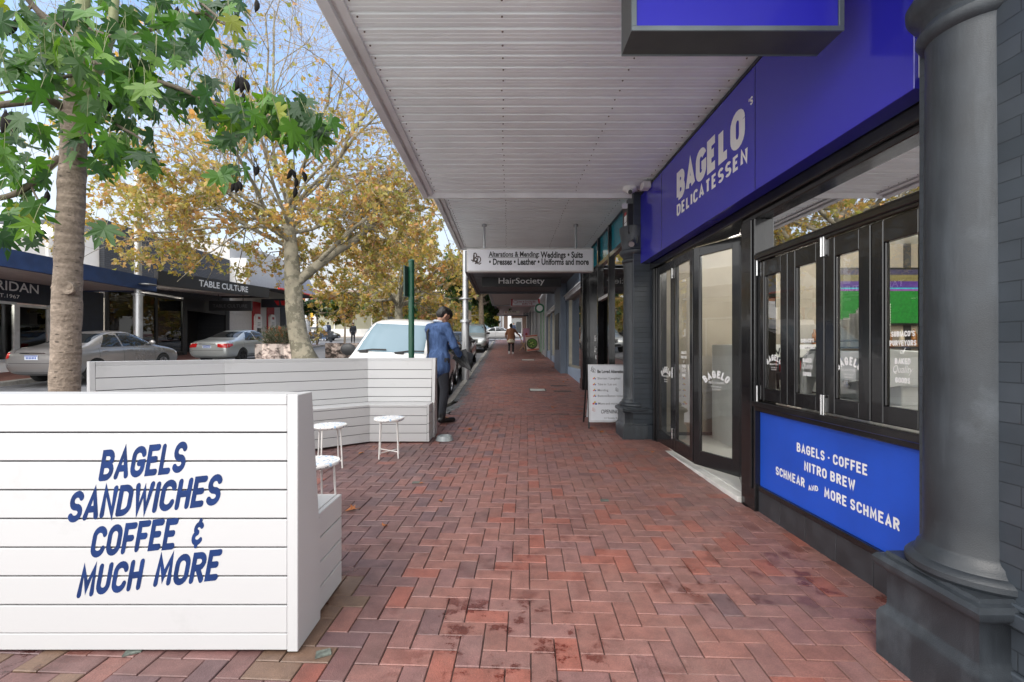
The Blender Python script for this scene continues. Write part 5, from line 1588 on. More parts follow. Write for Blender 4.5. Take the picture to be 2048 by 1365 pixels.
c = MB(); c.bx(XL - .14, XL - .02, 19.62, 24.4, 0, g0 + .35); c.bx(XL - .1, XL + .02, 24.4, 24.7, .4, 4.1); c.bx(XL - .1, XL + .02, 28.1, 28.35, .4, 4.1); c.bx(XL - .1, XL - .0, 24.7, 28.1, 3.45, 4.1); c.build('shopfront_frame', m_ink, tb)
c = MB(); c.bx(XL - 1.8, XL - 1.7, 24.7, 28.1, .4, 4.0); c.bx(XL - 1.7, XL - .1, 24.6, 24.7, .4, 4.0); c.build('entrance', m_ink, tb)
c = MB(); c.bx(XL - 4.5, XL - 4.4, 19.7, 24.6, .4, 4.1); c.bx(XL - 4.4, XL - .2, 19.7, 24.6, 0, g0); c.bx(XL - 4.4, XL - .1, 24.5, 24.6, .4, 4.1); c.build('interior', m_inner, tb)
for y in (20.6, 21.8, 23.2):
    for dx in (1.2, 2.6):
        c = MB()
        c.bx(XL - dx - .5, XL - dx + .5, y - .5, y + .5, g0 + .78, g0 + .82)
        for sx in (-.45, .45):
            for sy in (-.45, .45): c.bx(XL - dx + sx - .025, XL - dx + sx + .025, y + sy - .025, y + sy + .025, g0, g0 + .78)
        tag(c.build('display_table', m_wallw, None), 'white display table inside the tableware shop window', 'table', 'display tables behind the tableware shop glass')
us = empty('hanging_sign', (XL + 1.2, 26, 3.9), 'black sign box with grey capitals hung under the tableware shop awning', 'sign')
c = MB(); c.bx(XL + .2, XL + 2.6, 26.2, 26.35, 3.55, 4.12); c.build('sign_case', m_ink, us)
c = MB(); put_font(c, 'TABLE CULTURE', (XL + 1.4, 26.2, 3.74), UX, UZ, NY, .26, width=1.95, offset=.006); c.build('lettering', m_inkg, us)
c = MB()
for x in (.7, 2.1): c.tube([(XL + x, 26.27, 4.1), (XL + x, 26.27, 4.5)], .02, 6)
c.build('hanger', m_ink, us)
for par, px_, py_, pz_ in ((tb, XL - 1.6, 21, 3.8), (tb, XL - 1.6, 23.4, 3.8), (ln, XL - 1.6, 11, 2.9), (ln, XL - 1.6, 15, 2.9)):  # linen shop pair is added to brighten its inside; tableware pair are downlights
    ld = bpy.data.lights.new('shop_downlight_and_fill', 'POINT'); ld.energy = 60; ld.color = (1, .93, .84); ld.shadow_soft_size = .15
    lo = bpy.data.objects.new('shop_downlight_and_fill', ld); COL.objects.link(lo); lo.location = (px_, py_, pz_); lo.parent = par; lo.matrix_parent_inverse = wmat(par).inverted()
    c = MB(); c.lathe([(.001, 0), (.09, 0), (.1, .03)], (px_, py_, pz_ + .12), 12); c.build('downlight', m_lamp, par)  # the linen shop's glowing discs are added with its lamps
# bank on the corner
bk = empty('bank_building', (XL, 32, gz(32)), 'pale corner bank with red panels, cash machines and a curved ribbed awning', 'bank')
g0 = gz(29)
m_bankw = pm('bank_grey', (.50, .49, .48), .7, var=.05)
c = MB(); c.bx(XL - 10, XL, 28.52, 36.2, .4, 5.0); c.bx(XL - 10, XL, 28.52, 36.2, 5.0, 8.2); c.bx(XL, XL + .02, 28.52, 30.2, 3.6, 6.9); c.build('wall', m_bankw, bk)
c = MB(); c.bx(XL, XL + 1.0, 28.55, 28.95, 4.9, 7.0); c.build('party_pier', m_wallw, bk)
m_bred = pm('bank_red', (.34, .012, .018), .5)
for y0, y1 in ((31.0, 32.0), (32.9, 33.9)):
    c = MB(); c.bx(XL + .002, XL + .06, y0, y1, g0 + .1, 4.6); c.build('wall_panel', m_bred, bk)
c = MB(); c.bx(XL + .002, XL + .05, 34.9, 35.7, g0 + 1.3, 4.6); c.build('window', m_slatew, bk)
c = MB(); c.bx(XL + .002, XL + .03, 34.5, 36.2, g0 + .1, g0 + 1.3); c.build('base_band', m_lightgrey, bk)
m_corr = wave_mat('ribbed_awning', (.22, .22, .25), (.30, .30, .34), 'Y', 3.2)
c = MB(); arcs = []
for i in range(13):
    a = R(-90 + 90 * i / 12)
    arcs.append((-14.4 - 1.8 + 1.8 * math.cos(a + R(90)) if False else -16.0 + 1.8 * math.cos(R(i * 90 / 12)), 33.4 + 1.8 * math.sin(R(i * 90 / 12)) + 1.0))
path = [(-14.2, 28.9)] + [(-16.0 + 1.8 * math.cos(R(i * 7.5)), 34.2 + 1.8 * math.sin(R(i * 7.5))) for i in range(13)] + [(-20, 36.0)]
zb = lambda y: 5.12 + (y - 28.9) * .03
vs = []
for i, (x, y) in enumerate(path):
    vx_, vy_ = max(-1, min(1, (x + 17) / 2.8)), 0
    inx, iny = x - (1.0 if y < 35.9 else 0) * .55, y - (.55 if x < -15 else 0)
    vs += [(x, y, zb(y)), (x, y, zb(y) + .12), (inx * .5 + x * .5, iny * .5 + y * .5, zb(y) + .95), (inx, iny, zb(y) + 1.5)]
n_ = len(path)
c.add(vs, [(4 * i + k, 4 * i + 4 + k, 4 * i + 5 + k, 4 * i + 1 + k) for i in range(n_ - 1) for k in (1, 2)])
c.build('awning_roof', m_corr, bk)
c = MB(); c.add(vs, [(4 * i, 4 * i + 4, 4 * i + 5, 4 * i + 1) for i in range(n_ - 1)])
c.tube([(x + .02, y + .01, zb(y) + .06) for x, y in path], .07, 6); c.build('awning_edge', pm('edge_red', (.62, .03, .012), .5), bk)
c = MB(); c.add([(x, y, zb(y) + .02) for x, y in path] + [(XL, 36, zb(36) + .3), (XL, 28.9, zb(29) + .3)], [tuple(range(n_ + 2))]); c.build('awning_soffit', m_slatew, bk)
for k, (y, lab) in enumerate(((31.5, 'cash machine in white surround, the one nearer the tableware shop'), (33.4, 'cash machine in white surround, the one nearer the street corner'))):
    at = empty('cash_machine', (XL, y, g0), lab, 'cash machine')
    gq = gz(y)
    c = MB(); prof = [(y - .38, gq + .1), (y + .38, gq + .1), (y + .38, gq + 2.1), (y + .2, gq + 2.3), (y - .2, gq + 2.3), (y - .38, gq + 2.1)]
    c.prism(prof, lambda u, v, t: (XL + .065 + t, u, v), 0, .16); c.build('surround', m_wallw, at)
    c = MB(); c.bx(XL + .226, XL + .24, y - .26, y + .26, gq + .75, gq + 1.35); c.build('screen', m_ink, at)
    c = MB()
    for q in range(3): c.bx(XL + .226, XL + .232, y - .14 + q * .1, y - .06 + q * .1, gq + 1.95, gq + 2.12)
    for q in range(3): c.bx(XL + .226, XL + .23, y - .18, y + .18, gq + 1.5 + q * .1, gq + 1.53 + q * .1, 1)
    c.build('marking', [m_bred, m_inkg], at)
ws = empty('hanging_sign', (-15, 34.5, 4.3), 'small dark blue hanging sign with a red mark under the bank awning', 'sign')
c = MB(); c.bx(-16.9, -14.5, 32.0, 32.18, 4.28, 4.86); c.build('sign_case', pm('bank_navy', (.03, .04, .06), .5), ws)
c = MB()
for q in range(3):
    x = -15.85 + q * .42
    c.add([(x - .05, 31.995, 4.42), (x + .17, 31.995, 4.42), (x + .26, 31.995, 4.74), (x - .14, 31.995, 4.74)] if q == 1 else [(x - .02 + (.08 if q == 0 else 0), 31.995, 4.42), (x + .2 - (.08 if q == 2 else 0), 31.995, 4.42), (x + (.16 if q == 0 else .34), 31.995, 4.74), (x - (.16 if q == 0 else -.02), 31.995, 4.74)], [(0, 1, 2, 3)])
c.build('lettering', pm('mark_red', (.65, .015, .02), .5), ws)

# lamp standards
m_pole = pm('pole_silver', (.50, .51, .52), .35, metal=.65, var=.1, scale=2)
def lamp(x, y, r0, label, ring_z, arms=False, base_h=2.2, top=9):
    g = gz(y)
    s = empty('lamp_post', (x, y, g), label, 'lamp post')
    c = MB(); c.lathe([(r0, g - .1), (r0, ring_z), (r0 + .05, ring_z), (r0 + .05, ring_z + .07), (r0 * .78, ring_z + .09), (r0 * .76, top)], (x, y, 0), 20); c.build('post', m_pole, s, smooth=40)
    return s, g
s, g = lamp(-14.45, 18.2, .155, 'silver lamp post with a ringed collar standing by the far kerb', gz(18.2) + 2.75)
c = MB()
for k in (-1, 1):
    c.lathe([(.001, 3.76), (.3, 3.76), (.3, 3.80), (.001, 3.82)], (-14.45 + k * .42, 18.15, .12), 16)
c.build('bracket_light', m_steel2, s)
xk = (931 - VX) * 13.6 / F_PX
s, g = lamp(xk, 13.6, .112, 'silver lamp post with collars at the kerb beyond the parked van', 2.15, top=9)
c = MB(); c.lathe([(.105, 2.82), (.19, 2.83), (.19, 2.86), (.105, 2.87)], (xk, 13.6, 0), 20); c.lathe([(.11, 2.15), (.15, 2.15), (.15, 2.2), (.11, 2.2)], (xk, 13.6, 0), 20); c.build('collar', m_pole, s, smooth=40)
for i, (px, d, r_) in enumerate(((1000.5, 48, .12), (1006, 55, .10), (615, 46, .25))):
    lamp((px - VX) * d / F_PX, d, r_, ('slim pale pole far off on the right beyond the crossing car', 'slimmest pole in the far distance by the veranda', 'pale lamp post beside the walkers across the side street')[i], gz(d) + 3.0, top=gz(d) + 8)

# buildings beyond the side street, left
wb = empty('white_building', (-26, 62, gz(60)), 'blank white rendered building across the side street', 'building')
c = MB(); c.bx(-42, -24.2, 60.5, 75, gz(60) - .5, gz(60) + 4.6); c.bx(-42, -24.2, 60.4, 60.5, gz(60) + 4.2, gz(60) + 4.6); c.build('wall', m_wallw, wb)
c = MB(); c.bx(-36, -25.5, 61.5, 70, gz(60) + 4.6, gz(60) + 6.4); c.build('roof', pm('roof_terracotta', (.32, .12, .06), .8, var=.3), wb)
c = MB(); c.bx(-24.2, -15.2, 59.5, 75, gz(60) - .5, gz(60) + 5.0)
fb_ = empty('fluted_building', (-20, 60, gz(60)), 'low building with pale green vertical fins and sweeping roof', 'building')
c.build('wall', wave_mat('fins', (.20, .19, .13), (.48, .47, .36), 'X', 3.6), fb_)
c = MB(); c.bx(-24.4, -13, 59.3, 59.48, gz(60) - .4, gz(60) + .95); c.build('base_wall', m_wallw, fb_)
for x in (-22.0, -19.6, -17.2):
    c = MB(); c.bx(x - .05, x + .05, 59.36, 59.5, gz(60) + .95, gz(60) + 4.6); c.build('mullion', m_wallw, fb_)
c = MB(); vs = []
for i in range(11):
    t = i / 10; x = -25 + 15 * t
    zt = gz(60) + 5.0 + .9 * math.sin(t * 3.14) - 1.5 * t * t
    vs += [(x, 57.6, zt - .15), (x, 76, zt + .5), (x, 57.6, zt + .1), (x, 76, zt + .8)]
c.add(vs, [(4 * i + a, 4 * i + 4 + a, 4 * i + 4 + b_, 4 * i + b_) for i in range(10) for a, b_ in ((0, 1), (2, 3), (0, 2))])
c.build('roof', pm('roof_brown', (.30, .22, .19), .7), fb_)
c = MB(); c.bx(-15.1, -10.2, 59.5, 72, gz(60) - .5, gz(60) + 3.4); c.build('glazed_wing', pm('wing_dark', (.09, .10, .11), .3, var=.5, scale=1.2), fb_)
for x in (-14.0, -12.6, -11.2):
    c = MB(); c.bx(x, x + .9, 59.42, 59.5, gz(60) + .9, gz(60) + 3); c.build('window', m_lightgrey, fb_)
eb = empty('white_tower_house', (-13, 92, gz(90)), 'tall white building with curved white eaves in the distance', 'building')
c = MB(); c.bx(-18.5, -11.2, 90, 100, gz(90) - 1, gz(90) + 9.2); c.build('wall', m_wallw, eb)
for k in range(3):
    c = MB(); c.prism([(0, 0), (3.6, -2.2), (3.8, -1.9), (.6, .8)], lambda u, v, t: (-16.6 + u, t, gz(90) + 7.4 - k * 1.9 + v), 87.5 - k * .4, 89.9); c.build('curved_eave', m_wallw, eb)
for k in range(3):
    for q in range(3):
        c = MB(); c.bx(-13.4 + q * .8, -12.9 + q * .8, 89.92, 90, gz(90) + 2 + k * 2.2, gz(90) + 3.3 + k * 2.2); c.build('window', pm('brick_orange', (.4, .13, .07), .6), eb)
# planters on the bed
m_photo, n, l, b = nodes_of('old_photo_print')
tc = n.new("ShaderNodeTexCoord"); mp = n.new("ShaderNodeMapping"); mp.inputs['Scale'].default_value = (1.6, 1.6, 2.4); l.new(tc.outputs['Object'], mp.inputs[0])
v = n.new("ShaderNodeTexNoise"); v.inputs['Scale'].default_value = 2.2; v.inputs['Detail'].default_value = 8; v.inputs['Roughness'].default_value = .65; l.new(mp.outputs[0], v.inputs['Vector'])
rp = n.new("ShaderNodeValToRGB"); e = rp.color_ramp.elements; e[0].position = .40; e[0].color = (.035, .028, .024, 1); e[1].position = .56; e[1].color = (.56, .49, .45, 1); q = e.new(.47); q.color = (.26, .205, .185, 1)
at = n.new("ShaderNodeVertexColor"); at.layer_name = "tint"; mx = n.new("ShaderNodeMix"); mx.data_type = 'RGBA'; mx.blend_type = 'MULTIPLY'; mx.inputs[0].default_value = 1
l.new(v.outputs['Fac'], rp.inputs[0]); l.new(rp.outputs[0], mx.inputs[6]); l.new(at.outputs['Color'], mx.inputs[7]); l.new(mx.outputs[2], b.inputs['Base Color']); b.inputs['Roughness'].default_value = .5
def planter(x, y, w, d_, h, label):
    g = gz(y)
    s = empty('planter', (x, y, g), label, 'planter')
    c = MB(); n_ = 6
    for i in range(n_):
        c.col = (lambda k: (k, k * .96, k * .92))(1.35 if i in (1, 4) else (.75 if i in (0, 3) else 1.0))
        x0, x1 = x - w / 2 + i * w / n_, x - w / 2 + (i + 1) * w / n_
        c.bx(x0, x1, y - d_ / 2, y - d_ / 2 + .05, g, g + h)
    c.col = (1, .96, .92); c.bx(x - w / 2, x - w / 2 + .05, y - d_ / 2 + .05, y + d_ / 2, g, g + h); c.bx(x + w / 2 - .05, x + w / 2, y - d_ / 2 + .05, y + d_ / 2, g, g + h); c.bx(x - w / 2, x + w / 2, y + d_ / 2, y + d_ / 2 + .05, g, g + h)
    c.build('box', m_photo, s)
    c = MB(); c.bx(x - w / 2 + .05, x + w / 2 - .05, y - d_ / 2 + .05, y + d_ / 2, g, g + h - .05); c.build('soil', m_mulch, s)
    return s
planter(-8.52, 17.8, 1.6, 1.2, .86, 'planter box printed with old photographs holding the rosemary bush')
planter(-7.05, 20.6, 1.5, 1.2, .78, 'brown photo printed planter box right of the plane tree trunk')
# street bench
g0 = gz(41)
bn = empty('street_bench', (-16.1, 41, g0), 'dark slatted street bench by the corner beside the small trees', 'bench')
c = MB()
for k in range(4): c.box((-16.1, 41 - .18 + k * .13, g0 + .45), (1.5, .1, .03))
c.build('seat', m_slatew, bn)
c = MB()
for k in range(4): c.box((-16.1, 41.3, g0 + .55 + k * .13), (1.5, .03, .1))
c.build('backrest', m_slatew, bn)
for x in (-16.7, -15.5):
    c = MB(); c.bx(x - .03, x + .03, 40.8, 41.3, g0, g0 + .45); c.bx(x - .03, x + .03, 41.25, 41.32, g0 + .45, g0 + 1.0); c.build('leg', m_slatew, bn)
yb_ = empty('bollard_sign', (-20, 49, gz(49)), 'yellow topped round sign on a post across the side street', 'sign')
c = MB(); c.tube([((687 - VX) * 49 / F_PX * 1.2, 49, gz(49)), ((687 - VX) * 49 / F_PX * 1.2, 49, gz(49) + 2.6)], .06, 8); c.build('post', pm('sign_yellow', (.6, .38, .03), .5), yb_)
c = MB(); c.lathe([(.001, -.03), (.42, -.03), (.42, .03), (.001, .03)], ((687 - VX) * 49 / F_PX * 1.2, 48.92, gz(49) + 2.7), 20, 0, Matrix.Rotation(R(90), 3, 'X')); c.build('disc', MATS['sign_yellow'], yb_)
# ------------------------------------------------------------------ vehicles
def car_paint(name, c, metal=.5, rough=.28):
    return pm(name, c, rough, metal=metal, var=.02, scale=1.5, coat=.8, rvar=.02)
m_tyre = pm('tyre_rubber', (.018, .018, .018), .8, var=.2)
m_rim = pm('alloy', (.50, .50, .52), .3, metal=.8, var=.05)
m_rimdark = pm('alloy_dark', (.03, .03, .032), .35, metal=.5)
m_cglass, n, l, b = nodes_of('car_glass')
b.inputs['Base Color'].default_value = (.012, .015, .017, 1); b.inputs['Roughness'].default_value = .03; b.inputs['IOR'].default_value = 1.6
m_vglass, n, l, b = nodes_of('windscreen_glass')
b.inputs['Base Color'].default_value = (.16, .23, .27, 1); b.inputs['Roughness'].default_value = .08; b.inputs['IOR'].default_value = 1.55
m_red = pm('tail_red', (.45, .008, .008), .15, var=.3, scale=30, coat=.5)
m_lens = pm('head_lens', (.55, .58, .60), .12, var=.3, scale=25, coat=.6)
m_trim = pm('black_trim', (.015, .015, .016), .5)
m_plate = pm('number_plate', (.62, .66, .74), .4)
m_platei = pm('plate_blue', (.03, .08, .35), .5)
m_chrome = pm('chrome', (.75, .75, .76), .12, metal=1, var=.02)

SEDAN = [(-2.41, .42, .70, .78, .70, .52), (-2.36, .30, .84, .94, .84, .66), (-2.15, .24, .91, 1.015, .89, .71), (-1.75, .21, .94, 1.06, .91, .71), (-1.42, .20, .945, 1.10, .915, .70),
         (-.90, .20, .94, 1.36, .915, .60), (-.45, .20, .935, 1.455, .915, .585), (.10, .20, .93, 1.465, .915, .585), (.45, .20, .92, 1.42, .915, .59), (1.02, .20, .91, 1.06, .91, .70),
         (1.30, .20, .89, .98, .905, .72), (1.80, .22, .83, .90, .88, .70), (2.18, .25, .74, .79, .83, .62), (2.36, .30, .62, .67, .72, .52), (2.42, .40, .52, .56, .55, .40)]
SUV = [(-2.30, .50, .85, 1.0, .75, .55), (-2.25, .36, 1.0, 1.45, .88, .62), (-2.0, .32, 1.02, 1.70, .91, .64), (-1.2, .30, 1.03, 1.77, .92, .66), (-.3, .30, 1.03, 1.78, .92, .66), (.25, .30, 1.03, 1.70, .92, .66),
       (.95, .30, 1.03, 1.18, .92, .74), (1.25, .30, 1.02, 1.13, .92, .76), (1.85, .32, .97, 1.05, .90, .72), (2.2, .36, .86, .92, .86, .66), (2.33, .42, .70, .76, .74, .54), (2.37, .5, .62, .66, .6, .44)]
VAN = [(-2.12, .45, .95, 1.2, .76, .6), (-2.08, .32, 1.06, 1.72, .83, .64), (-1.8, .28, 1.08, 1.84, .85, .66), (-.8, .26, 1.08, 1.87, .85, .68), (.3, .26, 1.08, 1.85, .85, .68), (.62, .26, 1.08, 1.78, .85, .68),
       (1.45, .26, 1.05, 1.18, .85, .74), (1.62, .27, 1.0, 1.10, .85, .74), (1.95, .30, .90, .97, .83, .68), (2.08, .36, .76, .82, .76, .56), (2.12, .45, .64, .68, .64, .44)]
def car(name, label, spec, paint, loc, yaw, wheels=(1.38, -1.34), wr=.325, glass=None, rim=None, pitch=None, roll=0.0, kind='sedan', scale=1.0, plate=True, details=True, group=None):
    s = empty(name, loc, label, 'van' if kind == 'van' else 'car', group)
    vs, fs = [], []
    K = 9
    for (y, zb, zs, zt, w, wt) in spec:
        half = [(0, zb), (.75 * w, zb), (.95 * w, zb + .10), (w, zb + .45 * (zs - zb)), (.985 * w, zs - .06), (.93 * w if zt - zs < .3 else .955 * w, zs + .015),
                ((wt + .06) if zt - zs > .3 else .86 * w, zt - (.07 if zt - zs > .3 else .03)), (wt * .7, zt - .008), (0, zt)]
        vs += [(x, y, z) for x, z in half] + [(-x, y, z) for x, z in half[-2:0:-1]]
    m = 2 * K - 2
    n_ = len(spec)
    for i in range(n_ - 1):
        for j in range(m):
            q = (j + 1) % m
            fs.append((i * m + j, i * m + q, (i + 1) * m + q, (i + 1) * m + j))
    fs.append(tuple(range(m))); fs.append(tuple(range((n_ - 1) * m, n_ * m))[::-1])
    me = bpy.data.meshes.new('body'); me.from_pydata(vs, [], fs)
    bm = bmesh.new(); bm.from_mesh(me); bmesh.ops.recalc_face_normals(bm, faces=bm.faces); bm.to_mesh(me); bm.free()
    tmp = bpy.data.objects.new('body', me); COL.objects.link(tmp)
    sm = tmp.modifiers.new('s', 'SUBSURF'); sm.levels = 2; sm.render_levels = 2
    me2 = evaluated(tmp); tmp.modifiers.clear(); tmp.data = me2
    # wheel arches
    wmax = max(q[4] for q in spec)
    cut = MB()
    for y in wheels:
        for k in (-1, 1):
            x0, x1 = k * (wmax - .26), k * (wmax + .2)
            rx_ = Matrix.Rotation(R(90), 3, 'Y')
            cut.lathe([(.0001, min(x0, x1)), (wr + .045, min(x0, x1)), (wr + .045, max(x0, x1)), (.0001, max(x0, x1))], (0, y, wr), 28, 0, rx_)
    co = cut.build('cutter', m_trim, None, fix=True)
    bo = tmp.modifiers.new('b', 'BOOLEAN'); bo.operation = 'DIFFERENCE'; bo.object = co; bo.solver = 'EXACT'
    me3 = evaluated(tmp); tmp.modifiers.clear()
    bpy.data.objects.remove(tmp); bpy.data.objects.remove(co)
    bmm = bmesh.new(); bmm.from_mesh(me3); bvh = BVHTree.FromBMesh(bmm); bmm.free()
    me3.materials.clear(); me3.materials.append(paint)
    me3.polygons.foreach_set('material_index', [0] * len(me3.polygons))
    me3.shade_smooth(); me3.set_sharp_from_angle(angle=R(38))
    body = link('body', me3, s, world=False)
    def cast(o, d):
        h = bvh.ray_cast(Vector(o), Vector(d), 12)
        return (h[0], h[1]) if h[0] is not None else (None, None)
    def side(k, corners, mb, lift=.004, nu=8, nv=5, mi=0):
        """patch on the flank; corners (y, z) counted round"""
        a, b_, c_, d_ = [Vector(q) for q in corners]
        pts = []
        for j in range(nv + 1):
            for i in range(nu + 1):
                u, v = i / nu, j / nv
                q = (a * (1 - u) + b_ * u) * (1 - v) + (d_ * (1 - u) + c_ * u) * v
                h, nn = cast((k * 3, q.x, q.y), (-k, 0, 0))
                if h is None: h, nn = Vector((k * wmax * .6, q.x, q.y)), Vector((k, 0, 0))
                if nn.x * k < 0: nn = -nn
                pts.append(h + nn * lift)
        w_ = nu + 1
        mb.add(pts, [(j * w_ + i, j * w_ + i + 1, (j + 1) * w_ + i + 1, (j + 1) * w_ + i) for j in range(nv) for i in range(nu)], mi)
    def face(k, corners, mb, lift=.004, nu=10, nv=5, mi=0):
        """patch seen from the front (k=1) or the rear (k=-1); corners (x, z)"""
        a, b_, c_, d_ = [Vector(q) for q in corners]
        pts = []
        for j in range(nv + 1):
            for i in range(nu + 1):
                u, v = i / nu, j / nv
                q = (a * (1 - u) + b_ * u) * (1 - v) + (d_ * (1 - u) + c_ * u) * v
                h, nn = cast((q.x, k * 4, q.y), (0, -k, 0))
                if h is None: h, nn = Vector((q.x, k * abs(spec[0][0]), q.y)), Vector((0, k, 0))
                if nn.y * k < 0: nn = -nn
                pts.append(h + nn * lift)
        w_ = nu + 1
        mb.add(pts, [(j * w_ + i, j * w_ + i + 1, (j + 1) * w_ + i + 1, (j + 1) * w_ + i) for j in range(nv) for i in range(nu)], mi)
    G = glass or m_cglass
    if kind == 'sedan':
        sidewins = [[(-.30, .985), (.92, .975), (.50, 1.34), (-.30, 1.385)], [(-1.12, 1.00), (-.36, .985), (-.36, 1.385), (-.72, 1.33)]]
        fws = [(-.70, 1.05), (.70, 1.05), (.55, 1.385), (-.55, 1.385)]; rws = [(-.64, 1.12), (.64, 1.12), (.53, 1.37), (-.53, 1.37)]
        seams = [(.98, .30, .93), (-.33, .30, .95), (-1.22, .55, .96)]; hnd = [(-.10, .86), (-1.02, .87)]
    elif kind == 'suv':
        sidewins = [[(-.38, 1.10), (.85, 1.09), (.38, 1.58), (-.38, 1.64)], [(-1.25, 1.11), (-.44, 1.10), (-.44, 1.64), (-1.15, 1.64)], [(-2.0, 1.13), (-1.33, 1.11), (-1.28, 1.63), (-1.85, 1.58)]]
        fws = [(-.74, 1.20), (.74, 1.20), (.60, 1.64), (-.60, 1.64)]; rws = [(-.68, 1.12), (.68, 1.12), (.56, 1.58), (-.56, 1.58)]
        seams = [(.95, .4, 1.05), (-.41, .4, 1.07), (-1.3, .6, 1.07)]; hnd = [(-.15, .97), (-1.1, .98)]
    else:
        sidewins = [[(-.10, 1.13), (1.22, 1.12), (.72, 1.66), (-.10, 1.70)], [(-1.9, 1.14), (-.2, 1.13), (-.2, 1.70), (-1.8, 1.70)]]
        fws = [(-.745, 1.20), (.745, 1.20), (.635, 1.735), (-.635, 1.735)]; rws = [(-.66, 1.16), (.66, 1.16), (.58, 1.64), (-.58, 1.64)]
        seams = [(1.3, .36, 1.08), (-.15, .36, 1.10)]; hnd = [(.02, 1.0)]
    c = MB(); face(1, fws, c, .005, 14, 8); c.build('windscreen', m_vglass if kind in ('van', 'suv') else G, s, smooth=60, world=False)
    c = MB(); face(-1, rws, c, .005, 14, 8); c.build('rear_window', G, s, smooth=60, world=False)
    for k in (-1, 1):
        for w_ in sidewins:
            c = MB(); side(k, w_, c, .004); c.build('side_window', G, s, smooth=60, world=False)
    c = MB()
    for k in (-1, 1):
        for y, z0, z1 in seams: side(k, [(y - .004, z0), (y + .004, z0), (y + .004, z1), (y - .004, z1)], c, .002, 1, 8)
        side(k, [(wheels[1] + .42, .36), (wheels[0] - .42, .36), (wheels[0] - .42, .375), (wheels[1] + .42, .375)], c, .003, 8, 1)
    for w_ in (sidewins if details else []):
        for k in (-1, 1):
            z0 = w_[0][1]
            side(k, [(w_[0][0], z0 - .012), (w_[1][0], w_[1][1] - .012), (w_[1][0], w_[1][1]), (w_[0][0], z0)], c, .006, 6, 1)
    c.build('door_seam', m_trim, s, world=False)
    for k in (-1, 1):
        for y, z in hnd:
            c = MB(); h, nn = cast((k * 3, y, z), (-k, 0, 0))
            if h: c.box(h + Vector((k * .012, 0, 0)), (.03, .20, .028)); c.build('door_handle', paint, s, bevel=.008, world=False)
        y, z = (sidewins[0][1][0] - .10, sidewins[0][1][1] + .05)
        c = MB(); h, nn = cast((k * 3, y, z), (-k, 0, 0)); h = h or Vector((k * .8, y, z))
        big = 1.55 if kind == 'van' else 1.0
        c.sphere(h + Vector((k * .13 * (1.1 if big > 1 else 1), .02, .03)), .1, 14, 0, (1.1 * big * .95, .7, .78 * big)); c.beam(h, h + Vector((k * .1, .01, .02)), .05, .05)
        c.build('wing_mirror', m_trim if kind == 'van' or details == 'dark' else paint, s, smooth=60, world=False)
    L0, L1 = spec[0][0], spec[-1][0]
    zt = 1.0 if kind == 'suv' else .80
    for k in (-1, 1):
        zr = {'sedan': (.70, .90), 'suv': (.85, 1.12), 'van': (.80, 1.15)}[kind]
        c = MB(); xi = .66 if details is True and kind == 'sedan' else .46; face(-1, [(k * xi, zr[0] + .04), (k * .86, zr[0]), (k * .84, zr[1] - .02), (k * (xi - .02), zr[1] - .01)], c, .006, 8, 4); side(k, [(L0 + .1, zr[0] + .02), (L0 + .42, zr[0] + .1), (L0 + .40, zr[1] - .03), (L0 + .16, zr[1] - .01)], c, .006, 5, 4); c.build('tail_light', m_red, s, smooth=60, world=False)
        zf = {'sedan': (.60, .74), 'suv': (.72, .92), 'van': (.72, .90)}[kind]
        c = MB(); face(1, [(k * .42, zf[0] + .02), (k * .80, zf[0] + .03), (k * .76, zf[1]), (k * .42, zf[1] - .02)], c, .006, 8, 4); side(k, [(L1 - .36, zf[0] + .06), (L1 - .12, zf[0] + .03), (L1 - .16, zf[1] - .02), (L1 - .42, zf[1])], c, .006, 4, 3); c.build('headlight', m_lens, s, smooth=60, world=False)
    c = MB(); zg = {'sedan': (.50, .64), 'suv': (.62, .84), 'van': (.60, .72)}[kind]
    face(1, [(-.38, zg[0]), (.38, zg[0]), (.40, zg[1]), (-.40, zg[1])], c, .006); face(1, [(-.6, zg[0] - .18), (.6, zg[0] - .18), (.55, zg[0] - .08), (-.55, zg[0] - .08)], c, .004)
    c.build('grille', m_trim, s, world=False)
    if plate:
        for k in (-1, 1):
            zp = {'sedan': .76, 'suv': .95, 'van': .70}[kind] if k < 0 else zg[0] - .1
            c = MB(); h, nn = cast((0, k * 4, zp), (0, -k, 0)); h = h or Vector((0, L0 if k < 0 else L1, zp))
            c.box(h + Vector((0, k * .012, 0)), (.37, .012, .12)); c.box(h + Vector((0, k * .019, .045)), (.36, .002, .022), 1)
            for q in range(7): c.box(h + Vector((-.13 + q * .043, k * .019, -.01)), (.026, .002, .055), 1)
            c.build('number_plate', [m_plate, m_platei], s, world=False)
    c = MB(); zbmp = {'sedan': .46, 'suv': .6, 'van': .5}[kind]
    face(-1, [(-.82, zbmp + .14), (.82, zbmp + .14), (.82, zbmp + .15), (-.82, zbmp + .15)], c, .003, 12, 1)
    face(-1, [(-.6, .30), (.6, .30), (.6, .36), (-.6, .36)], c, .003, 12, 1)
    c.build('bumper_trim', m_trim, s, world=False)
    if kind == 'sedan' and details:
        c = MB(); h, nn = cast((0, -4, .90), (0, 1, 0))
        face(-1, [(-.36, .86), (.36, .86), (.36, .885), (-.36, .885)], c, .006, 8, 1)
        c.build('boot_trim', m_chrome, s, world=False)
    rimm = rim or m_rim
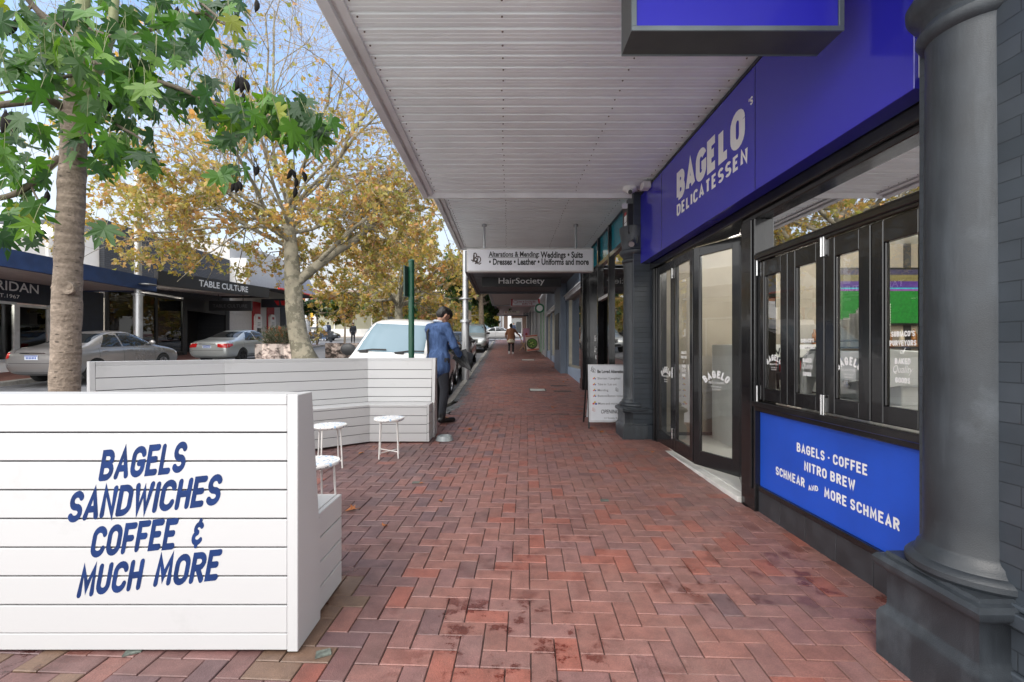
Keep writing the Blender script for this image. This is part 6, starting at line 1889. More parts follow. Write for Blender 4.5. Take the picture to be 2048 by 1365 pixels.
    for y in wheels:
        for k in (-1, 1):
            rx_ = Matrix.Rotation(R(90 * k), 3, 'Y')
            c = MB(); c.lathe([(wr * .66, -.10), (wr * .92, -.10), (wr, -.06), (wr, .07), (wr * .93, .1), (wr * .68, .1), (wr * .66, .06)], (k * (wmax - .12), y, wr), 28, 0, rx_)
            w = c.build('wheel', m_tyre, s, smooth=40, world=False)
            c = MB()
            c.lathe([(wr * .66, .06), (wr * .67, .095), (wr * .63, .09), (wr * .6, .05)], (k * (wmax - .12), y, wr), 28, 0, rx_)
            c.lathe([(.001, .075), (.06, .075), (.07, .06)], (k * (wmax - .12), y, wr), 14, 0, rx_)
            ns_ = 7 if kind == 'sedan' else 5
            for q in range(ns_):
                a = 2 * math.pi * q / ns_
                d_ = Vector((0, math.cos(a), math.sin(a)))
                ctr = Vector((k * (wmax - .12) + k * .062, y, wr))
                c.beam(ctr + d_ * .05, ctr + d_ * (wr * .64), .05, .028, 0, (1, 0, 0))
            r_ = c.build('rim', rimm, w, smooth=40, world=False)
            c = MB(); c.lathe([(.001, .02), (wr * .64, .02), (wr * .64, .022)], (k * (wmax - .12), y, wr), 20, 0, rx_); c.build('brake_disc', m_trim, w, world=False)
    s.scale = (scale,) * 3
    p = math.atan(GS) if pitch is None else pitch
    # slope runs along +Y of the street
    nrm = Vector((0, -math.sin(p), math.cos(p)))
    fwd = Vector((math.sin(-yaw), math.cos(-yaw), 0)); fwd = (fwd - nrm * fwd.dot(nrm)).normalized()
    rgt = fwd.cross(nrm)
    m_ = Matrix((rgt, fwd, nrm)).transposed() @ Matrix.Rotation(roll, 3, 'Y')
    s.rotation_euler = m_.to_euler()
    return s
def road_z(y): return gz(y) - ROAD_DROP
p_silverd = car_paint('paint_pewter', (.27, .26, .255), .55)
p_silver = car_paint('paint_silver', (.50, .52, .51), .55)
p_white = car_paint('paint_white', (.72, .71, .69), 0, .3)
p_black = car_paint('paint_black', (.012, .012, .014), .2, .15)
p_grey = car_paint('paint_grey', (.10, .11, .13), .5)
m_sb = pm('badge', (.7, .7, .7), .2, metal=1)
X1 = -12.55
c1 = car('parked_car', 'pewter grey sedan parked behind the leafy tree trunk', SEDAN, p_silverd, (X1 - .3, 14.9, road_z(14.9) + .07), R(-2), kind='sedan')
c1.scale = (1, .93, 1.02)
c2 = car('parked_car', 'light silver sedan with dark wheels parked before the tableware shop', SEDAN, p_silver, (-12.5, 22.0, road_z(22.0) + .04), R(-3), kind='sedan', rim=m_rimdark, details='dark')
c3 = car('parked_van', 'white van with black mirrors facing the camera behind the far bench', VAN, p_white, (-2.25, 10.45, road_z(10.4) + .02), R(178), kind='van', wheels=(1.25, -1.3), wr=.30, roll=R(-2.6))
c4 = car('parked_car', 'black car at the kerb, its flank showing beyond the man', SEDAN, p_black, (-2.33, 14.9, road_z(14.9)), R(180), kind='sedan', details='dark')
c5 = car('parked_car', 'grey car parked between the black car and the silver four wheel drive', SEDAN, p_grey, (-2.3, 20.2, road_z(20.2)), R(180), kind='sedan', details='dark')
c6 = car('parked_car', 'silver four wheel drive facing the camera at the kerb', SUV, p_silver, (-2.08, 30.2, road_z(30.2)), R(180), kind='suv', wheels=(1.4, -1.4), wr=.38, details='dark')
c7 = car('moving_car', 'white sedan crossing the end of the street', SEDAN, p_white, (-.75, 48.6, gz(48.6) - .13), R(-90), kind='sedan', scale=1.0, pitch=0)
c8 = car('parked_car', 'dark grey car on the side street behind the worker in yellow', SEDAN, p_grey, (-19.9, 48.5, gz(48.5) - .13), R(-90), kind='sedan', pitch=0)
c9 = car('parked_car', 'pale car far down the right side of the road', SUV, p_silver, (-2.6, 66, gz(66) - .13), R(180), kind='suv', wr=.38, wheels=(1.4, -1.4), details=None)
# windscreen furniture of the van
c = MB()
def vg(x, z, yy): return Vector((x, yy, z))
for x0, x1 in ((-.1, -.66), (.62, .08)):
    c.tube([(x0, 1.47, 1.20), ((x0 + x1) / 2, 1.42, 1.245), (x1, 1.40, 1.25)], .014, 6)
c.box((-.2, 1.46, 1.2), (.16, .05, .04)); c.box((.5, 1.46, 1.2), (.16, .05, .04))
c.build('wiper', m_trim, c3, world=False)
# ------------------------------------------------------------------ people
def capsule_mesh(prims):
    """tapered round limbs: (a, b, ra, rb[, flat]) -> closed shells to be fused by a voxel remesh"""
    mb = MB()
    for pr in prims:
        a, b_, ra, rb = Vector(pr[0]), Vector(pr[1]), pr[2], pr[3]
        sc = pr[4] if len(pr) > 4 else (1, 1, 1)
        d = b_ - a; L = d.length
        if L < 1e-5: d = Vector((0, 0, 1)); L = 1e-5
        d.normalize()
        n_ = 12
        prof = [(max(1e-5, ra * math.cos(R(t))), -0 + ra * math.sin(R(t))) for t in range(-90, 1, 18)] + [(max(1e-5, rb * math.cos(R(t))), L + rb * math.sin(R(t))) for t in range(0, 91, 18)]
        q = Vector((0, 0, 1)).rotation_difference(d).to_matrix()
        mb2 = MB(); mb2.lathe(prof, (0, 0, 0), n_)
        vs = [a + Matrix.Diagonal(sc) @ (q @ Vector(v)) if len(pr) > 4 else a + q @ Vector(v) for v in mb2.v]
        mb.add(vs, mb2.f)
    return mb
def fused(name, prims, mat, parent, voxel=.008, smooth=4, noise_amp=0, noise_s=14, extra=None):
    mb = capsule_mesh(prims)
    if extra: extra(mb)
    o = mb.build(name, mat, None, fix=True)
    r_ = o.modifiers.new('r', 'REMESH'); r_.mode = 'VOXEL'; r_.voxel_size = voxel
    if smooth: s_ = o.modifiers.new('s', 'SMOOTH'); s_.iterations = smooth; s_.factor = .5
    me = evaluated(o)
    bpy.data.objects.remove(o)
    if noise_amp:
        me.calc_loop_triangles()
        for v in me.vertices:
            q = v.co
            w = mnoise.noise(Vector((q.x * noise_s, q.y * noise_s, q.z * noise_s * .55))) + .5 * mnoise.noise(Vector((q.x * noise_s * 2.3, q.y * noise_s * 2.3, q.z * noise_s)))
            v.co = q + v.normal * (noise_amp * w)
    me.materials.clear(); me.materials.append(mat); me.shade_smooth()
    return link(name, me, parent, world=False)
m_skin = pm('skin', (.36, .20, .135), .5, var=.08, scale=20)
m_hair = pm('hair_dark', (.012, .010, .009), .5, var=.3, scale=60)
m_denim, n, l, b = nodes_of('blue_linen')
tc = n.new("ShaderNodeTexCoord"); w1 = n.new("ShaderNodeTexNoise"); w1.inputs['Scale'].default_value = 22; w1.inputs['Detail'].default_value = 8; w1.inputs['Roughness'].default_value = .7
mp = n.new("ShaderNodeMapping"); mp.inputs['Scale'].default_value = (1.6, 1.6, .5); l.new(tc.outputs['Object'], mp.inputs[0]); l.new(mp.outputs[0], w1.inputs['Vector'])
rp = n.new("ShaderNodeValToRGB"); e = rp.color_ramp.elements; e[0].position = .3; e[0].color = (.020, .048, .13, 1); e[1].position = .7; e[1].color = (.060, .115, .26, 1)
l.new(w1.outputs['Fac'], rp.inputs[0]); l.new(rp.outputs[0], b.inputs['Base Color']); b.inputs['Roughness'].default_value = .85
bpn = n.new('ShaderNodeBump'); bpn.inputs['Strength'].default_value = .7; bpn.inputs['Distance'].default_value = .02; l.new(w1.outputs['Fac'], bpn.inputs['Height']); l.new(bpn.outputs[0], b.inputs['Normal'])
m_trous = pm('dark_trousers', (.018, .02, .028), .8, var=.3, scale=18)
m_leather = pm('black_leather', (.012, .012, .013), .35, var=.3, scale=20)
m_shirt = pm('pale_shirt', (.5, .55, .62), .8)
m_brolly = pm('umbrella_black', (.012, .012, .013), .55, var=.3, scale=10)

def hand(prims, wrist, d, palm_n, side, curl=.5, s=1.0):
    """palm, four fingers of different length and a thumb"""
    d = Vector(d).normalized(); pn = Vector(palm_n).normalized(); t = d.cross(pn).normalized() * side
    w = Vector(wrist)
    k = w + d * .085 * s
    prims.append((w, w + d * .05 * s, .026 * s, .032 * s))
    for i in range(4):
        o = (i - 1.5) * .019 * s
        base = k + t * o
        prims.append((w + d * .03 * s + t * o * .8, base, .016 * s, .012 * s))
        L = (.032, .036, .034, .027)[i] * s
        p = base; dd = d
        for j in range(3):
            dd = (dd * math.cos(curl * .8) + pn * math.sin(curl * .8)).normalized()
            q = p + dd * L * (1, .75, .6)[j]
            prims.append((p, q, .0098 * s * (1 - .08 * j), .009 * s * (1 - .1 * j))); p = q
    tb = w + d * .03 * s - t * .03 * s
    q = tb + (d * .6 - t * .75 + pn * .3).normalized() * .036 * s
    prims.append((w + d * .02 * s - t * .012 * s, tb, .017 * s, .014 * s)); prims.append((tb, q, .0125 * s, .011 * s)); prims.append((q, q + (d * .85 + pn * .5).normalized() * .03 * s, .011 * s, .009 * s))

def person(name, label, loc, yaw, H=1.75, skin=None, top=None, legs=None, shoes=None, hair=None, top_prims=None, pose=None, head_pitch=0.0, head_yaw=0.0, voxel=.011, long_hair=False, skirt=None, extra=None, noise_top=.004):
    """local frame: x right, y forward, z up; built for 1.75 m and scaled"""
    s = empty(name, loc, label, 'person')
    pose = pose or {}
    k = 1.0
    hip = {-1: Vector((-.09, 0, .92)), 1: Vector((.09, 0, .92))}
    knee = {-1: Vector(pose.get('lk', (-.10, .03, .50))), 1: Vector(pose.get('rk', (.10, .03, .50)))}
    ank = {-1: Vector(pose.get('la', (-.11, -.02, .09))), 1: Vector(pose.get('ra', (.11, -.02, .09)))}
    toe = {-1: Vector(pose.get('lt', (-.13, .16, .035))), 1: Vector(pose.get('rt', (.13, .16, .035)))}
    shl = {-1: Vector((-.185, -.01, 1.43)), 1: Vector((.185, -.01, 1.43))}
    elb = {-1: Vector(pose.get('le', (-.25, -.03, 1.14))), 1: Vector(pose.get('re', (.25, -.03, 1.14)))}
    wri = {-1: Vector(pose.get('lw', (-.24, .10, .90))), 1: Vector(pose.get('rw', (.24, .10, .90)))}
    neck = Vector((0, .0, 1.47)); 
    hm = Matrix.Rotation(head_yaw, 3, 'Z') @ Matrix.Rotation(-head_pitch, 3, 'X')
    hb = Vector((0, .015, 1.53))
    def h(x, y, z): return hb + hm @ Vector((x, y, z))
    pr = []
    pr += [(Vector((0, 0, .95)), Vector((0, 0, 1.12)), .135, .125, (1.15, .78, 1)), (Vector((0, 0, 1.12)), Vector((0, .0, 1.33)), .12, .145, (1.2, .78, 1)), (Vector((-.11, -.01, 1.40)), Vector((.11, -.01, 1.40)), .09, .09)]
    pr += [(neck - UZ * .04, h(0, 0, .03), .058, .054)]
    pr += [(h(0, .01, .10), h(0, .005, .15), .076, .085), (h(0, .045, .045), h(0, .055, .06), .055, .058), (h(0, -.03, .13), h(0, -.035, .15), .08, .08), (h(0, .095, .085), h(0, .108, .065), .011, .016), (h(-.02, .092, .035), h(.02, .092, .035), .010, .010), (h(-.03, .083, .098), h(.03, .083, .098), .012, .012)]
    for q in (-1, 1):
        pr += [(h(q * .082, -.005, .075), h(q * .086, -.012, .115), .012, .017)]
        pr += [(hip[q], knee[q], .088, .056), (knee[q], ank[q], .056, .037), (ank[q], toe[q] - (toe[q] - ank[q]) * .3, .034, .022)]
        pr += [(shl[q], elb[q], .055, .042), (elb[q], wri[q], .041, .027)]
        d = (wri[q] - elb[q]).normalized()
        hand(pr, wri[q], pose.get('hd%d' % q, d), pose.get('hn%d' % q, (-q, .2, 0)), q if q > 0 else q, curl=pose.get('curl', .5))
    fused('body', pr, skin or m_skin, s, voxel=min(voxel, .0075) if H > 0 else voxel, smooth=2)
    tp = []
    tp += [(Vector((0, 0, .93)), Vector((0, 0, 1.12)), .155, .148, (1.15, .82, 1)), (Vector((0, 0, 1.12)), Vector((0, .0, 1.33)), .145, .165, (1.2, .82, 1)), (Vector((-.12, -.01, 1.405)), Vector((.12, -.01, 1.405)), .098, .098), (Vector((0, -.01, 1.42)), Vector((0, 0, 1.485)), .085, .066)]
    for q in (-1, 1): tp += [(shl[q], elb[q], .073, .058), (elb[q], wri[q] - (wri[q] - elb[q]).normalized() * .02, .057, .044)]
    tp += (top_prims or [])
    fused('jacket' if top is m_denim else 'top', tp, top, s, voxel=voxel, smooth=3, noise_amp=noise_top)
    lp = [(Vector((-.07, 0, .93)), Vector((.07, 0, .93)), .135, .135, (1, .85, 1))]
    for q in (-1, 1): lp += [(hip[q] * .98, knee[q], .104, .071), (knee[q], ank[q] + UZ * .03, .070, .054)]
    fused('trousers', lp, legs, s, voxel=voxel, smooth=3, noise_amp=.004)
    for q in (-1, 1):
        f_ = (toe[q] - ank[q]); f_.z = 0; f_.normalize()
        sp_ = [(ank[q] + UZ * .05, ank[q] - UZ * .01, .052, .052), (ank[q] - f_ * .03 - UZ * .045, toe[q] + f_ * .02 - UZ * .002, .044, .036), (ank[q] - f_ * .04 - UZ * .055, toe[q] + f_ * .045 - UZ * .012, .030, .024)]
        fused('shoe', sp_, shoes, s, voxel=.007, smooth=2)
    hp = [(h(0, -.02, .165), h(0, .01, .175), .093, .088), (h(0, -.055, .10), h(0, -.05, .15), .078, .09), (h(0, .045, .195), h(0, .05, .19), .06, .06)]
    if long_hair: hp += [(h(0, -.06, .14), h(0, -.08, -.0), .095, .07)]
    def hairx(mb):
        pass
    fused('hair', hp, hair or m_hair, s, voxel=.008, smooth=1, noise_amp=.004, noise_s=40)
    if extra: extra(s, dict(wri=wri, elb=elb, shl=shl, h=h))
    s.scale = (H / 1.75,) * 3
    s.rotation_euler = (0, 0, yaw)
    return s

# the man in blue, seen from behind and turned to his right, head bowed
def man_extra(s, J):
    c = MB()           # collar
    c.tube([(-.07, .0, 1.515), (-.05, -.055, 1.525), (0, -.075, 1.53), (.05, -.055, 1.525), (.07, .0, 1.515)], .017, 8); c.build('shirt_collar', m_shirt, s, smooth=40, world=False)
    c = MB()           # bag strap over the left shoulder
    pts = [(-.10, .10, 1.40), (-.105, .03, 1.51), (-.10, -.06, 1.49), (-.075, -.155, 1.36), (-.055, -.155, 1.12), (-.045, -.15, .93), (-.04, -.14, .86)]
    for a, b_ in zip(pts[:-1], pts[1:]): c.beam(a, b_, .036, .012, 0, (0, -1, .2))
    c.build('bag_strap', m_leather, s, world=False)
    w = J['wri'][1]
pose = dict(re=(.285, .06, 1.15), rw=(.20, .27, .985), le=(-.25, .06, 1.15), lw=(-.06, .30, 1.14), rk=(.10, .03, .50), ra=(.10, -.02, .09), rt=(.11, .17, .035), la=(-.12, .04, .09), lt=(-.15, .23, .035), curl=.9, hn1=(-1, .1, .2))
pose['hd1'] = (.1, .75, -.5); pose['hd-1'] = (.5, .5, .4)
MX, MY = (877 - VX) * 7.72 / F_PX, 7.72
man = person('person', 'man in a crumpled blue jacket and dark trousers, head bowed, standing behind the bench', (MX, MY, gz(MY) + .002), R(-40), H=1.93, top=m_denim, legs=m_trous, shoes=m_leather, pose=pose, head_pitch=R(46), head_yaw=R(-12), extra=man_extra, noise_top=.011,
             top_prims=[(Vector((0, -.005, .83)), Vector((0, -.005, .98)), .172, .165, (1.2, 1.0, 1)), (Vector((-.13, -.02, 1.40)), Vector((.13, -.02, 1.40)), .105, .105)])
# what he holds
def world_of(root, p): return Matrix.LocRotScale(root.location, root.rotation_euler, root.scale) @ Vector(p)
ph = world_of(man, (.03, .40, 1.19))
c = MB(); c.box((0, 0, 0), (.075, .009, .15)); o = c.build('phone', m_leather, None, bevel=.004)
o.location = ph; o.rotation_euler = (R(-40), 0, R(-60)); tag(o, 'dark phone held up in the bowed man\'s hand', 'phone')
ub = empty('umbrella', world_of(man, (.22, .36, .93)), 'half closed black umbrella pointing down from the man\'s hand', 'umbrella')
p0 = world_of(man, (.20, .345, .945)); p1 = Vector(((941 - VX) * 7.5 / F_PX, 7.5, CAM_Z - (741 - HY) * 7.5 / F_PX))
ax = (p1 - p0).normalized(); L = (p1 - p0).length
q = Vector((0, 0, 1)).rotation_difference(ax).to_matrix()
c = MB()
n_ = 32; prof = [(.17, -.16), (.16, -.08), (.145, .0), (.12, L * .25), (.085, L * .5), (.05, L * .75), (.02, L * .93), (.01, L)]
vs = []
for r_, z in prof:
    for j in range(n_):
        a = 2 * math.pi * j / n_; rr_ = r_ * (1 + .20 * math.cos(8 * a) * (1 - z / L)) + .012 * math.sin(3 * a + z * 9)
        zz = z + (.03 * math.cos(8 * a) if z < -.1 else 0)
        vs.append(p0 + q @ Vector((rr_ * math.cos(a), rr_ * math.sin(a) * .7, zz)))
c.add(vs, [(i * n_ + j, i * n_ + (j + 1) % n_, (i + 1) * n_ + (j + 1) % n_, (i + 1) * n_ + j) for i in range(len(prof) - 1) for j in range(n_)])
c.build('canopy', m_brolly, ub, smooth=50)
c = MB(); c.tube([p0 - ax * .12, p1 + ax * .06], .006, 8); c.tube([p0 - ax * .14, p0 - ax * .03], .013, 10); c.build('shaft', m_leather, ub, smooth=40)

# the woman walking away
m_card = pm('brown_cardigan', (.22, .10, .055), .95, var=.25, scale=40, bump=.5, bscale=200)
m_tights = pm('black_tights', (.012, .012, .014), .8)
m_trainer = pm('white_trainer', (.62, .62, .62), .6)
m_cream2 = pm('cream_skirt', (.52, .47, .36), .9, var=.3, scale=25)
def woman_extra(s, J):
    c = MB(); prof = [(.17, .98), (.20, .88), (.235, .76), (.25, .69)]; n_ = 36; vs = []
    for i, (r_, z) in enumerate(prof):
        for j in range(n_):
            a = 2 * math.pi * j / n_; rr_ = r_ * (1 + .06 * i / 3 * math.sin(9 * a)); vs.append((rr_ * math.cos(a), .82 * rr_ * math.sin(a), z))
    c.add(vs, [(i * n_ + j, i * n_ + (j + 1) % n_, (i + 1) * n_ + (j + 1) % n_, (i + 1) * n_ + j) for i in range(3) for j in range(n_)])
    c.build('skirt', m_cream2, s, smooth=60, world=False)
    c = MB(); c.sphere((0, -.06, 1.735), .06, 12); c.build('hair_bun', m_hair, s, smooth=60, world=False)
wpose = dict(re=(.36, .08, 1.22), rw=(.50, .22, 1.10), le=(-.30, -.04, 1.16), lw=(-.29, .12, .97), la=(-.11, -.10, .10), lt=(-.13, .08, .035), ra=(.11, .10, .09), rt=(.12, .27, .035), rk=(.11, .12, .50))
WY = 25.0
person('person', 'woman in a brown cardigan, cream skirt and black tights walking away', ((1022 - VX) * WY / F_PX, WY, gz(WY)), R(-3), H=1.62, top=m_card, legs=m_tights, shoes=m_trainer, pose=wpose, extra=woman_extra, voxel=.013,
       top_prims=[(Vector((0, 0, .80)), Vector((0, 0, 1.1)), .20, .18, (1.2, .85, 1)), (Vector((0, 0, 1.1)), Vector((0, 0, 1.36)), .18, .18, (1.25, .85, 1))])
m_hivis = pm('hi_vis', (.55, .75, .02), .7, var=.1)
m_navyc = pm('navy_cloth', (.02, .03, .06), .8)
HYV = 49.0
def stripes(s, J):
    c = MB()
    for z in (.62, .35):
        for k in (-1, 1): c.lathe([(.085, z), (.085, z + .06)], (k * .11, .015, 0), 12)
    c.build('reflective_band', m_shirt, s, world=False)
person('person', 'worker in a bright yellow jacket and navy trousers by the side street', ((624 - VX) * HYV / F_PX, HYV - 1.6, gz(HYV - 1.6)), R(170), H=1.78, top=m_hivis, legs=m_navyc, shoes=m_leather, voxel=.016, extra=stripes, pose=dict(rw=(.14, .2, 1.2), lw=(-.14, .2, 1.2)))
m_jeans = pm('jeans', (.10, .17, .32), .8, var=.2)
person('person', 'walker in a white top and blue jeans near the pale lamp post', ((648 - VX) * 45 / F_PX, 45, gz(45)), R(20), H=1.70, top=m_shirt, legs=m_jeans, shoes=m_trainer, voxel=.016, long_hair=True)
person('person', 'walker in a dark blue jacket beside the one in white', ((656 - VX) * 45.6 / F_PX, 45.6, gz(45.6)), R(10), H=1.78, top=m_navyc, legs=m_trous, shoes=m_leather, voxel=.016)
person('person', 'dark dressed figure glimpsed above the left edge of the van', ((706 - VX) * 40 / F_PX, 40, gz(40)), R(200), H=1.72, top=m_trous, legs=m_trous, shoes=m_leather, voxel=.016)
person('person', 'dark clothed person standing by the white veranda column far away', ((1027 - VX) * 57.5 / F_PX, 57.5, gz(57.5)), R(180), H=1.75, top=m_navyc, legs=m_trous, shoes=m_leather, voxel=.018)
# ------------------------------------------------------------------ trees
m_planebark = pm('plane_bark', (.30, .27, .20), .85, var=.3, scale=3, bump=.5, bscale=20, stain=((.13, .12, .085), 3.2, .48, .54, .8))
m_twig = pm('twig_bark', (.30, .24, .18), .85, var=.3, scale=6)
m_autumn = leaf_mat('autumn_leaf', .35, .5)
m_greenleaf = leaf_mat('green_leaf', .34, .5)

def grow(rnd, p, d, L, r, level, tubes, tips, cfg):
    n = cfg['seg'][level]
    pts, rad = [p.copy()], [r]
    q = p.copy(); d = d.normalized()
    w = cfg['wander'][level]
    for i in range(n):
        d = (d + Vector((rnd.gauss(0, w), rnd.gauss(0, w), rnd.gauss(0, w) + cfg['up'][level])))
        d.normalize()
        q = q + d * (L / n)
        pts.append(q.copy()); rad.append(max(cfg['rmin'], r * (1 - (1 - cfg['taper'][level]) * (i + 1) / n)))
    tubes.append((pts, rad, level))
    if level == 0:
        tips.append((pts, d)); return
    k = cfg['kids'][level]
    for c in range(k):
        t = .25 + .75 * (c + rnd.random()) / k
        j = min(n - 1, int(t * n)); f = t * n - j
        bp = pts[j].lerp(pts[j + 1], min(1, f))
        bd = (pts[j + 1] - pts[j]).normalized()
        ax = bd.orthogonal().normalized(); ax.rotate(Matrix.Rotation(rnd.uniform(0, 6.283), 3, bd))
        nd = bd.copy(); nd.rotate(Matrix.Rotation(R(rnd.uniform(*cfg['ang'][level])), 3, ax))
        rr = rad[j] * (1 - f) + rad[j + 1] * f
        grow(rnd, bp, nd, L * rnd.uniform(*cfg['len'][level]), max(cfg['rmin'], rr * cfg['rk'][level]), level - 1, tubes, tips, cfg)
LEAF5 = [(0, 0), (.34, .02), (.56, .36), (.26, .46), (.0, 1.0), (-.26, .46), (-.56, .36), (-.34, .02)]
def add_leaf(mb, p, u, n, s, col, shape=LEAF5, fold=.25):
    u = u.normalized(); r_ = u.cross(n)
    if r_.length < 1e-3: r_ = u.orthogonal()
    r_.normalize(); n2 = r_.cross(u)
    mb.col = col
    mb.add([p + r_ * (x * s) + u * (y * s) + n2 * (abs(x) * s * fold - y * y * s * fold * .7) for x, y in shape] , [tuple(range(len(shape)))])
def rdir(rnd):
    v = Vector((rnd.gauss(0, 1), rnd.gauss(0, 1), rnd.gauss(0, 1)))
    return v.normalized() if v.length > 1e-6 else Vector((0, 0, 1))
AUT = [((.29, .27, .08), 2.4), ((.36, .31, .09), 2.2), ((.20, .22, .06), 2.0), ((.48, .33, .09), 1.6), ((.52, .26, .08), 1.6), ((.38, .18, .10), 1.3), ((.46, .27, .18), 1.0), ((.55, .38, .09), .7)]
GRN = [((.035, .085, .02), 3), ((.05, .11, .025), 2), ((.025, .06, .02), 2), ((.08, .14, .03), .8)]
YEL = [((.30, .23, .03), 2), ((.22, .2, .03), 2), ((.38, .22, .03), 1), ((.15, .15, .02), 1)]
def wpick(rnd, pal):
    t = rnd.uniform(0, sum(w for _, w in pal))
    for c, w in pal:
        t -= w
        if t <= 0: break
    k = rnd.uniform(.75, 1.25)
    return tuple(v * k for v in c)

def build_tree(name, label, trunk_pts, trunk_r, limbs, cfg, seed, leaf_n, leaf_s, pal, m_bark, m_leaf, group=None, keep=None, sides=(4, 4, 5, 8, 10), clump=None, droop=.35):
    rnd = random.Random(seed)
    t = empty(name, trunk_pts[0], label, 'tree', group)
    mb = MB()
    mb.tube(trunk_pts, trunk_r, 14)
    tubes, tips = [], []
    for (p, d, L, r, lev) in limbs: grow(rnd, Vector(p), Vector(d), L, r, lev, tubes, tips, cfg)
    tw = MB()
    for pts, rad, lev in tubes:
        if lev <= 1 and pts[-1].z < cfg.get('zmin', -9): continue
        (mb if lev >= cfg.get('bark_level', 2) else tw).tube(pts, rad, sides[lev], 0, cap=False)
    mb.build('trunk', m_bark, t, smooth=60)
    if tw.v: tw.build('twigs', m_twig, t, smooth=60)
    lf = MB()
    for pts, d in tips:
        kp = keep(pts[-1], rnd) if keep else 1
        base = wpick(rnd, pal)
        n_ = int(leaf_n * kp + rnd.random())
        for k in range(n_):
            f = rnd.uniform(.15, 1.0) * (len(pts) - 1); j = min(len(pts) - 2, int(f))
            p = pts[j].lerp(pts[j + 1], f - j) + rdir(rnd) * leaf_s * .5
            u = rdir(rnd) + Vector((0, 0, -droop)); nn = rdir(rnd) + Vector((0, 0, .9))
            c = wpick(rnd, pal); c = tuple(.5 * a + .5 * b_ for a, b_ in zip(c, base))
            add_leaf(lf, p, u, nn, leaf_s * rnd.uniform(.6, 1.25), c)
    if lf.v: lf.build('crown', m_leaf, t)
    return t
PCFG = dict(seg=[3, 4, 5, 6, 7], wander=[.28, .22, .17, .12, .08], up=[-.02, .0, .02, .03, .02], taper=[.4, .45, .45, .45, .5], rmin=.0045, kids=[0, 6, 6, 6, 5], ang=[(0, 0), (30, 65), (30, 62), (28, 58), (30, 55)],
            len=[(0, 0), (.36, .55), (.42, .62), (.45, .68), (.5, .7)], rk=[0, .5, .5, .5, .6])
def around(c, az, el):
    return Vector((math.sin(R(az)) * math.cos(R(el)), math.cos(R(az)) * math.cos(R(el)), math.sin(R(el))))
# the big plane tree on the bed
D = 17.0
tp = [P(612, 728, D), P(606, 708, D), P(596, 670, D), P(589, 620, D), P(586, 565, D), P(582, 500, D), P(578, 440, D)]
tr = [.50, .40, .335, .31, .29, .24, .18]
top_ = tp[-1]; fork = P(592, 566, D)
limbs = [(fork, Vector((.62, .15, .62)), 5.6, .19, 3), (P(640, 520, D), Vector((.75, -.2, .3)), 4.6, .09, 3)]
rp_ = random.Random(4)
for az, el, L, r_, lev in ((270, 16, 5.6, .13, 3), (235, 22, 5.2, .12, 3), (190, 18, 5.0, .12, 3), (140, 24, 5.2, .12, 3), (95, 20, 6.0, .13, 3), (40, 30, 5.0, .11, 3), (320, 26, 5.4, .12, 3), (300, 8, 5.8, .11, 3), (80, 6, 5.6, .11, 3), (255, 2, 5.0, .10, 3), (170, 40, 5.0, .11, 3), (110, 44, 5.6, .11, 3), (285, 42, 5.6, .11, 3)):
    f = rp_.uniform(.0, 1.0)
    limbs.append((tp[5].lerp(top_, f) + Vector((0, 0, rp_.uniform(-.3, .8))), around(None, az, el), L, r_ * .62, lev))
top2 = P(585, 380, D)
for az, el, L, r_ in ((0, 84, 7.4, .12), (285, 68, 7.0, .10), (95, 64, 7.0, .10), (190, 66, 6.2, .09), (60, 56, 6.6, .09), (250, 54, 6.6, .09)):
    limbs.append((top_ + Vector((0, 0, rp_.uniform(0, .7))), around(None, az, el), L, r_ * .6, 3))
def keep_plane(p, rnd):
    if p.z < 4.15: return 0
    if p.z > 10.2: return .03
    if p.z > 8.4: return .10
    if p.z > 7.0: return .38
    return 1.2
for k in range(46):
    az, q, z = rp_.uniform(0, 360), rp_.uniform(.4, 3.6), rp_.uniform(4.4, 7.6)
    limbs.append((Vector((tp[5].x + q * math.sin(R(az)), D + q * math.cos(R(az)), z)), around(None, az + rp_.uniform(-60, 60), rp_.uniform(-15, 50)), rp_.uniform(1.8, 2.8), .016, 2))
tp_ = tp + [top_ + Vector((.05, 0, .8))]
PCFG['zmin'] = 4.2
build_tree('plane_tree', 'large autumn plane tree with pale mottled trunk on the planted bed', tp_, tr + [.12], limbs, PCFG, 8, 7.4, .138, AUT, m_planebark, m_autumn, keep=keep_plane)
# plane tree further up the road
def mid_plane(name, label, x, y, seed, h=4.0, rad=4.2, r0=.27, leaf_n=6, ls=.24, pal=AUT, group=None, kids=(0, 5, 5, 5, 5), bark=None, lev=3, nl=10, leafm=None, spread=(0, 45)):
    g = gz(y)
    pts = [Vector((x, y, g - .1)), Vector((x + .04, y, g + h * .4)), Vector((x, y, g + h * .75)), Vector((x, y, g + h))]
    cfg = dict(PCFG); cfg['zmin'] = -9; cfg['kids'] = list(kids); cfg['rmin'] = .012
    rr = random.Random(seed)
    limbs = [(pts[2].lerp(pts[3], rr.random()), around(None, 360 * i / nl + rr.uniform(-15, 15), rr.uniform(*spread)), rad * rr.uniform(.75, 1.05), r0 * .42, lev) for i in range(nl)]
    limbs.append((pts[3], Vector((0, 0, 1)), rad * .8, r0 * .4, lev))
    return build_tree(name, label, pts, [r0 * 1.2, r0, r0 * .9, r0 * .7], limbs, cfg, seed, leaf_n, ls, pal, bark or m_planebark, leafm or m_autumn, group, sides=(3, 3, 4, 6, 8))
mid_plane('plane_tree', 'second autumn plane tree further along the road, above the white van', (797 - VX) * 30 / F_PX, 30, 31, h=3.4, rad=4.6, leaf_n=5.5, ls=.26)
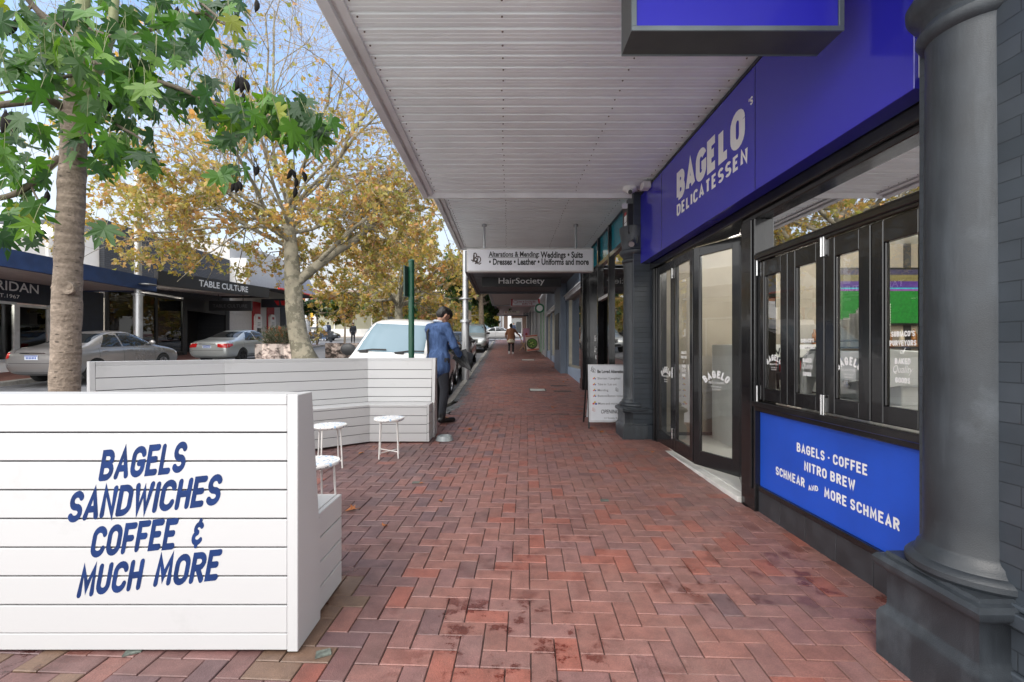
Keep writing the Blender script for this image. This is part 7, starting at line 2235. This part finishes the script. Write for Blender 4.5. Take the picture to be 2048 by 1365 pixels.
mid_plane('plane_tree', 'third plane tree with thinner orange crown left of the second', (715 - VX) * 46 / F_PX, 52, 37, h=3.4, rad=4.6, leaf_n=5, ls=.34, kids=(0, 4, 4, 4, 4), nl=9)
mid_plane('yellow_tree', 'yellowing tree far behind the bowed man on the road edge', (905 - VX) * 60 / F_PX, 60, 41, h=2.4, rad=5.2, leaf_n=6, ls=.42, pal=YEL, kids=(0, 4, 4, 4, 4), nl=10)
mid_plane('yellow_tree', 'fainter yellow tree in the gap under the green kerb tree', (985 - VX) * 80 / F_PX, 84, 43, h=2.5, rad=6, leaf_n=6, ls=.6, pal=YEL, kids=(0, 4, 4, 4, 4), nl=9)
mid_plane('kerb_tree', 'bushy green tree on the kerb beyond the silver lamp post', (962 - VX) * 34 / F_PX, 34, 47, h=4.0, rad=2.1, r0=.2, leaf_n=10, ls=.26, pal=GRN, kids=(0, 5, 5, 5, 5), nl=12, bark=m_twig, leafm=m_greenleaf, spread=(-10, 60))
mid_plane('kerb_tree', 'slimmer green tree just behind the bushy kerb tree, left side', (938 - VX) * 44 / F_PX, 44, 49, h=5.4, rad=2.3, r0=.2, leaf_n=9, ls=.34, pal=GRN, kids=(0, 4, 4, 4, 4), nl=11, bark=m_twig, leafm=m_greenleaf, spread=(-10, 60))
mid_plane('young_tree', 'young green tree on a thin stem beside the bank corner', (634 - VX) * 37 / F_PX, 37, 53, h=2.9, rad=1.15, r0=.07, leaf_n=9, ls=.24, pal=GRN, kids=(0, 4, 4, 4, 4), nl=9, lev=2, bark=m_twig, leafm=m_greenleaf, spread=(-15, 60))
mid_plane('young_tree', 'young tree on a thin stem turning yellow at its edges', (689 - VX) * 36 / F_PX, 36, 59, h=2.6, rad=1.3, r0=.07, leaf_n=8, ls=.24, pal=GRN + [((.25, .2, .03), 3)], kids=(0, 4, 4, 4, 4), nl=9, lev=2, bark=m_twig, leafm=m_greenleaf, spread=(-15, 60))
mid_plane('kerb_tree', 'small dark green tree low behind the green sign post', (838 - VX) * 48 / F_PX, 48, 61, h=2.6, rad=1.7, r0=.1, leaf_n=8, ls=.34, pal=GRN, kids=(0, 4, 4, 4, 4), nl=9, lev=2, bark=m_twig, leafm=m_greenleaf, spread=(-15, 60))
# a far belt of trees closing the street
m_wood = MB(); rw = random.Random(77)
for i in range(2600):
    x = rw.uniform(-70, 45); y = rw.uniform(120, 140); z = gz(120) + abs(rw.gauss(0, 1)) * 2.6 + rw.uniform(0, 2) + 1.2 * math.sin(x * .21)
    add_leaf(m_wood, Vector((x, y, z)), rdir(rw), rdir(rw), rw.uniform(1.1, 2.2), wpick(rw, GRN + YEL[:1]))
tag(m_wood.build('distant_trees', m_greenleaf), 'green band of distant trees closing the end of the street', 'trees', kind='stuff')

# rosemary bush in the planter
rb = empty('shrub', (-8.5, 17.8, gz(17.8) + .8), 'rosemary like bush with dry orange leaves caught in it, in the photo printed planter', 'shrub')
rr = random.Random(9); c = MB(); st_ = MB()
for i in range(420):
    a = rr.uniform(0, 6.283); el = R(rr.uniform(15, 88)); L = rr.uniform(.45, .82)
    b0 = Vector((-8.52 + rr.uniform(-.45, .45), 17.75 + rr.uniform(-.35, .35), gz(17.8) + .80))
    d = Vector((math.cos(a) * math.cos(el), math.sin(a) * math.cos(el), math.sin(el)))
    st_.tube([b0, b0 + d * L * .6, b0 + d * L + Vector((0, 0, .06))], [.008, .006, .003], 3, 0, cap=False)
    for k in range(14):
        t = rr.uniform(.25, 1); p = b0 + d * L * t
        q = rr.uniform(.8, 1.3); col_ = (.055 * q, .085 * q, .045 * q)
        add_leaf(c, p, d + rdir(rr) * .8, rdir(rr), rr.uniform(.05, .085), col_, [(0, 0), (.16, .3), (.1, .8), (0, 1), (-.1, .8), (-.16, .3)])
for i in range(90):
    a = rr.uniform(0, 6.283); q = rr.uniform(0, .5); p = Vector((-8.5 + q * math.cos(a), 17.55 + .6 * q * math.sin(a), gz(17.8) + .9 + rr.uniform(0, .55)))
    add_leaf(c, p, rdir(rr), rdir(rr), rr.uniform(.08, .15), wpick(rr, [((.36, .13, .03), 2), ((.28, .09, .04), 1)]))
c.build('foliage', m_greenleaf, rb); st_.build('stems', m_twig, rb)

# ------------------------------------------------------------------ the broad leaved tree on the left
D = 4.3
m_flame, n, l, b = nodes_of('ringed_bark')
tc = n.new("ShaderNodeTexCoord"); mp = n.new("ShaderNodeMapping"); mp.inputs['Scale'].default_value = (4, 4, 22); l.new(tc.outputs['Object'], mp.inputs[0])
n1 = n.new("ShaderNodeTexNoise"); n1.inputs['Scale'].default_value = 1; n1.inputs['Detail'].default_value = 6; n1.inputs['Roughness'].default_value = .6; l.new(mp.outputs[0], n1.inputs['Vector'])
n2 = n.new("ShaderNodeTexNoise"); n2.inputs['Scale'].default_value = 38; n2.inputs['Detail'].default_value = 5; l.new(tc.outputs['Object'], n2.inputs['Vector'])
vo = n.new("ShaderNodeTexVoronoi"); vo.inputs['Scale'].default_value = 1; mp2 = n.new("ShaderNodeMapping"); mp2.inputs['Scale'].default_value = (9, 9, 26); l.new(tc.outputs['Object'], mp2.inputs[0]); l.new(mp2.outputs[0], vo.inputs['Vector'])
rp = n.new("ShaderNodeValToRGB"); e = rp.color_ramp.elements; e[0].position = .3; e[0].color = (.13, .10, .075, 1); e[1].position = .72; e[1].color = (.30, .24, .19, 1); l.new(n1.outputs['Fac'], rp.inputs[0])
sc_ = n.new("ShaderNodeMapRange"); sc_.inputs['From Min'].default_value = .10; sc_.inputs['From Max'].default_value = .2; sc_.inputs['To Min'].default_value = .8; sc_.inputs['To Max'].default_value = 0; l.new(vo.outputs['Distance'], sc_.inputs['Value'])
mx = n.new("ShaderNodeMix"); mx.data_type = 'RGBA'; mx.inputs[7].default_value = (.035, .026, .02, 1); l.new(sc_.outputs[0], mx.inputs[0]); l.new(rp.outputs[0], mx.inputs[6])
mm = n.new("ShaderNodeMix"); mm.data_type = 'RGBA'; mm.blend_type = 'OVERLAY'; mm.inputs[0].default_value = .5; l.new(mx.outputs[2], mm.inputs[6]); l.new(n2.outputs['Fac'], mm.inputs[7]); l.new(mm.outputs[2], b.inputs['Base Color'])
b.inputs['Roughness'].default_value = .9
ad = n.new("ShaderNodeMath"); ad.operation = 'ADD'; l.new(n1.outputs['Fac'], ad.inputs[0]); l.new(n2.outputs['Fac'], ad.inputs[1])
bp = n.new("ShaderNodeBump"); bp.inputs['Strength'].default_value = 1; bp.inputs['Distance'].default_value = .012; l.new(ad.outputs[0], bp.inputs['Height']); l.new(bp.outputs[0], b.inputs['Normal'])
m_greenstem = pm('green_stem', (.16, .17, .075), .6, var=.25, scale=10, bump=.3, bscale=40)
ft = empty('flame_tree', (P(128, 900, D).x, D, 0), 'leafy broad leaved tree with ringed grey brown trunk and hanging black pods', 'tree')
rf = random.Random(17)
def noisy(pts, rads, n_, mb, amp=.008, sides=22):
    """trunk with a slightly lumpy outline"""
    P2, R2 = [], []
    for i in range(len(pts) - 1):
        for k in range(n_):
            t = k / n_; P2.append(Vector(pts[i]).lerp(Vector(pts[i + 1]), t)); R2.append(rads[i] * (1 - t) + rads[i + 1] * t)
    P2.append(Vector(pts[-1])); R2.append(rads[-1])
    b0 = len(mb.v); mb.tube(P2, R2, sides)
    for i in range(b0, len(mb.v)):
        q = Vector(mb.v[i]); w = mnoise.noise(q * 5) + .6 * mnoise.noise(Vector((q.x * 3, q.y * 3, q.z * 16)))
        j = min(len(P2) - 1, (i - b0) // sides)
        mb.v[i] = tuple(q + (q - P2[j]).normalized() * amp * w)
c = MB()
noisy([P(126, 1010, D), P(129, 800, D), P(133, 650, D), P(138, 500, D), P(143, 380, D), P(149, 260, D), P(155, 180, D)], [.122, .112, .108, .104, .101, .097, .09], 14, c)
c.sphere(P(140, 575, D - .095), .030, 12, 0, (1.15, .5, 1)); c.lathe([(.05, -.02), (.062, 0), (.055, .02), (.035, .012)], P(139, 577, D - .09), 18, 0, Matrix.Rotation(R(90), 3, 'X')); c.sphere(P(108, 576, D - .07), .024, 10)
c.build('trunk', m_flame, ft, smooth=70)
c = MB()
noisy([P(155, 190, D), P(160, 120, D), P(164, 50, D), P(168, -60, D), P(172, -200, D)], [.082, .064, .056, .052, .046], 8, c, .005, 14)
noisy([P(170, 190, D), P(200, 130, D + .05), P(224, 70, D + .1), P(229, 0, D + .12), P(231, -150, D + .12)], [.04, .044, .04, .037, .033], 8, c, .004, 12)
c.build('stem', m_greenstem, ft, smooth=70)
br = MB()
def branch(pts, r0, r1, sides=8):
    q = [P(*p) for p in pts]
    # smooth by midpoint insertion
    for _ in range(2):
        o = [q[0]]
        for a, b_ in zip(q[:-1], q[1:]): o += [a.lerp(b_, .25), a.lerp(b_, .75)]
        q = o + [q[-1]]
    n_ = len(q)
    br.tube(q, [r0 + (r1 - r0) * i / (n_ - 1) for i in range(n_)], sides)
    return q
B = []
B.append(branch([(170, 118, 4.3), (255, 150, 4.15), (350, 172, 4.0), (420, 205, 3.9), (500, 226, 3.8), (570, 250, 3.75), (625, 300, 3.7)], .028, .007))
B.append(branch([(120, 315, 4.25), (65, 368, 4.15), (20, 395, 4.05), (-40, 400, 4)], .03, .02))
B.append(branch([(126, 216, 4.25), (95, 197, 4.1), (40, 206, 3.95), (-30, 214, 3.85)], .036, .022))
B.append(branch([(128, 88, 4.25), (100, 50, 4.15), (65, 10, 4.1), (30, -30, 4)], .035, .02))
B.append(branch([(62, 14, 4.1), (30, 30, 4.05), (-10, 38, 4)], .016, .01))
B.append(branch([(150, 150, 4.25), (100, 160, 4.1), (40, 180, 4), (-20, 190, 3.9)], .016, .008))
B.append(branch([(185, 210, 4.2), (230, 250, 4.05), (290, 280, 3.95), (320, 330, 3.9)], .016, .006))
B.append(branch([(180, 60, 4.25), (240, 80, 4.2), (320, 55, 4.1), (400, 20, 4.0), (430, 40, 4), (488, 68, 3.95)], .02, .007))
B.append(branch([(400, 5, 4.0), (430, 30, 3.9), (470, 60, 3.85), (485, 66, 3.85)], .012, .006))
B.append(branch([(170, 240, 4.2), (200, 280, 4.1), (230, 330, 4.05), (205, 330, 4.05)], .012, .005))
B.append(branch([(62, 372, 4.15), (75, 400, 4.05), (92, 420, 4.0)], .010, .006))
B.append(branch([(150, 140, 4.1), (170, 100, 3.95), (130, 60, 3.9), (80, 20, 3.9)], .012, .006))
B.append(branch([(445, 212, 3.88), (458, 260, 3.85), (462, 320, 3.82)], .007, .004))
B.append(branch([(460, 215, 3.86), (472, 270, 3.84), (478, 340, 3.82)], .006, .003))
B.append(branch([(590, 250, 3.75), (587, 310, 3.72), (590, 345, 3.72)], .006, .003))
br.build('branches', pm('branch_bark', (.10, .08, .058), .85, var=.3, scale=14, bump=.5, bscale=60), ft, smooth=70)
# palmate leaves
LOBES = [(0, .0), (.10, -.12), (.28, -.12), (.44, -.02), (.30, .10), (.58, .14), (.72, .26), (.56, .34), (.33, .33), (.46, .58), (.58, .80), (.42, .78), (.20, .58), (.15, .82), (.0, 1.12),
         (-.15, .82), (-.20, .58), (-.42, .78), (-.58, .80), (-.46, .58), (-.33, .33), (-.56, .34), (-.72, .26), (-.58, .14), (-.30, .10), (-.44, -.02), (-.28, -.12), (-.10, -.12)]
lf = MB()
FLM = [((.034, .098, .014), 3), ((.055, .14, .016), 2.4), ((.022, .065, .018), 2.4), ((.10, .20, .02), 1.2), ((.2, .23, .03), .3)]
def palm_leaf(base, u, n_, s, col):
    u = u.normalized(); r_ = u.cross(n_)
    if r_.length < .05: r_ = u.orthogonal()
    r_.normalize(); n2 = r_.cross(u)
    fold = rf.uniform(.1, .6); curl = rf.uniform(.15, .9)
    lw = [rf.uniform(.8, 1.2) for _ in range(3)]
    def pt(x, y): return base + r_ * (x * s) + u * (y * s) + n2 * (abs(x) * s * fold - (y * y + x * x * .6) * s * curl * .6)
    vs = [pt(x * (lw[0] if x > 0 else lw[1]), y * (lw[2] if y > .5 else 1)) for x, y in LOBES] + [pt(0, .22), pt(.0, .6)]
    k = len(LOBES); lf.col = col
    fs = []
    for i in range(k):
        j = (i + 1) % k
        c_ = k + 1 if (LOBES[i][1] > .48 and abs(LOBES[i][0]) < .2 and LOBES[j][1] > .48 and abs(LOBES[j][0]) < .2) else k
        fs.append((i, j, c_))
    fs += [(12, k + 1, k), (k + 1, 16, k)]
    lf.add(vs, fs)
def cluster(px, py, d, sx, sy, n_, s=.2, down=1.0, sd=.35):
    for i in range(max(2, int(n_ * .72))):
        p = P(px + rf.gauss(0, sx), py + rf.gauss(0, sy), d + rf.gauss(0, sd))
        out = rdir(rf); out.z = abs(out.z) * .3
        u = out * .8 + Vector((0, 0, -down * rf.uniform(.5, 1.8))) + NY * .15
        nn = rdir(rf) * 1.0 + NY * .35 + UZ * .4
        q = p - u.normalized() * .10 + Vector((0, 0, .09))
        lf.col = (.16, .17, .075)
        lf.tube([q, p.lerp(q, .5) + Vector((0, 0, .01)), p], .0022, 3, 0, cap=False)
        palm_leaf(p, u, nn, s * rf.uniform(.72, 1.2), wpick(rf, FLM))
for a in [(90, 95, 4.1, 55, 28, 22), (30, 125, 4.0, 40, 26, 16), (170, 105, 3.9, 60, 26, 26), (250, 120, 4.0, 50, 30, 26), (300, 150, 4.0, 36, 36, 20), (180, 155, 4.0, 45, 26, 16), (60, 150, 4.0, 40, 22, 12),
          (250, 205, 4.1, 42, 40, 26), (330, 190, 4.05, 30, 30, 14), (240, 280, 4.05, 40, 26, 18), (270, 310, 4.0, 28, 14, 9), (205, 330, 4.05, 10, 14, 4), (230, 260, 4.3, 34, 30, 12),
          (340, 40, 4.1, 40, 26, 16), (290, 30, 4.2, 30, 26, 12), (400, 20, 4.0, 26, 22, 12), (450, 15, 3.95, 18, 20, 8), (480, 100, 3.9, 14, 22, 5), (350, 110, 4.1, 26, 26, 10),
          (410, 185, 3.9, 24, 14, 8), (430, 225, 3.9, 22, 12, 8), (500, 210, 3.8, 26, 12, 9), (550, 205, 3.75, 26, 14, 16), (590, 225, 3.7, 22, 18, 18), (630, 265, 3.7, 16, 18, 14), (560, 245, 3.75, 22, 16, 9), (600, 265, 3.72, 18, 16, 9), (480, 260, 3.85, 20, 14, 5), (445, 275, 3.85, 10, 14, 3),
          (30, 320, 4.05, 32, 20, 10), (10, 280, 4.0, 24, 20, 6), (60, 330, 4.05, 30, 16, 7), (20, 395, 4.0, 28, 20, 9), (100, 400, 4.0, 22, 16, 4), (20, 440, 4.0, 24, 18, 6), (75, 480, 4.0, 18, 14, 4), (10, 470, 4.0, 16, 14, 3), (195, 445, 4.1, 12, 10, 2),
          (30, 20, 4.2, 36, 22, 10), (130, 20, 4.4, 40, 26, 10), (60, 60, 4.1, 34, 20, 8), (150, 10, 4.0, 26, 16, 5), (440, 335, 3.83, 14, 10, 5), (470, 325, 3.83, 12, 8, 4), (490, 240, 3.82, 24, 10, 5), (120, 235, 4.05, 26, 22, 6), (100, 260, 4.3, 24, 18, 5), (25, 235, 4.0, 26, 12, 5), (215, 30, 4.3, 26, 26, 8)]:
    cluster(*a[:6], s=.17)
lf.build('crown', m_greenleaf, ft)
# hanging pods
m_pod = pm('seed_pod', (.006, .005, .005), .8, spec=.2, var=.4, scale=30, bump=.4, bscale=60)
def pod(px, py, d, s=1.0, tilt=0.0, stalk=30):
    c = MB(); p = P(px, py, d)
    vs = []; n_ = 12; prof = [(0.001, -.062), (.010, -.05), (.022, -.03), (.030, -.005), (.028, .02), (.018, .042), (.007, .055), (.003, .068)]
    for r_, z in prof:
        for j in range(n_):
            a = 2 * math.pi * j / n_
            q = Vector((r_ * .8 * math.cos(a) + .010 * math.cos(z * 28), r_ * .62 * math.sin(a), z)) * s
            q.rotate(Matrix.Rotation(tilt, 3, 'Y')); vs.append(p + q)
    c.add(vs, [(i * n_ + j, i * n_ + (j + 1) % n_, (i + 1) * n_ + (j + 1) % n_, (i + 1) * n_ + j) for i in range(len(prof) - 1) for j in range(n_)])
    c.tube([p + Vector((0, 0, .06 * s)), P(px, py - stalk * .6, d), P(px + 2, py - stalk, d)], .0022, 4)
    c.build('seed_pod', m_pod, ft, smooth=60)
for q in [(472, 168, 3.8, 1.15, .3), (482, 170, 3.8, 1.15, 0), (491, 172, 3.8, 1.1, -.3), (485, 197, 3.8, .8, .2), (513, 342, 3.78, .75, .2), (509, 341, 3.78, .7, -.1), (465, 373, 3.8, .85, .25), (472, 375, 3.8, .85, 0), (479, 372, 3.8, .8, -.3), (578, 349, 3.74, .75, .4), (586, 348, 3.74, .75, -.4), (591, 366, 3.74, .75, .1), (608, 354, 3.74, .8, -.2), (589, 385, 3.74, .8, .15),
          (408, 62, 3.9, .85, .1), (350, 28, 4.0, 1.1, .4), (512, 12, 3.9, .95, .1), (195, 205, 4.0, 1.25, .3), (213, 208, 4.0, 1.5, -.1), (10, 55, 3.95, 1.3, -.3), (24, 55, 3.95, 1.2, .4), (8, 245, 3.9, 1.6, .2), (22, 248, 3.9, 1.5, -.3), (127, 48, 4.0, .6, 0), (92, 395, 4.0, 1.0, .2), (185, 248, 4.0, .9, .2)]:
    pod(*q)
